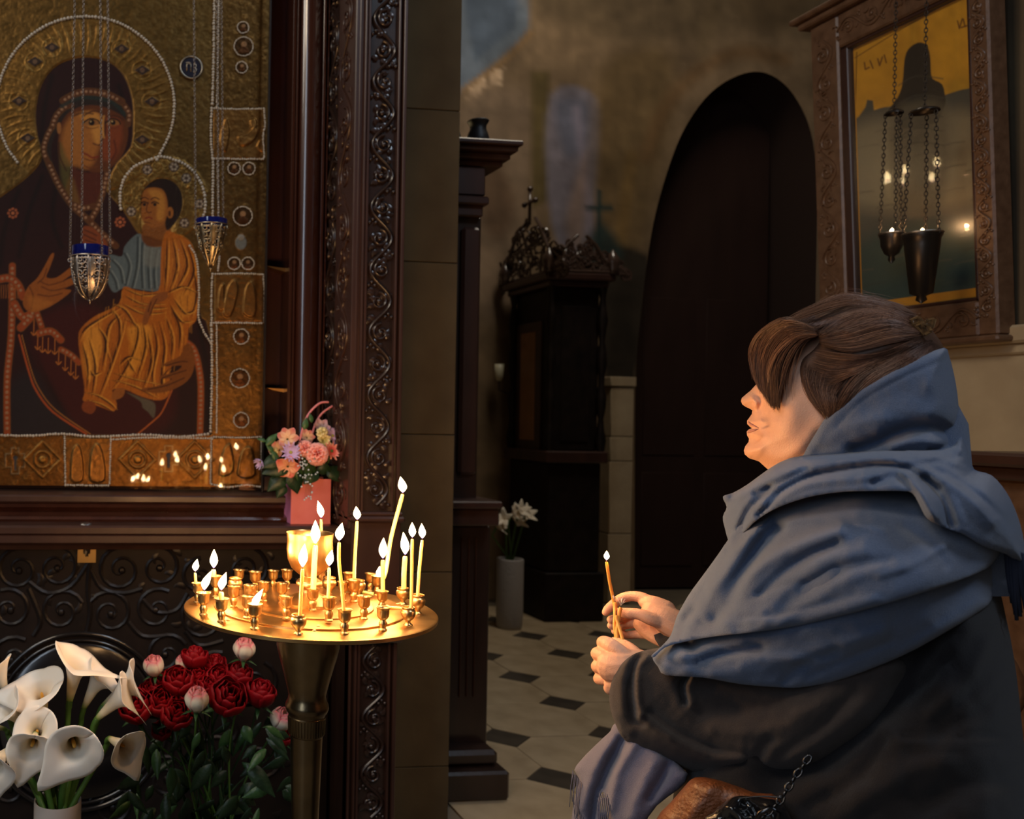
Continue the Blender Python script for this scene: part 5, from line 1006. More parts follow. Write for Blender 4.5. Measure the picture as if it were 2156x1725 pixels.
uctrl = [(1600, 1110, .15), (1750, 1060, .20), (1900, 1060, .215), (2040, 1110, .20), (2080, 1160, .19), (1500, 1240, .155), (1440, 1320, .15), (1410, 1362, .215), (1440, 1340, .19), (1550, 1320, .245), (1660, 1310, .27), (1600, 1220, .225), (1720, 1180, .26), (1750, 1290, .292), (1840, 1240, .305), (1950, 1200, .285), (1870, 1150, .275), (2040, 1190, .22), (1480, 1335, .205)]
ust = [([(1640, 1100), (1700, 1095), (1780, 1100), (1860, 1120)], 7, .004), ([(1905, 1110), (1960, 1150), (1990, 1190)], 12, -.006), ([(1500, 1330), (1470, 1300), (1490, 1250)], 6, -.004), ([(1580, 1260), (1640, 1235), (1700, 1225)], 6, -.0035), ([(1560, 1300), (1620, 1296), (1700, 1280), (1800, 1250)], 5, -.0035), ([(1850, 1215), (1920, 1190), (1990, 1150)], 6, .004), ([(1545, 1165), (1575, 1140), (1620, 1090)], 6, .005), ([(1636, 1110), (1600, 1150), (1556, 1220), (1530, 1275), (1508, 1305)], 15, -.026), ([(1770, 1120), (1680, 1150), (1590, 1200), (1540, 1260), (1520, 1310)], 16, .016), ([(1590, 1120), (1530, 1200), (1480, 1270), (1452, 1320)], 15, .014), ([(1760, 1145), (1700, 1172), (1645, 1208), (1600, 1250)], 10, -.012), ([(1820, 1160), (1740, 1185), (1660, 1240), (1610, 1300)], 16, .008), ([(1900, 1190), (1800, 1215), (1700, 1270), (1640, 1316)], 14, .006), ([(1870, 1180), (1770, 1196), (1690, 1240)], 10, -.006), ([(1840, 1262), (1740, 1290), (1660, 1302), (1580, 1315)], 12, .006), ([(1550, 1325), (1590, 1315), (1620, 1290)], 7, -.004), ([(1630, 1285), (1680, 1240), (1760, 1200)], 20, -.005), ([(1700, 1075), (1800, 1065), (1900, 1070)], 12, -.006), ([(1430, 1345), (1440, 1310), (1460, 1285)], 8, -.012)]
sheet(SH, up, uctrl, 50, strokes=ust, step=7, back=bk, sm=3, noise=.005, nsc=70)
# cowl: thick folded bands round the neck with the tail falling behind the shoulder
cw1 = [(1522, 1046, .03), (1543, 1038, .04), (1574, 1020, .05), (1618, 988, .05), (1650, 970, .05), (1684, 961, .05), (1762, 955, .06), (1856, 949, .06), (1930, 946, .07), (2000, 940, .08), (2016, 922, .09), (2028, 919, .10), (2041, 955, .12), (2050, 988, .13), (2088, 1001, .15), (2120, 1038, .16), (2142, 1085, .17), (2156, 1140, .17), (2156, 1190, .15), (2120, 1168, .05), (2070, 1150, .02), (2030, 1126, .014), (2008, 1118, .012), (1982, 1108, .012), (1952, 1092, .012), (1936, 1064, .014), (1922, 1040, .014), (1900, 1034, .012), (1825, 1034, .012), (1762, 1037, .012), (1699, 1048, .012), (1640, 1068, .012), (1598, 1092, .014), (1568, 1120, .016), (1538, 1142, .02), (1526, 1112, .03), (1522, 1088, .03), (1530, 1068, .03)]
cct = [(1545, 1060, .105), (1540, 1120, .110), (1600, 1040, .150), (1700, 990, .165), (1700, 1030, .215), (1800, 975, .185), (1800, 1020, .240), (1900, 1020, .255), (1900, 970, .195), (1980, 1090, .265), (1950, 1040, .262), (2020, 1100, .25), (2060, 1060, .225), (2100, 1120, .21), (2140, 1150, .18), (2000, 980, .17), (2040, 1010, .19), (1600, 1080, .190)]
cst = [([(1600, 1086), (1640, 1040), (1700, 1006), (1770, 990), (1856, 980), (1919, 992), (1975, 1030)], 8, -.030), ([(1560, 1040), (1620, 1008), (1690, 982), (1780, 968), (1880, 964)], 11, .012), ([(1610, 1065), (1680, 1024), (1760, 1010), (1850, 1004)], 10, .012), ([(1840, 1016), (1880, 1004), (1905, 1012)], 11, -.018), ([(1891, 1000), (1925, 1042), (1955, 1090), (1985, 1110)], 7, -.006), ([(1900, 996), (1940, 1040), (1966, 1088)], 10, .014), ([(1950, 1010), (1985, 1050), (2004, 1105)], 11, -.030), ([(1990, 1010), (2040, 1050), (2090, 1100)], 12, .012), ([(1960, 985), (2020, 1015), (2080, 1060), (2130, 1110)], 7, -.010), ([(1640, 985), (1700, 985), (1590, 1040)], 6, -.01),
       ([(1560, 1110), (1580, 1070), (1620, 1030)], 8, -.020), ([(1900, 985), (1960, 975), (2020, 960)], 7, -.012), ([(1930, 962), (1980, 966), (2030, 985)], 6, .008)]
sheet(SH, cw1, cct, 45, strokes=cst, step=5.5, back=lambda X, Y, F, H, dome, dd: F-.020, sm=3, noise=.002, nsc=20)
SH.build('shawl', SHAWL, wom, True)
# far half of the shawl (behind the head and over the far shoulder)
FS = MB()
FS.tube([WP(1640, 1070, .0), WP(1720, 1020, -.06), WP(1850, 1000, -.10), WP(1950, 1010, -.06), WP(1975, 1030, .04)], [.030, .040, .045, .045, .04], 16)
FS.tube([WP(1915, 800, .0), WP(1905, 880, .0), WP(1890, 960, .0), WP(1870, 1080, .0), WP(1860, 1200, 0)], [.040, .070, .082, .125, .16], 24)
FS.tube([WP(1700, 1120, -.10), WP(1850, 1120, -.14), WP(1940, 1150, -.12)], [.06, .09, .08], 20); FS.tube([WP(1850, 1130, -.15), WP(1700, 1270, -.15), WP(1570, 1380, -.10)], [.08, .085, .065], 18)
FS.build('shawl_back', SHAWL, wom, True)
# loose tassels at the back edge
mb = MB()
for i in range(9):
    x = 2116+i*4.5; y0 = 1150+i*2; L_ = 150-10*abs(i-3); mb.tube([WP(x, y0, .12), WP(x+4+random.uniform(-3, 3), y0+L_*.5, .10), WP(x+12+random.uniform(-5, 5), y0+L_, .09)], .0022, 5)
o = mb.build('tassels', mat('navy_thread', (.02, .024, .045), .9), wom, True); o['kind'] = 'stuff'
# front end of the shawl hanging below the sleeve, with fringe
dr = [(1299, 1520, .02), (1285, 1540, .02), (1271, 1553, .025), (1243, 1580, .03), (1222, 1602, .03), (1209, 1622, .03), (1220, 1642, .01), (1212, 1672, .01), (1206, 1704, .01), (1202, 1760, .01), (1200, 1900, .01), (1250, 1905, .01), (1256, 1800, .01), (1262, 1725, .01), (1263, 1680, .01), (1270, 1668, .008), (1276, 1690, .01), (1280, 1725, .01), (1290, 1900, .01), (1340, 1900, .01), (1350, 1760, .012), (1383, 1697, .016), (1427, 1664, .018), (1449, 1630, .02), (1400, 1590, .02), (1340, 1540, .02)]
dct = [(1300, 1560, .12), (1240, 1610, .10), (1230, 1700, .10), (1300, 1650, .14), (1360, 1640, .155), (1420, 1640, .15), (1320, 1720, .15), (1240, 1850, .10), (1320, 1850, .13)]
dst = [([(1310, 1560), (1285, 1610), (1262, 1668), (1250, 1725)], 11, -.026), ([(1280, 1570), (1245, 1630), (1226, 1700)], 13, .010), ([(1335, 1570), (1300, 1630), (1285, 1700)], 12, .010), ([(1410, 1610), (1395, 1640), (1370, 1680)], 10, -.014), ([(1380, 1600), (1350, 1660), (1330, 1720)], 14, .008)]
mb = MB(); sheet(mb, dr, dct, 26, strokes=dst, step=5.5, back=lambda X, Y, F, H, dome, dd: F-.006, sm=2, noise=.002, nsc=20)
mb.build('shawl_end', mat('candle_lit_wool', (.13, .125, .185), .92, c2=(.19, .18, .25), nscale=420, nmix=1.6, bump=.55, bscale=900, sheen=.3, spec=.1), wom, True)  # same shawl wool; warm candlelight is put into this lighter, pinker colour
mb = MB()
for i in range(12):
    x = 1206+i*2.2; y = 1622+i*3.2; L_ = random.uniform(60, 100); mb.tube([WP(x, y, .10), WP(x-3+random.uniform(-4, 2), y+L_*.5, .10), WP(x-2+random.uniform(-5, 3), y+L_, .10)], .0006, 4)
for i in range(5):
    x = 1263+i*4; mb.tube(cat_rom([np.array(WP(x, 1672, .13)), np.array(WP(x-4, 1700, .14)), np.array(WP(x-3, 1740, .14)), np.array(WP(x+4, 1700, .14)), np.array(WP(x+5, 1680, .135))], 4), .0009, 4)
o = mb.build('fringe_threads', bpy.data.materials['candle_lit_wool'], wom, True); o['kind'] = 'stuff'
# legs and shoes below the coat (outside the frame)
z0 = 0.0
lc = WP(1880, 1725, 0)
for s in (-.09, .09):
    p = lc+NW*s; mb = MB(); mb.tube([Vector((p.x, p.y, .62)), Vector((p.x, p.y, .35)), Vector((p.x, p.y, .08))], [.075, .055, .042], 14); mb.build('leg', COAT, wom, True)
    f = Vector((-NW.y, NW.x, 0)); f = f if f.x < 0 else -f
    mb = MB(); mb.tube([Vector((p.x, p.y, .05))-f*.05, Vector((p.x, p.y, .045))+f*.04, Vector((p.x, p.y, .035))+f*.13, Vector((p.x, p.y, .028))+f*.19], [.042, .045, .036, .024], 14); mb.build('shoe', WOODB, wom, True)
# ---------------------------------------------------------------- hands (one continuous remeshed surface each)
def remesh(mb, name, matl, parent, voxel=.0016, it=5, fac=.5):
    me = bpy.data.meshes.new(name); me.from_pydata(mb.v, [], mb.f); ob = bpy.data.objects.new('tmp', me); col.objects.link(ob)
    m1 = ob.modifiers.new('r', 'REMESH'); m1.mode = 'VOXEL'; m1.voxel_size = voxel
    m2 = ob.modifiers.new('s', 'SMOOTH'); m2.factor = fac; m2.iterations = it
    bpy.context.view_layer.update(); ev = ob.evaluated_get(bpy.context.evaluated_depsgraph_get()); out = bpy.data.meshes.new_from_object(ev)
    bpy.data.objects.remove(ob); out.materials.clear(); return link(name, out, matl, parent, True)
def limb(mb, pts, n=12):
    """pts (px, py, w, radius px)"""
    P_ = [np.array([p[0], p[1], p[2]*1000, p[3]]) for p in pts]; c = cat_rom(P_, 4)
    W = [WP(q[0], q[1], q[2]/1000) for q in c]; rr = [q[3]*(W[i]-CAM).dot(-CZ)/FPX for i, q in enumerate(c)]
    mb.tube(W, rr, n); mb.sph(W[0], rr[0]*.98, n, 8); mb.sph(W[-1], rr[-1]*.98, n, 8); return W
hn = MB()
# near hand: fist, back of the hand to the camera, fingers curling away round the candles
limb(hn, [(1345, 1400, .112, 33), (1318, 1405, .124, 36), (1292, 1405, .122, 35)])
limb(hn, [(1400, 1430, .11, 32), (1360, 1420, .112, 34), (1330, 1415, .122, 37)])
for pts in ([(1320, 1385, .125, 17), (1290, 1362, .12, 16), (1272, 1353, .10, 14), (1272, 1358, .066, 12), (1290, 1364, .052, 10.5), (1306, 1362, .056, 9)],
            [(1310, 1395, .125, 17), (1275, 1382, .118, 15.5), (1259, 1377, .095, 14.5), (1263, 1382, .060, 12), (1284, 1388, .048, 10.5), (1304, 1386, .055, 9)],
            [(1308, 1412, .122, 17), (1272, 1406, .112, 15.5), (1259, 1404, .090, 14), (1264, 1408, .058, 12), (1284, 1410, .048, 10), (1302, 1406, .055, 9)],
            [(1308, 1428, .118, 16), (1276, 1430, .105, 14.5), (1262, 1430, .085, 12.5), (1268, 1430, .058, 10.5), (1284, 1430, .050, 9), (1300, 1426, .055, 8)],
            [(1350, 1395, .105, 20), (1330, 1372, .085, 15), (1316, 1360, .068, 12.5), (1300, 1353, .058, 11), (1294, 1350, .054, 9)]): limb(hn, pts)
limb(hn, [(1330, 1440, .13, 28), (1295, 1440, .122, 20), (1285, 1450, .12, 14)]); 
for p in ((1270, 1352, .113, 9), (1257, 1378, .108, 8.5), (1256, 1404, .102, 8.5), (1262, 1430, .096, 7.5)): limb(hn, [p, (p[0]+14, p[1]+2, p[2]+.002, p[3])])
HNe = remesh(hn, 'near_hand', SKIN, wom, .0016, 5)
# far hand: thumb and index pinch the lit candle, other fingers folded below
hf = MB()
limb(hf, [(1455, 1330, .00, 33), (1425, 1318, .005, 32), (1398, 1302, .008, 29), (1375, 1290, .006, 24)])
limb(hf, [(1440, 1345, .0, 22), (1405, 1345, -.004, 22), (1370, 1330, -.012, 20), (1352, 1315, -.014, 18)])
limb(hf, [(1400, 1285, .0, 22), (1375, 1272, .0, 18), (1358, 1268, -.004, 14)])
fing = [[(1372, 1270, -.002, 13.5), (1350, 1258, -.006, 11.5), (1324, 1256, -.006, 10.5), (1306, 1262, -.003, 10.2), (1292, 1272, .000, 9.6), (1280, 1283, .004, 8.8), (1275, 1290, .006, 7.5)],
        [(1390, 1308, .018, 17), (1368, 1302, .026, 14.5), (1346, 1294, .028, 12), (1326, 1292, .026, 11.5), (1310, 1290, .022, 10.2), (1302, 1288, .020, 8)],
        [(1372, 1300, -.010, 13), (1344, 1292, -.020, 10.5), (1318, 1296, -.018, 10), (1298, 1302, -.008, 9.2), (1286, 1305, -.002, 8.2)],
        [(1372, 1318, -.014, 13), (1345, 1312, -.022, 10), (1318, 1316, -.020, 9.4), (1298, 1320, -.010, 8.6), (1286, 1318, -.004, 7.6)],
        [(1372, 1336, -.014, 12), (1346, 1336, -.022, 9.4), (1320, 1338, -.020, 8.4), (1304, 1334, -.012, 7.6), (1294, 1330, -.006, 6.8)]]
for f_ in fing: limb(hf, f_)
HFa = remesh(hf, 'far_hand', SKIN, wom, .0014, 3)
NAIL = mat('nail', (.50, .20, .15), .2, coat=.5)
def nail(px, py, w, r, ang, parent):
    k_ = 1.5/1850; c = WP(px, py, w); f1 = (WP(px+math.cos(ang), py+math.sin(ang), w)-c).normalized(); f2 = NW.cross(f1).normalized(); vs = []; n = 10
    vs.append(c+NW*.0012)
    for j in range(n): q = 2*math.pi*j/n; vs.append(c+f1*math.cos(q)*r*1.25*k_+f2*math.sin(q)*r*.95*k_-NW*.0006)
    MB().add(vs, [(0, 1+j, 1+(j+1) % n) for j in range(n)]).build('nail', NAIL, parent, True)
nail(1311, 1289, .0292, 6.5, 3.3, HFa)
# ---------------------------------------------------------------- candles she holds
WAX2 = WAX.copy(); WAX2.name = 'amber_wax'; WAX2.node_tree.nodes['Principled BSDF'].inputs['Base Color'].default_value = (.62, .30, .055, 1)
def hc(pp, wpx, fl, lb, lit=False):
    pts = [WP(x, y, w_) for x, y, w_ in pp]; kk = 1.5/1850
    return candle(pts, wpx*kk, fl, lb, 'candles held by the woman', .5, lit, matl=WAX2)
hc([(1297, 1356, .060), (1296, 1330, .045), (1295, 1300, .022), (1293, 1272, .012), (1284, 1228, .012), (1277, 1184, .012)], 6.4, (20*1.5/1850, 11*1.5/1850, 0), 'the one burning candle held between the woman\'s thumb and index finger', True)
def wickfray(p, n=5, L_=.009):
    mb = MB()
    for i in range(n): d_ = Vector((random.uniform(-.9, .9), random.uniform(-.3, .3), random.uniform(.4, 1))).normalized(); mb.tube([p, p+d_*L_*.5+Vector((0, 0, .001)), p+d_*L_*random.uniform(.8, 1.2)], .0004, 4)
    return mb
WH = mat('cotton_wick', (.75, .70, .62), .9)
c2 = hc([(1300, 1352, .060), (1294, 1320, .048), (1296, 1285, .034), (1295, 1268, .030)], 6.6, None, 'unlit candle held upright right behind the burning one, wick reaching above the thumb')
wickfray(WP(1295, 1266, .030), 3, .010).build('cotton_wick', WH, c2, True)
c3 = hc([(1302, 1354, .062), (1299, 1330, .054), (1303, 1300, .044), (1307, 1279, .040)], 6.6, None, 'unlit candle with a frayed white wick in front of the thumb nail')
wickfray(WP(1307, 1276, .040), 7, .012).build('cotton_wick', WH, c3, True)
c4 = hc([(1312, 1350, .066), (1307, 1332, .058), (1300, 1308, .048), (1298, 1296, .045)], 6.6, None, 'short unlit candle slanting to the right at the bottom of the held bunch')
# ---------------------------------------------------------------- handbag
BL = mat('brown_leather', (.20, .065, .020), .42, c2=(.12, .036, .012), nscale=30, bump=.9, bscale=260, coat=.25, coat_rough=.3)
PT = mat('black_patent', (.008, .008, .009), .12, coat=1.0, coat_rough=.05, bump=.15, bscale=30)
bag = empty('handbag', WP(1480, 1720, .2), 'brown leather handbag with black patent flap and chain strap under the woman\'s sleeve', 'bag')
bo = [(1462, 1638, .03), (1500, 1640, .03), (1550, 1655, .03), (1590, 1670, .03), (1640, 1680, .03), (1660, 1760, .03), (1650, 1900, .03), (1380, 1900, .03), (1362, 1800, .03), (1382, 1725, .03), (1412, 1690, .03), (1438, 1660, .03)]
mb = MB(); sheet(mb, bo, [(1450, 1700, .225), (1550, 1720, .235), (1500, 1800, .24)], 40, strokes=[([(1500, 1660), (1450, 1725)], 14, .006), ([(1520, 1700), (1480, 1760)], 10, -.005)], step=7, back=lambda X, Y, F, H, dome, dd: F-.05, sm=3, noise=.003, nsc=24); mb.build('bag_body', BL, bag, True)
po = [(1478, 1740, .012), (1500, 1712, .012), (1530, 1686, .012), (1556, 1676, .012), (1600, 1680, .012), (1640, 1688, .012), (1664, 1720, .012), (1690, 1800, .012), (1680, 1900, .012), (1470, 1900, .012)]
mb = MB(); sheet(mb, po, [(1550, 1720, .262), (1640, 1720, .258), (1580, 1800, .27)], 24, strokes=[([(1530, 1700), (1560, 1725), (1540, 1780)], 12, .010), ([(1570, 1690), (1590, 1720), (1580, 1780)], 9, -.010), ([(1620, 1700), (1640, 1750)], 12, .008)], step=6, back=lambda X, Y, F, H, dome, dd: F-.02, sm=3, noise=.005, nsc=18); mb.build('patent_flap', PT, bag, True)
CH_ = mat('dark_chain_metal', (.07, .07, .075), .2, 1.0)
def chain(pts, Lk, r, name, matl, parent, wd=.6):
    c = [Vector(p) for p in pts]; s = [0]
    for a, b in zip(c, c[1:]): s.append(s[-1]+(b-a).length)
    mb = MB(); t = 0; i = 0
    ar = np.array([tuple(p) for p in c]); sa = np.array(s)
    while t < s[-1]:
        p = Vector([np.interp(t, sa, ar[:, j]) for j in range(3)]); p2 = Vector([np.interp(min(t+.001, s[-1]), sa, ar[:, j]) for j in range(3)]); d_ = (p2-p).normalized() if (p2-p).length > 1e-7 else Vector((0, 0, 1))
        e1 = d_.orthogonal().normalized(); e1 = e1 if i % 2 else d_.cross(e1)
        ring = [p+d_*math.cos(q)*Lk*.62+e1*math.sin(q)*Lk*wd*.5 for q in np.linspace(0, 2*math.pi, 9)]
        mb.tube(ring, r, 4, cap=False); t += Lk*.92; i += 1
    o = mb.build(name, matl, parent, True, fix=False); o['kind'] = 'stuff'; return o
chain([WP(1700, 1600, .245), WP(1672, 1640, .255), WP(1640, 1690, .272), WP(1612, 1716, .280), WP(1590, 1735, .285), WP(1580, 1770, .285)], .0115, .0013, 'chain_strap', CH_, bag)
mb = MB(); mb.tube([WP(1585, 1740, .29), WP(1600, 1712, .29), WP(1622, 1700, .288), WP(1640, 1712, .288), WP(1632, 1740, .288)], .0028, 8); mb.build('handle_ring', CH_, bag, True)
mb = MB(); 
for i in range(40):
    t = i/39; mb.sph(WP(1556+88*t, 1682-7*math.sin(t*2.2)+ (4*t), .272), .0012, 5, 4)
o = mb.build('zip_teeth', CH_, bag, True); o['kind'] = 'stuff'
# ================================================================ flowers
def petal_mat(nm, c, c2, tip=None, rough=.55, sss=.15):
    """colour runs from base (c) to edge (c2) along the painted attribute"""
    m = mat(nm, c, rough, sss=0, spec=.25); nt = m.node_tree; b = nt.nodes['Principled BSDF']
    a = nt.nodes.new('ShaderNodeVertexColor'); a.layer_name = 'paint'; nt.links.new(a.outputs[0], b.inputs['Base Color'])
    b.inputs['Subsurface Weight'].default_value = sss; b.inputs['Subsurface Radius'].default_value = (.006, .004, .003); b.inputs['Subsurface Scale'].default_value = 1
    return m
PET = petal_mat('petal', (.5, .5, .5), (.5, .5, .5))
STEM = mat('green_stem', (.045, .12, .016), .45, c2=(.08, .17, .03), nscale=30, sss=.0)
LEAF = mat('rose_leaf', (.008, .024, .009), .42, c2=(.018, .045, .016), nscale=40, bump=.4, bscale=120)
LEAF2 = mat('bright_leaf', (.025, .075, .022), .4, c2=(.05, .12, .035), nscale=40, bump=.4, bscale=120)
def surf(fn, nu, nv, name, cfun, parent, matl=None, thick=.0006, wrap=False):
    """parametric petal: fn(u,v)->Vector, cfun(u,v)->rgb; solid with a little thickness"""
    vs = []; cs = []
    for j in range(nv+1):
        for i in range(nu+1): vs.append(fn(i/nu, j/nv)); cs.append(cfun(i/nu, j/nv))
    W_ = nu+1; fs = [(j*W_+i, j*W_+i+1, (j+1)*W_+i+1, (j+1)*W_+i) for j in range(nv) for i in range(nu)]
    me = bpy.data.meshes.new(name); me.from_pydata([tuple(v) for v in vs], [], fs)
    me.update(); n = len(vs); nr = [v.normal.copy() for v in me.vertices]
    back = [vs[k]-nr[k]*thick for k in range(n)]
    rim = []
    edge = [(i, i+1) for i in range(nu)]+[(nv*W_+i+1, nv*W_+i) for i in range(nu)]+[((j+1)*W_, j*W_) for j in range(nv)]+[(j*W_+nu, (j+1)*W_+nu) for j in range(nv)]
    me2 = bpy.data.meshes.new(name); me2.from_pydata([tuple(v) for v in vs+back], [], fs+[tuple(n+k for k in f[::-1]) for f in fs]+[(b, a, n+a, n+b) for a, b in edge])
    bpy.data.meshes.remove(me)
    at = me2.color_attributes.new('paint', 'FLOAT_COLOR', 'POINT'); at.data.foreach_set('color', np.array([tuple(c)+(1,) for c in cs+cs], np.float32).ravel())
    return link(name, me2, matl or PET, parent, True)
def mix(a, b, t): t = max(0, min(1, t)); return tuple(x+(y-x)*t for x, y in zip(a, b))
def frame(d):
    d = Vector(d).normalized(); e1 = d.orthogonal().normalized(); return d, e1, d.cross(e1)
def leafm(mb, base, d, L, wd, nrm=None, bend=.3, n=7):
    d = Vector(d).normalized(); s_ = d.cross(nrm or Vector((0, -1, .3))).normalized(); up = s_.cross(d)
    vs = []
    for i in range(n+1):
        t = i/n; c = Vector(base)+d*L*t-up*bend*L*t*t; w_ = wd*math.sin(math.pi*min(.985, .04+t**.8*.96))*.5
        vs += [c-s_*w_+up*w_*.3, c, c+s_*w_+up*w_*.3]
    for k in range(3*(n+1)): vs.append(vs[k]-up*.0006)
    fs = []; o = 3*(n+1)
    for i in range(n):
        for j in (0, 1):
            a = 3*i+j; fs.append((a, a+1, a+4, a+3)); fs.append((o+a+3, o+a+4, o+a+1, o+a))
        fs.append((3*i, 3*i+3, o+3*i+3, o+3*i)); fs.append((3*i+5, 3*i+2, o+3*i+2, o+3*i+5))
    mb.add(vs, fs)
# ---------------------------------------------------------------- calla lilies
DC = 1.98; kC = DC/FPX
vx = P(121, 1720, DC)
VZ = P(121, 1683, DC).z; VR = 49*kC
VAS = mat('white_ceramic', (.62, .55, .50), .35, c2=(.52, .46, .42), nscale=6, coat=.3)
vb = VZ-.31
MB().lathe([(0, vb), (VR*.9, vb), (VR*.96, vb+.01), (VR, vb+.06), (VR*1.01, VZ-.01), (VR*1.0, VZ), (VR*.94, VZ-.002), (VR*.93, vb+.02), (0, vb+.015)], (vx.x, vx.y, 0), 40).build('vase', VAS, None, 50)
tag(bpy.data.objects['vase'], 'white cylindrical ceramic vase holding the calla lilies at the lower left', 'vase')
# the low plant stand carrying both bunches (below the frame)
tb = empty('plant_stand', (vx.x+.15, vx.y+.1, 0), 'low dark wooden stand under the calla vase and rose bucket', 'stand')
MB().bbox((vx.x-.18, vx.y-.14, vb-.03), (vx.x+.60, vx.y+.45, vb-.001), .006).build('board', WOODR, tb, 30)
for a in (-.15, .57):
    for b in (-.11, .42): MB().bbox((vx.x+a-.02, vx.y+b-.02, 0), (vx.x+a+.02, vx.y+b+.02, vb-.03), .003).build('leg', WOODR, tb, 30)
CW = lin((250, 240, 226)); CCm = lin((232, 214, 178)); CG = lin((110, 140, 40)); CYl = lin((196, 190, 110))
def calla(throat, mouth_dir, size, tip_ang, label, px_base, flare=1.0, open_=1.0, tl=1.0, spad=True):
    """throat: px,py,dw of where the tube meets the stem; mouth_dir: vector (world) the funnel opens towards"""
    d, e1, e2 = frame(mouth_dir)
    S = size*kC*1.2; T0 = P(throat[0], throat[1], DC+throat[2])
    # tip direction perpendicular to the funnel axis, rotated to the wanted picture angle
    tv = CX*math.cos(tip_ang)-CY*math.sin(tip_ang); tv = (tv-d*tv.dot(d)); tv = tv.normalized() if tv.length > .1 else e1; sd = d.cross(tv)
    root = empty('calla_lily', T0, label, 'flower', 'calla lilies in the white vase')
    ph = random.uniform(0, 6)
    def fn(u, v):
        a = (u-.5)*2*math.pi; q = abs(u-.5)*2; k1 = max(0, v-.45)
        h = v*S*.92; r = S*(.050+.13*v+.34*open_*k1**1.25*flare)
        front = math.cos(a)
        rr = r*(1+.22*max(0, front)*v*v)*(1-.16*max(0, abs(math.sin(a))-.6)*v)
        tipk = math.exp(-(a/.38)**2)*max(0, v-.5)**2*S*1.25*flare; drop = math.exp(-(a/.8)**2)*max(0, v-.55)**1.4*S*.95*flare
        lobe = max(0, v-.72)**1.3*S*1.5*flare*(.45+.55*abs(math.sin(a*1.0+.4*math.sin(ph))))
        back = max(0, -front)*k1*S*.30
        wave = S*.035*math.sin(3*a+ph)*k1*2
        return T0+d*(h-lobe*.62-drop*.75+back+wave)+tv*(front*(rr+lobe*.10)+tipk)+sd*math.sin(a)*(rr*.96+lobe*.34)
    def cf(u, v): return mix(CG, mix(CCm, CW, (v-.3)*2.2), (v)*5.5-.15) if v < .35 else mix(CCm, CW, (v-.3)*2.2)
    surf(fn, 36, 20, 'spathe', cf, root, None, .0008)
    if spad:
        MB().tube([T0+d*S*.18, T0+d*S*.4, T0+d*S*.56, T0+d*S*.60], [.0022*size/100*1.3, .0042*size/100, .0036*size/100, .001], 10).build('spadix', mat('orange_spadix', (.85, .42, .06), .6, bump=.6, bscale=600), root, True)
    # stem curves down into the vase
    bx = vx.x+(px_base-121)*kC*.9; by = vx.y+random.uniform(-.02, .02); B = Vector((bx, by, VZ-.12)); M1 = T0-d*S*.16-UPV*S*.14; Mid = M1.lerp(B, .4)+Vector(((T0.x-B.x)*.06, 0, .0))
    M1 = T0-d*S*.14-UPV*S*.22; RB = Vector((vx.x+max(-VR*.72, min(VR*.72, (M1.x-vx.x)*.35)), by, VZ)); B = RB+(RB-M1)*.35; B.x = vx.x+(RB.x-vx.x)*.5; c = cat_rom([np.array(T0+d*S*.02), np.array(T0-d*S*.08-UPV*S*.07), np.array(M1), np.array(M1.lerp(RB, .5)), np.array(RB), np.array(B)], 6)
    MB().tube(c, [S*.058 if i < 5 else .0066 for i in range(len(c))], 10).build('stem', STEM, root, True)
UPV = Vector((0, 0, 1)); TOC = Vector((0, -1, 0))
cl = [((146, 1478, .02), UPV*1+Vector((.16, -.14, 0)), 108, -.15, 'tallest upright calla lily at the top, its tip curling over to the right', 128, 1.15, 1.1),
      ((176, 1492, .05), UPV*1+Vector((.45, -.15, 0)), 90, .1, 'calla lily leaning right, just right of the tallest one', 132, .9, .8),
      ((203, 1515, .01), UPV*.75+Vector((.75, -.15, 0)), 94, .5, 'calla lily whose long mouth reaches towards the red roses', 140, 1.0, .9),
      ((216, 1488, .06), UPV*.7+Vector((.85, .0, 0)), 96, .6, 'pale calla lily behind the long-mouthed one, nearest the roses at the back', 142, 1.0, .9),
      ((95, 1502, .03), UPV*.8+Vector((-.1, -.50, 0)), 92, 3.1, 'wide shallow calla lily left of centre seen from the side', 112, 1.25, 1.25),
      ((14, 1470, .02), UPV*1+Vector((-.25, .0, 0)), 76, -2.6, 'calla lily cut by the left picture edge at the top', 100, .9, .9),
      ((60, 1540, .0), UPV*.75+Vector((-.5, -.30, 0)), 88, 2.7, 'calla lily with rolled lip at far left, second from the top', 106, 1.1, 1.0),
      ((80, 1555, -.02), UPV*.55+Vector((.0, -.75, 0)), 78, 2.2, 'low broad calla lily in the middle left with faint yellow spike', 112, 1.2, 1.2),
      ((75, 1545, -.06), Vector((-.06, -1, -.02)), 92, 1.9, 'front calla lily facing the viewer, left of the centre pair', 112, 1.1, 1.0),
      ((150, 1545, -.07), Vector((.10, -1, .02)), 108, 2.3, 'large front calla lily facing the viewer, centre of the bunch', 124, 1.15, 1.0),
      ((230, 1555, -.02), Vector((.45, -.85, .05)), 88, 1.1, 'right calla lily with a drooping pointed tip', 138, 1.1, .95),
      ((25, 1575, -.05), Vector((-.35, -.85, -.05)), 98, 1.75, 'lowest left calla lily with a long drooping tip', 104, 1.1, 1.0),
      ((10, 1535, .03), UPV*.3+Vector((-.9, -.3, 0)), 66, 2.9, 'small calla lily half hidden at the left picture edge', 100, .8, .8),
      ((112, 1570, .05), Vector((.1, -.5, -.6)), 70, 1.5, 'calla bud hanging among the stems behind the front flowers', 118, .5, .5)]
for t in cl: calla(t[0], t[1], t[2], t[3], t[4], t[5], t[6], t[7], 1.0, t[0][1] > 1490)
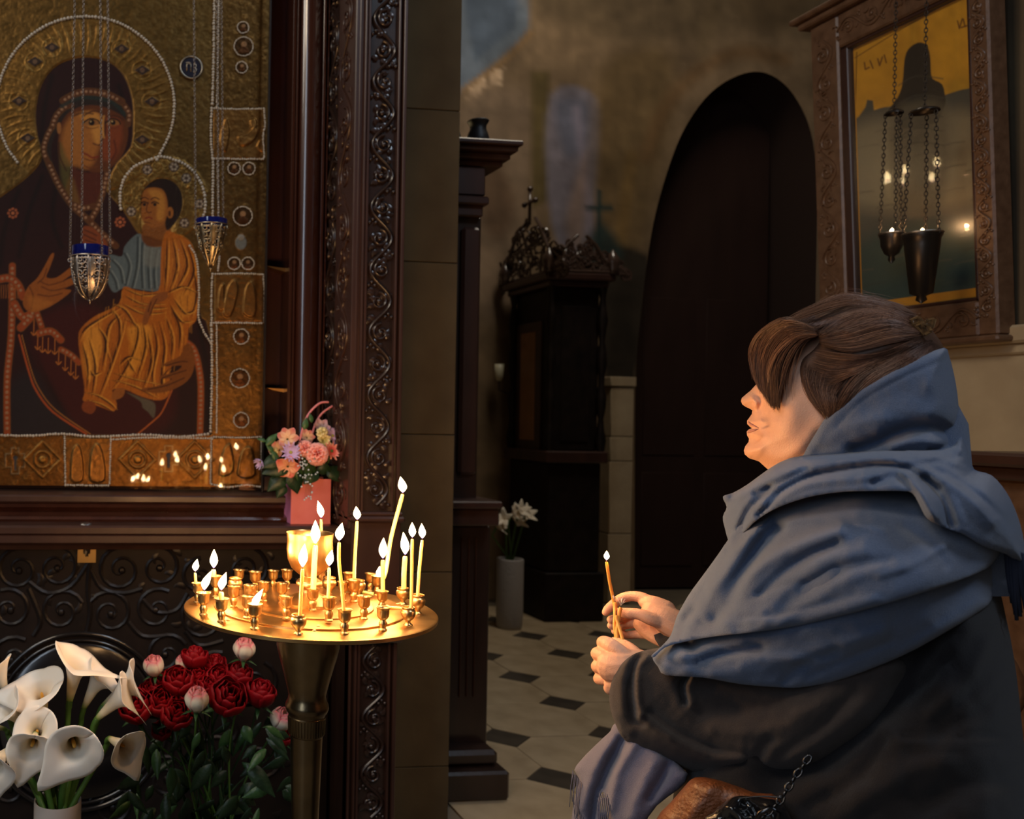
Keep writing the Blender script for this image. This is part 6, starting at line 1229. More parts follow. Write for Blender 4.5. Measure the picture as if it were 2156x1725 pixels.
for i in range(12):
    x = 84+i*7; z1 = P(x, 1570, DC).z; b0 = Vector((vx.x+(x-121)*kC*.8, vx.y+random.uniform(-.03, .03), VZ-.10)); t0 = Vector((vx.x+(x-121)*kC*1.5, vx.y+random.uniform(-.03, .03), z1))
MBs = None
# ---------------------------------------------------------------- roses
DR = 2.25; kR = DR/FPX
RED = (lin((64, 0, 6)), lin((134, 2, 14))); PNK = (lin((236, 222, 196)), lin((212, 70, 100)))
def rose(px, py, r, label, kind=0, tilt=(0, 0), dd=0, openk=.6):
    C_ = P(px, py, DR+dd); root_ = empty('rose', C_, label, 'flower', ('red' if kind == 0 else 'pink-edged white')+' roses of the bouquet'); R0 = r*kR*(1.24 if kind == 0 else 1.1)
    ax, e1, e2 = frame(Vector((tilt[0], -.35+tilt[1], 1)))
    cols = RED if kind == 0 else PNK; layers = [(3, .26, .10, 1.12), (4, .44, .18, 1.10), (5, .66, .36, 1.0), (5, .90, .62, .88)] if kind == 0 else [(3, .34, .12, 1.15), (4, .56, .16, 1.08), (5, .80, .22, .92)]
    for li, (n, rad, fl, ht) in enumerate(layers):
        for i in range(n):
            a0 = 2*math.pi*(i+.5*li)/n+random.uniform(-.2, .2); wd = 2*math.pi/n*1.15; H = R0*1.55*ht*random.uniform(.94, 1.05); rad_ = R0*rad; fl_ = fl*random.uniform(.8, 1.2); ph = random.uniform(0, 6)
            def fn(u, v):
                a = a0+(u-.5)*wd*(.75+.35*v-.5*max(0, v-.8)); bulge = math.sin(math.pi*min(1, v*.75+.08))
                rr = rad_*(.25+.75*bulge)+R0*fl_*.40*max(0, v-.62)*2.2*(1 if kind == 0 else .55); rr += R0*.05*math.sin(u*9+ph)*v
                hh = H*(v-.5)-R0*fl_*.30*max(0, v-.78)*3-H*.16*(2*(u-.5))**2*v
                return C_+e1*math.cos(a)*rr+e2*math.sin(a)*rr+ax*hh
            cf = (lambda u, v: mix(cols[0], cols[1], .25+.75*v)) if kind == 0 else (lambda u, v: mix(cols[0], cols[1], max(0, (v-.72)*3.2)+max(0, abs(u-.5)*2-.78)*1.6))
            surf(fn, 7, 8, 'petal', cf, root_, None, .0005)
    cal = MB(); b = C_-ax*R0*.78
    cal.sph(b, R0*.22, 8, 6)
    for i in range(5):
        a = 2*math.pi*i/5; leafm(cal, b, (e1*math.cos(a)+e2*math.sin(a))*1.0+ax*.15, R0*1.0, R0*.28, ax, .35, 5)
    cal.build('calyx', LEAF2, root_, True)
    bt = Vector((Bx.x+random.uniform(-.05, .05), Bx.y+random.uniform(-.05, .05), Bz+.08)); m1 = b-ax*R0*2.2; m2 = (m1+bt)*.5+Vector((random.uniform(-.03, .03), 0, .03))
    MB().tube(cat_rom([np.array(b), np.array(m1), np.array(m2), np.array(bt)], 6), .0028, 7).build('stem', STEM if kind or random.random() < .3 else mat_stem_d, root_, True)
    return root_
mat_stem_d = mat('dark_stem', (.02, .05, .014), .5)
Bx = P(450, 1700, DR+.05); Bz = vb
rs_ = [(410, 1388, 26, 'red rose at the top of the bunch beside a pale half-hidden bud', (0, .2), .05), (452, 1403, 24, 'dark red rose low behind, right of the topmost red rose', (0, .1), .08), (375, 1436, 30, 'red rose on the upper left of the bouquet under the pink bud', (-.1, -.3), -.01), (415, 1432, 28, 'red rose in the upper middle above the front pale bud', (0, -.3), .03),
       (462, 1432, 28, 'red rose right of the upper middle, petals half open', (.05, -.4), .02), (502, 1424, 27, 'red rose at the upper right with a dusty bloom', (.2, 0), .02), (548, 1462, 29, 'velvety red rose at the far right, facing up', (.15, 0), -.03), (478, 1470, 36, 'largest open red rose right of the front pale bud', (.15, -.6), -.06),
       (345, 1445, 26, 'red rose at the left under the leftmost pale bud', (-.2, -.2), .02), (288, 1490, 33, 'leftmost red rose next to the white callas', (-.35, -.5), -.04), (340, 1480, 30, 'red rose left of centre in the lower row', (-.1, -.5), -.03), (372, 1504, 32, 'lowest red rose below and left of the pale front bud', (0, -.6), -.05), (395, 1460, 26, 'red rose pressed behind the front pale bud', (0, -.3), .0),
       (340, 1540, 20, 'small shaded red rose at the bottom of the cluster', (-.1, -.4), .03), (592, 1548, 24, 'red rose peeping out behind the brass column', (.2, -.4), .06), (440, 1448, 25, 'red rose in the very centre of the bouquet', (0, -.4), .0), (318, 1455, 22, 'small red rose half covered at the left edge of the cluster', (-.3, -.3), .04)]
for (x, y, r, lb, tl, d_) in rs_: rose(x, y, r, lb, 0, tl, d_)
pk = [(324, 1403, 25, 'pale pink-edged rose at the upper left of the bouquet', (-.2, .1), .0), (514, 1368, 27, 'pale rose standing highest under the brass tray', (.05, .2), .0), (414, 1474, 28, 'pale pink-tipped rose bud in front, centre of the red roses', (0, .15), -.12), (386, 1396, 20, 'pale rose mostly hidden behind the top red rose', (-.2, .1), .06), (592, 1515, 28, 'pale pink rose leaning right behind the brass column', (.35, -.25), .02)]
for (x, y, r, lb, tl, d_) in pk: rose(x, y, r, lb, 1, tl, d_)
# foliage of the roses: leaves of real size
fo = empty('rose_foliage', (Bx.x, Bx.y, Bz), 'dark green leaves hanging below the rose bouquet', 'leaves')
rl = random.Random(5)
spots = [(395, 1705, 26, 60), (445, 1640, 30, 75), (520, 1640, 34, 80), (560, 1600, 20, 55), (330, 1600, 22, 55), (300, 1660, 26, 70), (470, 1590, 20, 45), (420, 1560, 16, 42), (560, 1550, 16, 50), (360, 1640, 26, 60), (500, 1700, 30, 60), (570, 1680, 24, 60), (350, 1700, 24, 60), (270, 1690, 20, 60), (430, 1600, 22, 48)]
for i in range(95):
    spots.append((rl.uniform(270, 615), rl.uniform(1530, 1760), rl.uniform(14, 26), rl.uniform(36, 66)))
for i, (x, y, w_, L_) in enumerate(spots):
    if i > 15 and x < 300 and y < 1600: continue
    b = P(x, y-L_*.4, DR-.08+.22*rl.random() if i > 14 else DR-.12); d_ = Vector((rl.uniform(-.9, .9), rl.uniform(-.5, .2), rl.uniform(-1, -.2)))
    m_ = MB(); leafm(m_, b, d_, L_*kR, w_*kR*.95, Vector((rl.uniform(-.5, .5), -1, rl.uniform(0, .8))), .25); m_.build('leaf', LEAF2 if i in (7, 8, 3, 11) or rl.random() < .10 else LEAF, fo, True)
bk_ = MB().lathe([(0, Bz), (.075, Bz), (.085, Bz+.12), (.082, Bz+.12), (.072, Bz+.01), (0, Bz+.01)], (Bx.x, Bx.y, 0), 28)
tag(bk_.build('bucket', mat('dark_plastic', (.01, .01, .01), .4), None, 40), 'dark bucket holding the rose stems below the bouquet', 'bucket')
# ---------------------------------------------------------------- pink gift bag with a mixed bouquet
YBg = 2.78
ba = onY(637, 1113, YBg); bb = onY(718, 1110, YBg); bz0 = zt2+.0005; bz1 = onY(650, 1007, YBg).z
PKR = mat('coral_paper', (.62, .13, .11), .5, c2=(.70, .19, .17), nscale=14, bump=.2, bscale=30)
PKL = mat('lilac_paper', (.60, .21, .42), .5, bump=.2, bscale=30)
gb = empty('gift_bag', ((ba.x+bb.x)/2, YBg, bz0), 'coral and pink paper carrier bag with rose handles standing on the shrine ledge', 'bag')
xf0 = onY(611, 1113, YBg-.03).x; Yf = YBg-.035; Yk = YBg+.06; xf1 = xf0+.17
xf1 = min(xf1, xR-.032)
MB().bbox((xf0, Yf, bz0), (xf1, Yf+.002, bz1), .0008).build('front_panel', PKR, gb, False)
MB().bbox((xf0, Yk-.002, bz0), (xf1, Yk, bz1), .0008).build('back_panel', PKR, gb, False)
MB().bbox((xf0, Yf+.002, bz0), (xf0+.002, Yk-.002, bz1-.012), .0008).build('side_panel', PKL, gb, False)
MB().bbox((xf1-.002, Yf+.002, bz0), (xf1, Yk-.002, bz1-.012), .0008).build('side_panel', PKL, gb, False)
MB().bbox((xf0+.002, Yf+.002, bz0), (xf1-.002, Yk-.002, bz0+.002), .0005).build('bag_base', PKL, gb, False)
q_ = MB()
for i in range(6):
    for j in range(4): pass
QT = mat('rose_cord', (.72, .24, .27), .45)
for (pp, Yh) in (([(631, 1000), (630, 950), (634, 915), (648, 875), (672, 850), (692, 847), (712, 858), (735, 900)], Yf+.008), ([(648, 1000), (655, 950), (660, 905), (676, 873), (700, 855), (712, 850), (735, 880)], Yk-.008)):
    pts = [onY(x, y, Yh) for x, y in pp if x < 712]; MB().tube(cat_rom([np.array(p) for p in pts], 5), .0034, 8).build('handle', QT, gb, True)
kB = 2.8/FPX
def bl(x, y, dY=0): return onY(x, y, YBg+dY)
def multi(nm, px, py, r, label, n, cols, dY=-.02, cup=.3, ax=(0, -1, .3), tipn=1.0, layers=1, wf=1.0, ctr=None, ruff=0):
    C_ = bl(px, py, dY); root_ = empty(nm, C_, label, 'flower', None); R0 = r*kB; d, e1, e2 = frame(Vector(ax))
    for li in range(layers):
        for i in range(n):
            a0 = 2*math.pi*(i+.5*li)/n+random.uniform(-.12, .12); Lp = R0*(1-.16*li)*random.uniform(.9, 1.08); cp = cup+.35*li; wd = R0*2.6/n*wf*(1 if layers < 3 else 1.5)
            rd = e1*math.cos(a0)+e2*math.sin(a0); td = d.cross(rd); ph = random.uniform(0, 6)
            def fn(u, v):
                w_ = wd*math.sin(math.pi*min(.94, .14+.8*v**tipn))
                return C_+rd*Lp*(.08+.92*v)*math.cos(cp*v)+d*Lp*math.sin(cp*v)*v+td*(u-.5)*w_*2*.9+d*w_*.5*(2*(u-.5))**2+d*R0*ruff*math.sin(u*11+ph)*v
            surf(fn, 5, 6, 'petal', lambda u, v: mix(cols[0], cols[1], v*1.1-abs(u-.5)*.5), root_, None, .0004)
    if ctr: MB().sph(C_+d*R0*.06, R0*.16, 10, 8).build('flower_centre', ctr, root_, True)
    MB().tube([C_-d*.002, C_-d*.02-Vector((0, 0, .03)), Vector(((xf0+xf1)/2, YBg+.01, bz1-.03))], .0018, 6).build('stem', STEM, root_, True)
    return root_
def ball(nm, px, py, r, label, cols, dY=-.03, n=34):
    C_ = bl(px, py, dY); root_ = empty(nm, C_, label, 'flower', None); R0 = r*kB; d, e1, e2 = frame(Vector((random.uniform(-.3, .3), -1, .5)))
    for i in range(n):
        t = (i+.5)/n; th_ = math.acos(1-1.25*t); a0 = i*2.399; rd = e1*math.cos(a0)+e2*math.sin(a0); nn = d*math.cos(th_)+rd*math.sin(th_); tt = (rd*math.cos(th_)-d*math.sin(th_)); sd = nn.cross(tt); ph = random.uniform(0, 6)
        w_ = R0*(.30+.30*t)
        def fn(u, v): return C_+nn*R0*(.55+.50*v)-tt*R0*.10*(1-v)+sd*(u-.5)*w_*(.6+.8*v)+tt*(R0*.26*(2*(u-.5))**2*-1+R0*.16*v)+tt*R0*.06*math.sin(u*12+ph)*v
        surf(fn, 5, 3, 'petal', lambda u, v: mix(cols[0], cols[1], v), root_, None, .0004)
    MB().sph(C_, R0*.6, 10, 8).build('heart', mat('flower_heart', cols[0], .6), root_, True)
    MB().tube([C_-d*.002, C_-d*.02-Vector((0, 0, .03)), Vector(((xf0+xf1)/2, YBg+.01, bz1-.03))], .0018, 6).build('stem', STEM, root_, True)
ALS = (lin((232, 190, 150)), lin((206, 110, 118))); LIL = (lin((200, 170, 215)), lin((196, 172, 222))); CORAL = (lin((214, 90, 88)), lin((246, 176, 164))); CRM = (lin((200, 190, 120)), lin((240, 226, 178)))
YC_ = mat('yellow_green_centre', (.35, .33, .06), .6)
multi('alstroemeria', 605, 925, 27, 'upper pink alstroemeria at the left of the gift bag bouquet', 6, ALS, -.04, .5, (-.3, -1, .5), .8, 1, 1.0)
multi('alstroemeria', 588, 948, 24, 'pink alstroemeria at the far left below the uppermost one', 6, ALS, -.02, .5, (-.8, -.7, .3), .8, 1, 1.0)
multi('alstroemeria', 606, 983, 26, 'coral alstroemeria drooping over the left rim of the gift bag', 5, (lin((236, 170, 130)), lin((210, 96, 88))), -.06, .25, (-.3, -.9, -.2), .8, 1, 1.1)
multi('alstroemeria', 646, 922, 20, 'small pink alstroemeria behind the rose-coloured handle', 6, ALS, .02, .4, (0, -1, .6), .8)
multi('alstroemeria', 676, 903, 22, 'pale mauve alstroemeria at the top of the bouquet', 6, (lin((220, 190, 190)), lin((190, 140, 160))), .02, .4, (.1, -1, .7), .8)
multi('daisy', 612, 953, 23, 'lilac daisy with yellow centre in front of the alstroemerias', 14, LIL, -.07, .2, (-.1, -1, .3), .55, 2, .9, YC_)
multi('daisy', 550, 972, 18, 'lilac daisy hanging out at the far left of the bouquet', 12, LIL, -.04, .7, (-.7, -.4, -.5), .55, 1, .9, YC_)
multi('daisy', 700, 918, 20, 'lilac daisy at the upper right beside the dark post', 14, LIL, .0, .2, (.2, -1, .4), .55, 2, .9, YC_)
ball('carnation', 667, 957, 23, 'large peach-pink ruffled carnation at the centre of the bag bouquet', CORAL, -.06, 44)
ball('carnation', 642, 945, 17, 'smaller pink carnation left of the large peach one', CORAL, -.05, 30)
multi('carnation', 698, 950, 22, 'pink frilled flower with green eye next to the dark post', 12, CORAL, -.04, .25, (.2, -1, .3), .4, 2, 1.2, STEM, .05)
ball('rosebud', 678, 911, 12, 'cream yellow bud at the top middle of the bouquet', CRM, -.03, 18)
ball('rosebud', 577, 952, 9, 'small cream bud at the left of the bouquet', CRM, -.03, 14)
multi('lisianthus', 680, 928, 18, 'cream green open flower under the cream bud', 7, CRM, -.03, .4, (.2, -1, .3), .6, 2, 1.1)
gy = empty('gypsophila', bl(650, 990, -.06), 'sprig of tiny blue-white berries spilling over the gift bag', 'flower')
m_ = MB(); m2_ = MB()
for i in range(46):
    x, y = (random.gauss(645, 14), random.gauss(985, 14)) if i < 34 else (640+random.uniform(0, 20), 1015+random.uniform(0, 40)); p = bl(x, y, -.075+random.uniform(-.01, .01)); m_.sph(p, 2.0*kB, 6, 5); m2_.tube([p, bl(650, 965, -.05)], .0003, 3)
o = m_.build('berries', mat('pale_blue_berry', (.55, .62, .66), .5), gy, True); o['kind'] = 'stuff'; o = m2_.build('twigs', STEM, gy, True); o['kind'] = 'stuff'
fl_ = empty('bouquet_leaves', bl(600, 990, -.03), 'green leaves around the flowers of the gift bag', 'leaves')
for (x, y, dx, dz, L_, w_, mm_) in ((560, 938, .8, .9, 36, 16, LEAF2), (575, 955, -.6, .9, 26, 12, LEAF2), (610, 975, -.9, -.3, 62, 44, LEAF), (600, 1000, -.8, -.7, 50, 36, LEAF), (612, 990, .35, -1, 52, 40, LEAF), (590, 965, -.7, -.3, 46, 30, LEAF), (640, 905, .2, 1, 26, 14, LEAF2), (656, 890, -.2, 1, 20, 10, LEAF2), (560, 930, -.8, .3, 20, 9, LEAF2), (690, 985, .3, -.3, 40, 34, LEAF), (665, 990, -.3, -.3, 40, 34, LEAF), (600, 1020, -.5, -.8, 34, 24, LEAF), (574, 950, .4, -.9, 30, 14, LEAF2), (625, 985, .1, -.6, 30, 20, LEAF2), (680, 1000, 0, .4, 30, 30, LEAF), (650, 1003, 0, .4, 30, 30, LEAF)):
    m_ = MB(); leafm(m_, bl(x, y, -.045), Vector((dx, -.15, dz)), L_*kB, w_*kB, Vector((0, -1, .4)), .2); m_.build('leaf', mm_, fl_, True)
m_ = MB(); m_.bbox((xf0+.006, Yf+.006, bz1-.05), (xf1-.006, Yk-.006, bz1-.008), .004); m_.build('filler', mat('green_foam', (.02, .04, .012), .9), fl_, 30)
# ================================================================ hanging oil lamps before the icon
SIL = mat('old_silver', (.62, .55, .47), .36, 1.0, c2=(.30, .24, .20), nscale=60, bump=.3, bscale=200)
CHM = mat('dull_chain', (.22, .19, .17), .4, 1.0)
BRF = mat('filigree_brass', (.55, .46, .30), .32, 1.0, c2=(.26, .19, .11), nscale=60)
BLU = mat('cobalt_glass', (.006, .012, .16), .08, trans=.35, coat=.8, coat_rough=.03)
def filigree_lamp(px, pt, pm, pb, d, wpx, wmid, matl, label, chains, cup=1.0, blue_h=26):
    """px centre; pt glass top, pm rim of metal, pb bottom (pixel rows); chains: (px at rim, px at top of picture, depth offset)"""
    k_ = d/FPX; c = P(px, pt, d); z = lambda py: P(px, py, d).z; root_ = empty('hanging_lamp', (c.x, c.y, z(pb)), label, 'oil lamp'); c0 = (c.x, c.y, 0); R0 = wpx*k_/2
    MB().lathe([(R0, z(pt)), (R0*1.0, z(pm)), (R0*.90, z(pm+6)), (R0*.6, z(pm+14)), (R0*.2, z(pm+18)), (0, z(pm+18)), (0, z(pm+15)), (R0*.58, z(pm+11)), (R0*.88, z(pm+3)), (R0*.93, z(pt)), (R0*.97, z(pt)-.001)], c0, 32).build('blue_glass', BLU, root_, True)
    prof = lambda t: R0*(1.03*(1-max(0, t)**2.6)**.62+.01 if cup == 1 else (1.03-.62*t if t < .55 else .69*(1-t)/.45*.9+.05))
    H = z(pm)-z(pb); fb = MB()
    ring = lambda r, zz, th_: fb.torus((c.x, c.y, zz), r, th_, 'Z', 40, 6)
    ring(prof(0), z(pm)+.001, .0022); ring(prof(.08), z(pm)-H*.08, .0014)
    fb.build('rim', matl, root_, True)
    fb = MB(); rnd = random.Random(int(px))
    onc = lambda a, t, o=0: Vector((c.x+math.cos(a)*(prof(t)+o), c.y+math.sin(a)*(prof(t)+o), z(pm)-H*t))
    n = 10
    for i in range(n):
        a = 2*math.pi*i/n+.2
        fb.tube([onc(a, t) for t in np.linspace(0, .98, 12)], [.0032]*11+[.0016], 6)
        for t, rr_ in ((.12, 9), (.26, 10), (.42, 9), (.58, 7), (.74, 4.5)):
            for s in (-1, 1):
                q0 = a+s*math.pi/n*.52; ccx = t; pts = []
                for j in range(11):
                    u = j/10; th_ = s*u*1.35*2*math.pi+1.2; rr2 = rr_*k_*(1-u*.8); rad = max(prof(t), .006)
                    pts.append(onc(q0+rr2*math.cos(th_)/rad, min(.97, t+rr2*math.sin(th_)/H)))
                fb.tube(pts, [.0019*(1-.3*j/10) for j in range(11)], 5)
        for t in (.06, .2, .5): fb.sph(onc(a+math.pi/n, t, .001), .0030, 6, 5)
    o = fb.build('filigree_basket', matl, root_, True); o['kind'] = 'stuff'
    # leaf plates that half close the basket
    pm_ = MB()
    for i in range(7):
        a = 2*math.pi*i/7-1.57+.05; 
        for (t0_, t1_, wd_) in ((.08, .48, .24), (.52, .92, .26)):
            vs = []; m2 = 8
            for j in range(m2+1):
                u = j/m2; t = t0_+(t1_-t0_)*u; w_ = wd_*math.sin(math.pi*(.12+.84*u))
                for q in (-1, -.4, .4, 1): vs.append(onc(a+q*w_, t, .0012+.001*(1-abs(q))))
            fs = [(j*4+q, j*4+q+1, (j+1)*4+q+1, (j+1)*4+q) for j in range(m2) for q in range(3)]; b_ = len(vs)
            vs2 = [Vector((c.x+(v.x-c.x)*.94, c.y+(v.y-c.y)*.94, v.z)) for v in vs]; pm_.add(vs+vs2, fs+[tuple(b_+q for q in f[::-1]) for f in fs])
    o = pm_.build('leaf_plates', matl, root_, True); o['kind'] = 'stuff'
    MB().sph((c.x, c.y, z(pb)), .0042, 8, 6).tube([(c.x, c.y, z(pb)+.004), (c.x, c.y, z(pb)-.012)], [.003, .0008], 8).build('drop_finial', matl, root_, True)
    for (xr, xt, dd, yr) in chains:
        p0 = P(xr, yr, d+dd); p1 = P(xt, -300, d+dd)
        chain([p0, p0.lerp(p1, .5), p1], .0085, .0009, 'hanging_chain', CHM, root_, .75)
        MB().torus(tuple(p0), .0050, .0013, 'Y', 16, 6).build('chain_loop', matl, root_, True)
    return root_
filigree_lamp(191, 520, 543, 633, 2.52, 78, 60, SIL, 'silver filigree oil lamp with blue glass hanging before the robed figures', [(147, 163, -.045, 548), (215, 209, -.045, 548), (232, 224, .045, 530), (172, 178, .045, 530)])
filigree_lamp(445, 463, 476, 566, 2.70, 68, 50, BRF, 'tarnished brass filigree lamp with blue glass before the right icon border', [(412, 406, -.02, 480), (460, 456, -.04, 480), (470, 464, .04, 470)], cup=2)
# ================================================================ framed icon on the right pier, behind glass
XI = XW-.055
FRM = mat('carved_oak_frame', (.085, .042, .022), .42, c2=(.14, .075, .042), nscale=30, bump=.5, bscale=60, coat=.25, coat_rough=.3)
tiltx = R(3.2)
# corners of the frame opening read on the plane just in front of the pier
pN = onX(2066, 640, XI-.02); pF = onX(1788, 690, XI-.02)
zb_ = (onX(2056, 632, XI-.02).z+onX(1935, 655, XI-.02).z)/2-.01
zb_ = onX(2050, 634, XI-.02).z
zt_ = onX(1795, 104, XI-.02).z
y0_, y1_ = onX(2066, 300, XI-.02).y, onX(1790, 400, XI-.02).y
fi = empty('framed_icon', (XI, (y0_+y1_)/2, zb_-.12), 'large icon with golden background in a carved wooden frame, right wall', 'icon')
def fp(y, z, x=0.):   # point of the frame, leaning forward with its top
    h = z-(zb_-.1); return Vector((XI+x-h*math.sin(tiltx)*1.0, y, z))
def fbox(ya, yb, za, zb2_, xa, xb, nm, m_, c=.006):
    mb = MB(); v = []
    bm_ = MB().bbox((xa, ya, za), (xb, yb, zb2_), c); vs = [fp(q[1], q[2], q[0]) for q in bm_.v]; mb.add(vs, bm_.f); return mb.build(nm, m_, fi, 30)
FW = (onX(1790, 400, XI).y*0+onX(1735, 200, XI).y-onX(1792, 200, XI).y); FWn = .085
ww = max(.07, min(.2, FW)); 
wN = y0_-onX(2116, 300, XI).y; wN = max(.06, wN)
fbox(y1_, y1_+ww, zb_-.11, zt_+.12, -.02, .045, 'frame_stile', FRM); fbox(y0_-wN, y0_, zb_-.11, zt_+.12, -.02, .045, 'frame_stile', FRM)
fbox(y0_, y1_, zb_-.11, zb_, -.02, .045, 'frame_rail', FRM); fbox(y0_, y1_, zt_, zt_+.12, -.02, .045, 'frame_rail', FRM)
fbox(y0_-wN-.02, y1_+ww+.03, zt_+.12, zt_+.145, -.045, .045, 'frame_cornice', FRM); fbox(y0_-wN-.03, y1_+ww+.05, zt_+.145, zt_+.165, -.065, .045, 'frame_cornice', FRM)
fbox(y0_-wN-.01, y1_+ww+.01, zb_-.13, zb_-.11, -.035, .045, 'frame_sill', FRM)
for (ya, yb, za, zb2_) in ((y1_-.03, y1_, zb_, zt_), (y0_, y0_+.012, zb_, zt_), (y0_, y1_, zb_, zb_+.012), (y0_, y1_, zt_-.012, zt_)): fbox(ya, yb, za, zb2_, -.012, .02, 'inner_bead', WOODR, .003)
cv = MB()
rinceau(cv, lambda u, v: fp(y1_+ww/2+u, v, -.021), ww*.75, zb_-.05, zt_+.05, .0045, 21)
rinceau(cv, lambda u, v: fp(y0_-wN/2+u, v, -.021), wN*.75, zb_-.05, zt_+.05, .0045, 22)
rinceau(cv, lambda u, v: fp(v, zb_-.055+u, -.021), .08, y0_, y1_, .0045, 23); rinceau(cv, lambda u, v: fp(v, zt_+.06+u, -.021), .08, y0_, y1_, .0045, 24)
cv.build('frame_carving', FRM, fi, 60)
# painting
nu, nv = 200, 320
gy_, gz_ = np.meshgrid(np.linspace(y0_, y1_, nu), np.linspace(zb_, zt_, nv)); gy_, gz_ = gy_.ravel(), gz_.ravel()
h_ = gz_-(zb_-.1); co = np.stack([XI+.012-h_*math.sin(tiltx), gy_, gz_], 1); px_, py_ = proj(co)
a = Ras(px_, py_, (226, 160, 40), .0)
a.c *= (.8+.4*vnoise(px_, py_, 26, 3))[:, None]
a.poly([(1780, 262), (1808, 246), (1822, 226), (1826, 210), (1838, 212), (1840, 232), (1860, 226), (1880, 224), (1905, 196), (1960, 220), (1990, 200), (2020, 190), (2040, 186), (2048, 172), (2056, 186), (2080, 190), (2080, 700), (1760, 700)], (92, 84, 72), 3, smooth=0)
a.poly([(1780, 270), (2080, 240), (2080, 420), (1780, 430)], (150, 132, 104), 40, .9)
a.poly([(1780, 520), (2080, 480), (2080, 700), (1760, 720)], (70, 82, 72), 40, .9)
a.poly([(1904, 128), (1912, 104), (1932, 90), (1950, 94), (1958, 116), (1960, 150), (1964, 166), (1984, 178), (1990, 205), (1988, 225), (1966, 260), (1900, 270), (1880, 236), (1872, 230), (1890, 205), (1900, 176)], (58, 46, 32), 2.5, smooth=3)
a.poly([(1880, 240), (1990, 225), (1985, 420), (1900, 440)], (110, 96, 76), 22, .8)
for y in (200, 160, 240, 270, 300): a.line([(1892, y+20), (1930, y), (1985, y+6)], 3, (84, 74, 60), 3, .7)
for i in range(34):
    x, y = 1790+RS.rand()*260, 270+RS.rand()*350; a.line([(x, y), (x+20, y-6), (x+44, y-9)], 3, (116, 104, 84) if i % 2 else (70, 66, 56), 4, .5)
a.line([(1800, 122), (1890, 66), (2000, 2)], 2, (130, 84, 20), 1.5, smooth=0); a.line([(1804, 110), (1800, 260)], 2, (130, 84, 20), 1.5, smooth=0)
for l in ([(1820, 132), (1822, 146), (1830, 142)], [(1832, 128), (1838, 144)], [(1848, 124), (1852, 138), (1858, 120)], [(1862, 116), (1866, 132)], [(2016, 44), (2020, 60), (2026, 40)], [(2028, 40), (2032, 56)], [(2038, 36), (2044, 52), (2050, 34)], [(2024, 58), (2048, 50)]): a.line(l, 3, (120, 72, 24), 2, smooth=0)
a.poly([(1760, 640), (2080, 560), (2080, 700), (1760, 800)], (60, 78, 74), 24, .6)
qd = inside(px_, py_, [(1930, 690), (1928, 672), (2060, 646), (2060, 626), (1924, 656)])
zz_ = (gz_-zb_); edge = (zz_ < .045) | (gy_ > y1_-.035-.0)
a.c[edge] = np.array(lin((218, 150, 38)))
pm2 = paint_mat('gilded_painting', .6, .4, .1, 200)
grid_mesh('painted_panel', nu, nv, co, a.c, a.m, pm2, fi)
GL2 = GLS.copy(); GL2.name = 'dusty_glass'; nt = GL2.node_tree
g1 = [n for n in nt.nodes if n.type == 'BSDF_GLOSSY'][0]; g1.inputs['Roughness'].default_value = .03
g2 = nt.nodes.new('ShaderNodeBsdfGlossy'); g2.inputs['Roughness'].default_value = .30; mx2 = nt.nodes.new('ShaderNodeMixShader'); mx2.inputs[0].default_value = .72
mxm = [n for n in nt.nodes if n.type == 'MIX_SHADER' and n != mx2][0]
nt.links.new(g1.outputs[0], mx2.inputs[1]); nt.links.new(g2.outputs[0], mx2.inputs[2]); nt.links.new(mx2.outputs[0], mxm.inputs[2])
[n for n in nt.nodes if n.type == 'MATH'][0].inputs[1].default_value = 3.4
gm = MB(); gb_ = MB().box((-.004, y0_, zb_), (-.001, y1_, zt_)); gm.add([fp(q[1], q[2], q[0]) for q in gb_.v], gb_.f); gm.build('glass_pane', GL2, fi, False)
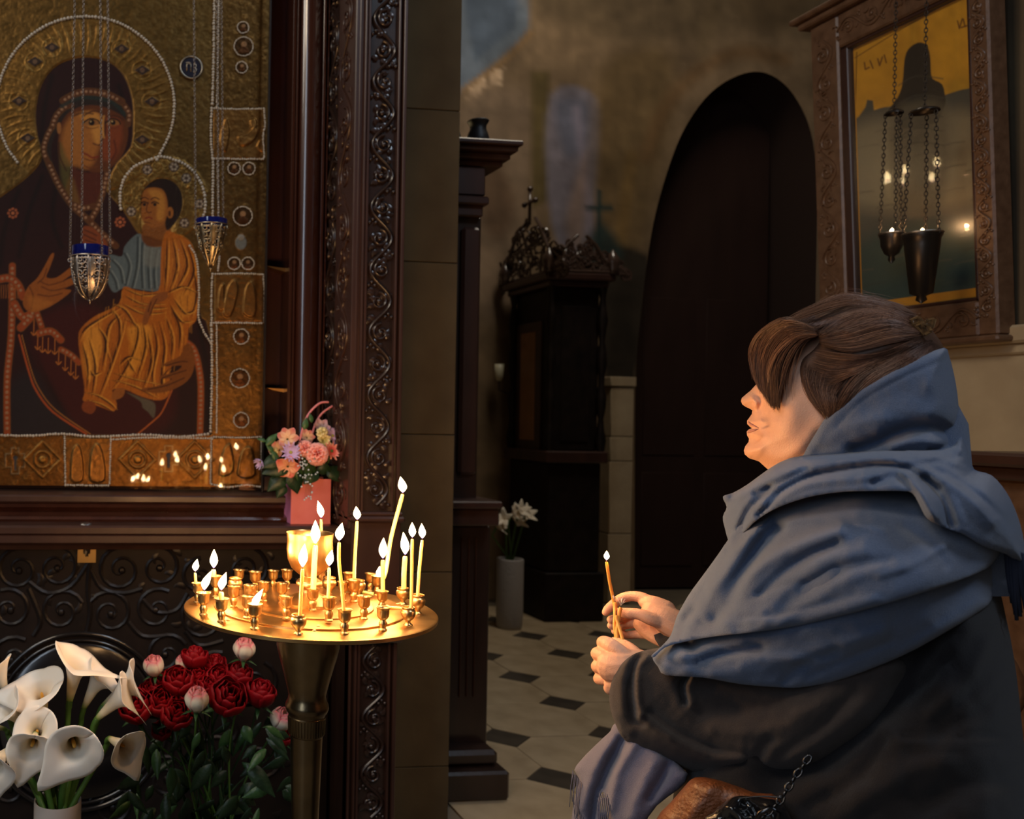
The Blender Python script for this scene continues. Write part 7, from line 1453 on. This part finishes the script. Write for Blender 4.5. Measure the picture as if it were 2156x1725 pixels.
# pair of dark hanging lamps before it
def dark_lamp(px, pt, pb, X_, wpx, label, xs, top):
    c = onX(px, pt, X_); d = (c-CAM).dot(-CZ); k_ = d/FPX; z = lambda py: P(px, py, d).z; R0 = wpx*k_/2; c0 = (c.x, c.y, 0)
    root_ = empty('hanging_lamp', (c.x, c.y, z(pb)), label, 'oil lamp')
    DK = BRK
    MB().lathe([(R0*1.02, z(pt)), (R0*1.06, z(pt+4)), (R0*.94, z(pt+12)), (R0*.92, z(pt+25)), (R0*.6, z(pb-22)), (R0*.24, z(pb-16)), (R0*.3, z(pb-8)), (0, z(pb)), (0, z(pt+16)), (R0*.8, z(pt+8)), (R0*.96, z(pt))], c0, 28).build('lamp_bowl', DK, root_, True)
    MB().torus((c.x, c.y, z(pt)), R0*1.03, .003, 'Z', 30, 6).build('rim', SIL, root_, True)
    MB().lathe([(R0*.8, z(top)), (R0*.75, z(top-4)), (.004, z(top-12)), (0, z(top-12))], c0, 24).build('chain_cap', DK, root_, True)
    for q in xs:
        a_ = q; p0 = Vector((c.x+math.cos(a_)*R0, c.y+math.sin(a_)*R0, z(pt))); p1 = Vector((c.x+math.cos(a_)*R0*.7, c.y+math.sin(a_)*R0*.7, z(top)))
        chain([p0, p1], .014, .0014, 'hanging_chain', DK, root_, .6)
    chain([Vector((c.x, c.y, z(top-12))), Vector((c.x, c.y, z(-160)))], .014, .0014, 'hanging_chain', DK, root_, .6)
    f0 = Vector((c.x, c.y, z(pt-1)))
    flame_mesh(MB(), f0, 11*k_, 8*k_).build('flame', FLM, root_, True)
    MB().tube([f0-Vector((0, 0, .01)), f0+Vector((0, 0, .002))], .001, 5).build('wick', WICK, root_)
    l = bpy.data.lights.new('flame_light', 'POINT'); l.energy = .3; l.color = (1, .55, .24); l.shadow_soft_size = .006; lo = bpy.data.objects.new('flame_light', l); col.objects.link(lo); lo.location = f0+Vector((0, 0, .02))
BRK = mat('blackened_brass', (.045, .036, .03), .35, .8)
dark_lamp(1878, 492, 556, XI-.16, 42, 'small dark oil lamp burning before the golden icon, left of the larger one', (0, 2.1, 4.2), 240)
dark_lamp(1942, 492, 640, XI-.22, 66, 'larger dark oil lamp with a rounded bowl before the golden icon', (0.6, 2.7, 4.8), 236)
# ================================================================ assumed chandelier of candles, out of direct view deeper in the nave (mirrored in that glass)
_n = Vector((-math.cos(tiltx), 0, -math.sin(tiltx))); _r0 = ray(1985, 366); _q = onX(1985, 366, XI-.06); _rr2 = _r0-_n*2*_r0.dot(_n)
CHC = None
for _i in range(40, 400):
    _c = _q+_rr2*(_i*.01)
    if proj([tuple(_c)])[0][0] < 730: CHC = _c; break
CHC = CHC-Vector((0, 0, .10)); print('chandelier', tuple(CHC), proj([tuple(CHC)]))
ch_ = empty('chandelier', (CHC.x, CHC.y, CHC.z-.1), 'assumed brass ring chandelier with lit candles hanging in the nave behind the plaster pillar', 'chandelier')
MB().torus(tuple(CHC), .26, .012, 'Z', 48, 8).torus((CHC.x, CHC.y, CHC.z-.02), .12, .010, 'Z', 32, 8).build('ring', BRD, ch_, True)
m_ = MB()
for i in range(6):
    a_ = math.pi*i/3; m_.tube([CHC+Vector((math.cos(a_)*.12, math.sin(a_)*.12, -.02)), CHC+Vector((math.cos(a_)*.26, math.sin(a_)*.26, 0))], .006, 6)
m_.build('spokes', BRD, ch_, True)['kind'] = 'stuff'
chain([CHC+Vector((0, 0, .5)), Vector((CHC.x, CHC.y, 7.9))], .04, .004, 'hanging_chain', BRD, ch_, .6)
for i in range(3):
    a_ = 2*math.pi*i/3; chain([CHC+Vector((math.cos(a_)*.26, math.sin(a_)*.26, 0)), CHC+Vector((0, 0, .5))], .03, .003, 'hanging_chain', BRD, ch_, .6)
for i in range(12):
    a_ = 2*math.pi*i/12; p0 = CHC+Vector((math.cos(a_)*.26, math.sin(a_)*.26, .012)); MB().lathe([(0, 0), (.02, 0), (.022, .006), (.010, .010), (.009, .014)], tuple(p0), 14).build('drip_pan', BRD, ch_, True)
    MB().tube([p0+Vector((0, 0, .010)), p0+Vector((0, 0, .09))], .008, 8).build('candle_stem', WAX, ch_, True); flame_mesh(MB(), p0+Vector((0, 0, .094)), .060, .026).build('flame', FLM, ch_, True)
for i in range(4):
    a_ = math.pi*i/2; l = bpy.data.lights.new('chandelier_light', 'POINT'); l.energy = 3.2; l.color = (1, .58, .28); l.shadow_soft_size = .01; lo = bpy.data.objects.new('chandelier_light', l); col.objects.link(lo); lo.location = CHC+Vector((math.cos(a_)*.26, math.sin(a_)*.26, .135))
# ================================================================ dark throne with carved crest by the far wall
YT0, YT1 = 5.85, 6.5
XT = onY(1150, 900, YT0).x; XT2 = onY(1284, 900, YT0).x; zT = lambda py, Y=YT0, px=1150: onY(px, py, Y).z
thn = empty('throne', ((XT+XT2)/2, (YT0+YT1)/2, 0), 'tall black carved throne with a scroll crest and cross by the fresco wall', 'throne')
zc_ = zT(572)
MB().bbox((XT+.03, YT0+.03, 0), (XT2, YT1, .35), .01).build('plinth', WOODB, thn, 30)
MB().bbox((XT+.05, YT0+.05, .35), (XT2-.03, YT1-.03, zT(975)), .01).build('lower_body', WOODB, thn, 30)
MB().bbox((XT+.01, YT0+.01, zT(975)), (XT2, YT1, zT(950)), .008).build('waist_moulding', WOODR, thn, 30)
MB().bbox((XT+.07, YT0+.07, zT(950)), (XT2-.05, YT1-.05, zT(600)), .01).build('cabin', WOODB, thn, 30)
MB().bbox((XT+.02, YT0+.02, zT(600)), (XT2-.01, YT1, zT(588)), .006).bbox((XT-.02, YT0-.02, zT(588)), (XT2+.02, YT1+.02, zT(572)), .010).build('cornice', WOODR, thn, 30)
for (x, y) in ((XT+.05, YT0+.05), (XT+.05, YT1-.05), (XT2-.04, YT0+.05)):
    zc0_, zc1_ = zT(950), zT(600); n = 15; pr = [(.028+.010*math.sin(i*1.7), zc0_+(zc1_-zc0_)*i/n) for i in range(n+1)]; MB().lathe(pr, (x, y, 0), 14).build('turned_post', WOODB, thn, True)
xd = XT+.066; ya_, yb_ = onX(1140, 800, xd).y, onX(1088, 800, xd).y
MB().bbox((xd-.008, ya_, zT(958)), (xd+.01, yb_, zT(668)), .004).build('side_frame', WOODR, thn, 30)
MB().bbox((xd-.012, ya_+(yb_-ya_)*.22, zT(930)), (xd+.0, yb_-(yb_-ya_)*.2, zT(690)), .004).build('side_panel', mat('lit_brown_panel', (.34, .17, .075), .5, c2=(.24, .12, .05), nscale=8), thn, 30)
MB().bbox((XT+.14, YT0+.062, .5), (XT2-.12, YT0+.075, zT(990)), .006).build('front_panel', WOODB, thn, 30)
MB().bbox((XT+.14, YT0+.060, zT(930)), (XT2-.12, YT0+.075, zT(640)), .006).build('front_panel', WOODB, thn, 30)
# crest: scrollwork pediment over the left side and the front, cross on top
cr_ = MB(); CRS = mat('brown_gloss_carving', (.06, .035, .026), .26, coat=.6)
ym = (YT0+YT1)/2
def crest(place, W, Hh, seed):
    rs = random.Random(seed)
    for i in range(60):
        u = rs.uniform(-.5, .5); top = (1-abs(2*u)**1.3)*.92+.1; v = rs.uniform(0, top); volute(cr_, place, u*W, v*Hh, W*.065*rs.uniform(.7, 1.3), 1.3, rs.uniform(0, 6), rs.choice((-1, 1)), .009, 16, 5)
    for s in (-1, 1):
        cr_.tube([place(s*W*.5, .0), place(s*W*.44, Hh*.20), place(s*W*.30, Hh*.42), place(s*W*.20, Hh*.75), place(s*W*.06, Hh*1.0)], [.016, .016, .014, .014, .012], 8)
    cr_.tube([place(-W*.5, .01), place(W*.5, .01)], .014, 6)
    for i in range(26): cr_.sph(place(rs.uniform(-.45, .45)*W, rs.uniform(.05, .5)*Hh), .014, 6, 5)
Hc = onY(1115, 462, ym).z-zc_
crest(lambda u, v: Vector((XT+.02-.015*math.sin(v*40), ym+u, zc_+v)), (YT1-YT0)*1.5, Hc, 4)
crest(lambda u, v: Vector(((XT+XT2)/2+u, YT0-.005, zc_+v)), (XT2-XT)*1.1, Hc*.6, 5); crest(lambda u, v: Vector(((XT+XT2)/2+.1+u, YT0+.05, zc_+v)), (XT2-XT)*1.2, Hc*.4, 8)
cr_.build('crest_carving', CRS, thn, 50)
ctop = zc_+Hc; pc = Vector((XT+.02, ym, ctop)); zq = onY(1115, 398, ym).z
Lc = zq-ctop; mb = MB(); mb.tube([pc-Vector((0, 0, .04)), pc+Vector((0, 0, Lc))], .012, 8); mb.tube([pc+Vector((-.0, -.075, Lc*.55)), pc+Vector((0, .075, Lc*.55))], .012, 8)
for p_ in ((0, 0, Lc), (0, -.08, Lc*.55), (0, .08, Lc*.55)): mb.sph(pc+Vector(p_), .022, 8, 6)
mb.build('cross', CRS, thn, True)
for (x, y) in ((XT, YT1), (XT2, YT0), (XT, YT0)):
    MB().lathe([(0, zc_), (.04, zc_), (.03, zc_+.03), (.05, zc_+.07), (.045, zc_+.11), (.02, zc_+.15), (.0, zc_+.18)], (x, y, 0), 14).build('finial', CRS, thn, True)
# small pale lamp glass near the throne
q = onY(1051, 786, YT1-.03); mb = MB()
mb.lathe([(0, q.z-.06), (.016, q.z-.06), (.03, q.z-.03), (.036, q.z+.07), (.033, q.z+.07), (.025, q.z-.02), (0, q.z-.04)], (q.x, q.y, 0), 18).build('lamp_glass', mat('milky_glass', (.60, .56, .40), .25), thn, True)
MB().tube([(q.x, q.y, q.z-.06), (q.x, q.y, q.z-.13), (q.x+.08, q.y, q.z-.16), (XT+.08, q.y, q.z-.16)], .006, 6).build('lamp_arm', BRK, thn, True)
# tall textured vase with lilies on the floor before the throne
q = onZ(1072, 1322, .0); dq = (q-CAM).dot(-CZ); kq = dq/FPX; zt_v = P(1078, 1176, dq).z; RV = 27*kq
fv = MB().lathe([(0, 0.0), (RV*.9, 0), (RV*.95, .02), (RV, .1), (RV, zt_v-.01), (RV*.97, zt_v), (RV*.9, zt_v-.002), (RV*.88, .05), (0, .04)], (q.x, q.y, 0), 28).build('vase', mat('grey_textured_vase', (.34, .31, .29), .5, bump=1., bscale=60), None, True)
tag(fv, 'tall pale vase with white lilies on the floor in front of the throne', 'vase')
lr = random.Random(2)
for i, (x, y, lb) in enumerate(((1045, 1110, 'leftmost white lily in the tall far vase'), (1062, 1095, 'second white lily from the left in the tall far vase'), (1078, 1084, 'middle white lily in the tall far vase'), (1094, 1078, 'white lily right of centre in the tall far vase'), (1106, 1086, 'rightmost white lily in the tall far vase'), (1088, 1100, 'lowest white lily in the tall far vase'))):
    C_ = P(x, y, dq-.03+.02*i); root_ = empty('lily', C_, lb, 'flower', 'white lilies in the far vase'); d, e1, e2 = frame(Vector((lr.uniform(-.9, .9), -.7, .5)))
    for j in range(5):
        a0 = j*1.257; rd = e1*math.cos(a0)+e2*math.sin(a0); td = d.cross(rd)
        surf(lambda u, v: C_+d*.05*v+rd*.075*v**1.6+td*(u-.5)*.05*math.sin(math.pi*min(.95, .1+v*.85)), 3, 5, 'petal', lambda u, v: lin((236, 222, 200)), root_, None, .0008)
    MB().tube([C_, C_-d*.03-Vector((0, 0, .05)), Vector((q.x+lr.uniform(-.03, .03), q.y, zt_v-.05))], .006, 6).build('stem', STEM, root_, True)
# carved stall end at the right edge, behind her back
ys0 = onX(2040, 948, 2.30).y; zs = onX(2090, 952, 2.30).z
stl = empty('carved_stall', (2.5, ys0-.6, 0), 'reddish carved wooden stall against the right wall behind the woman', 'stall')
MB().bbox((2.26, 1.15, zs-.035), (2.785, ys0+.03, zs), .008).build('top_rail', WOODR, stl, 30)
MB().bbox((2.30, 1.2, zs-.07), (2.78, ys0, zs-.035), .006).build('fascia', WOODR, stl, 30)
MB().bbox((2.34, 1.2, 0), (2.78, ys0-.02, zs-.07), .008).build('stall_side', FRM, stl, 30)
m_ = MB(); rinceau(m_, lambda u, v: Vector((2.338, 1.62+u, v)), .42, .3, zs-.12, .011, 31, dense=2); rinceau(m_, lambda u, v: Vector((2.338, 2.05+u, v)), .30, .3, zs-.12, .010, 32, dense=2); m_.build('stall_carving', FRM, stl, 60)
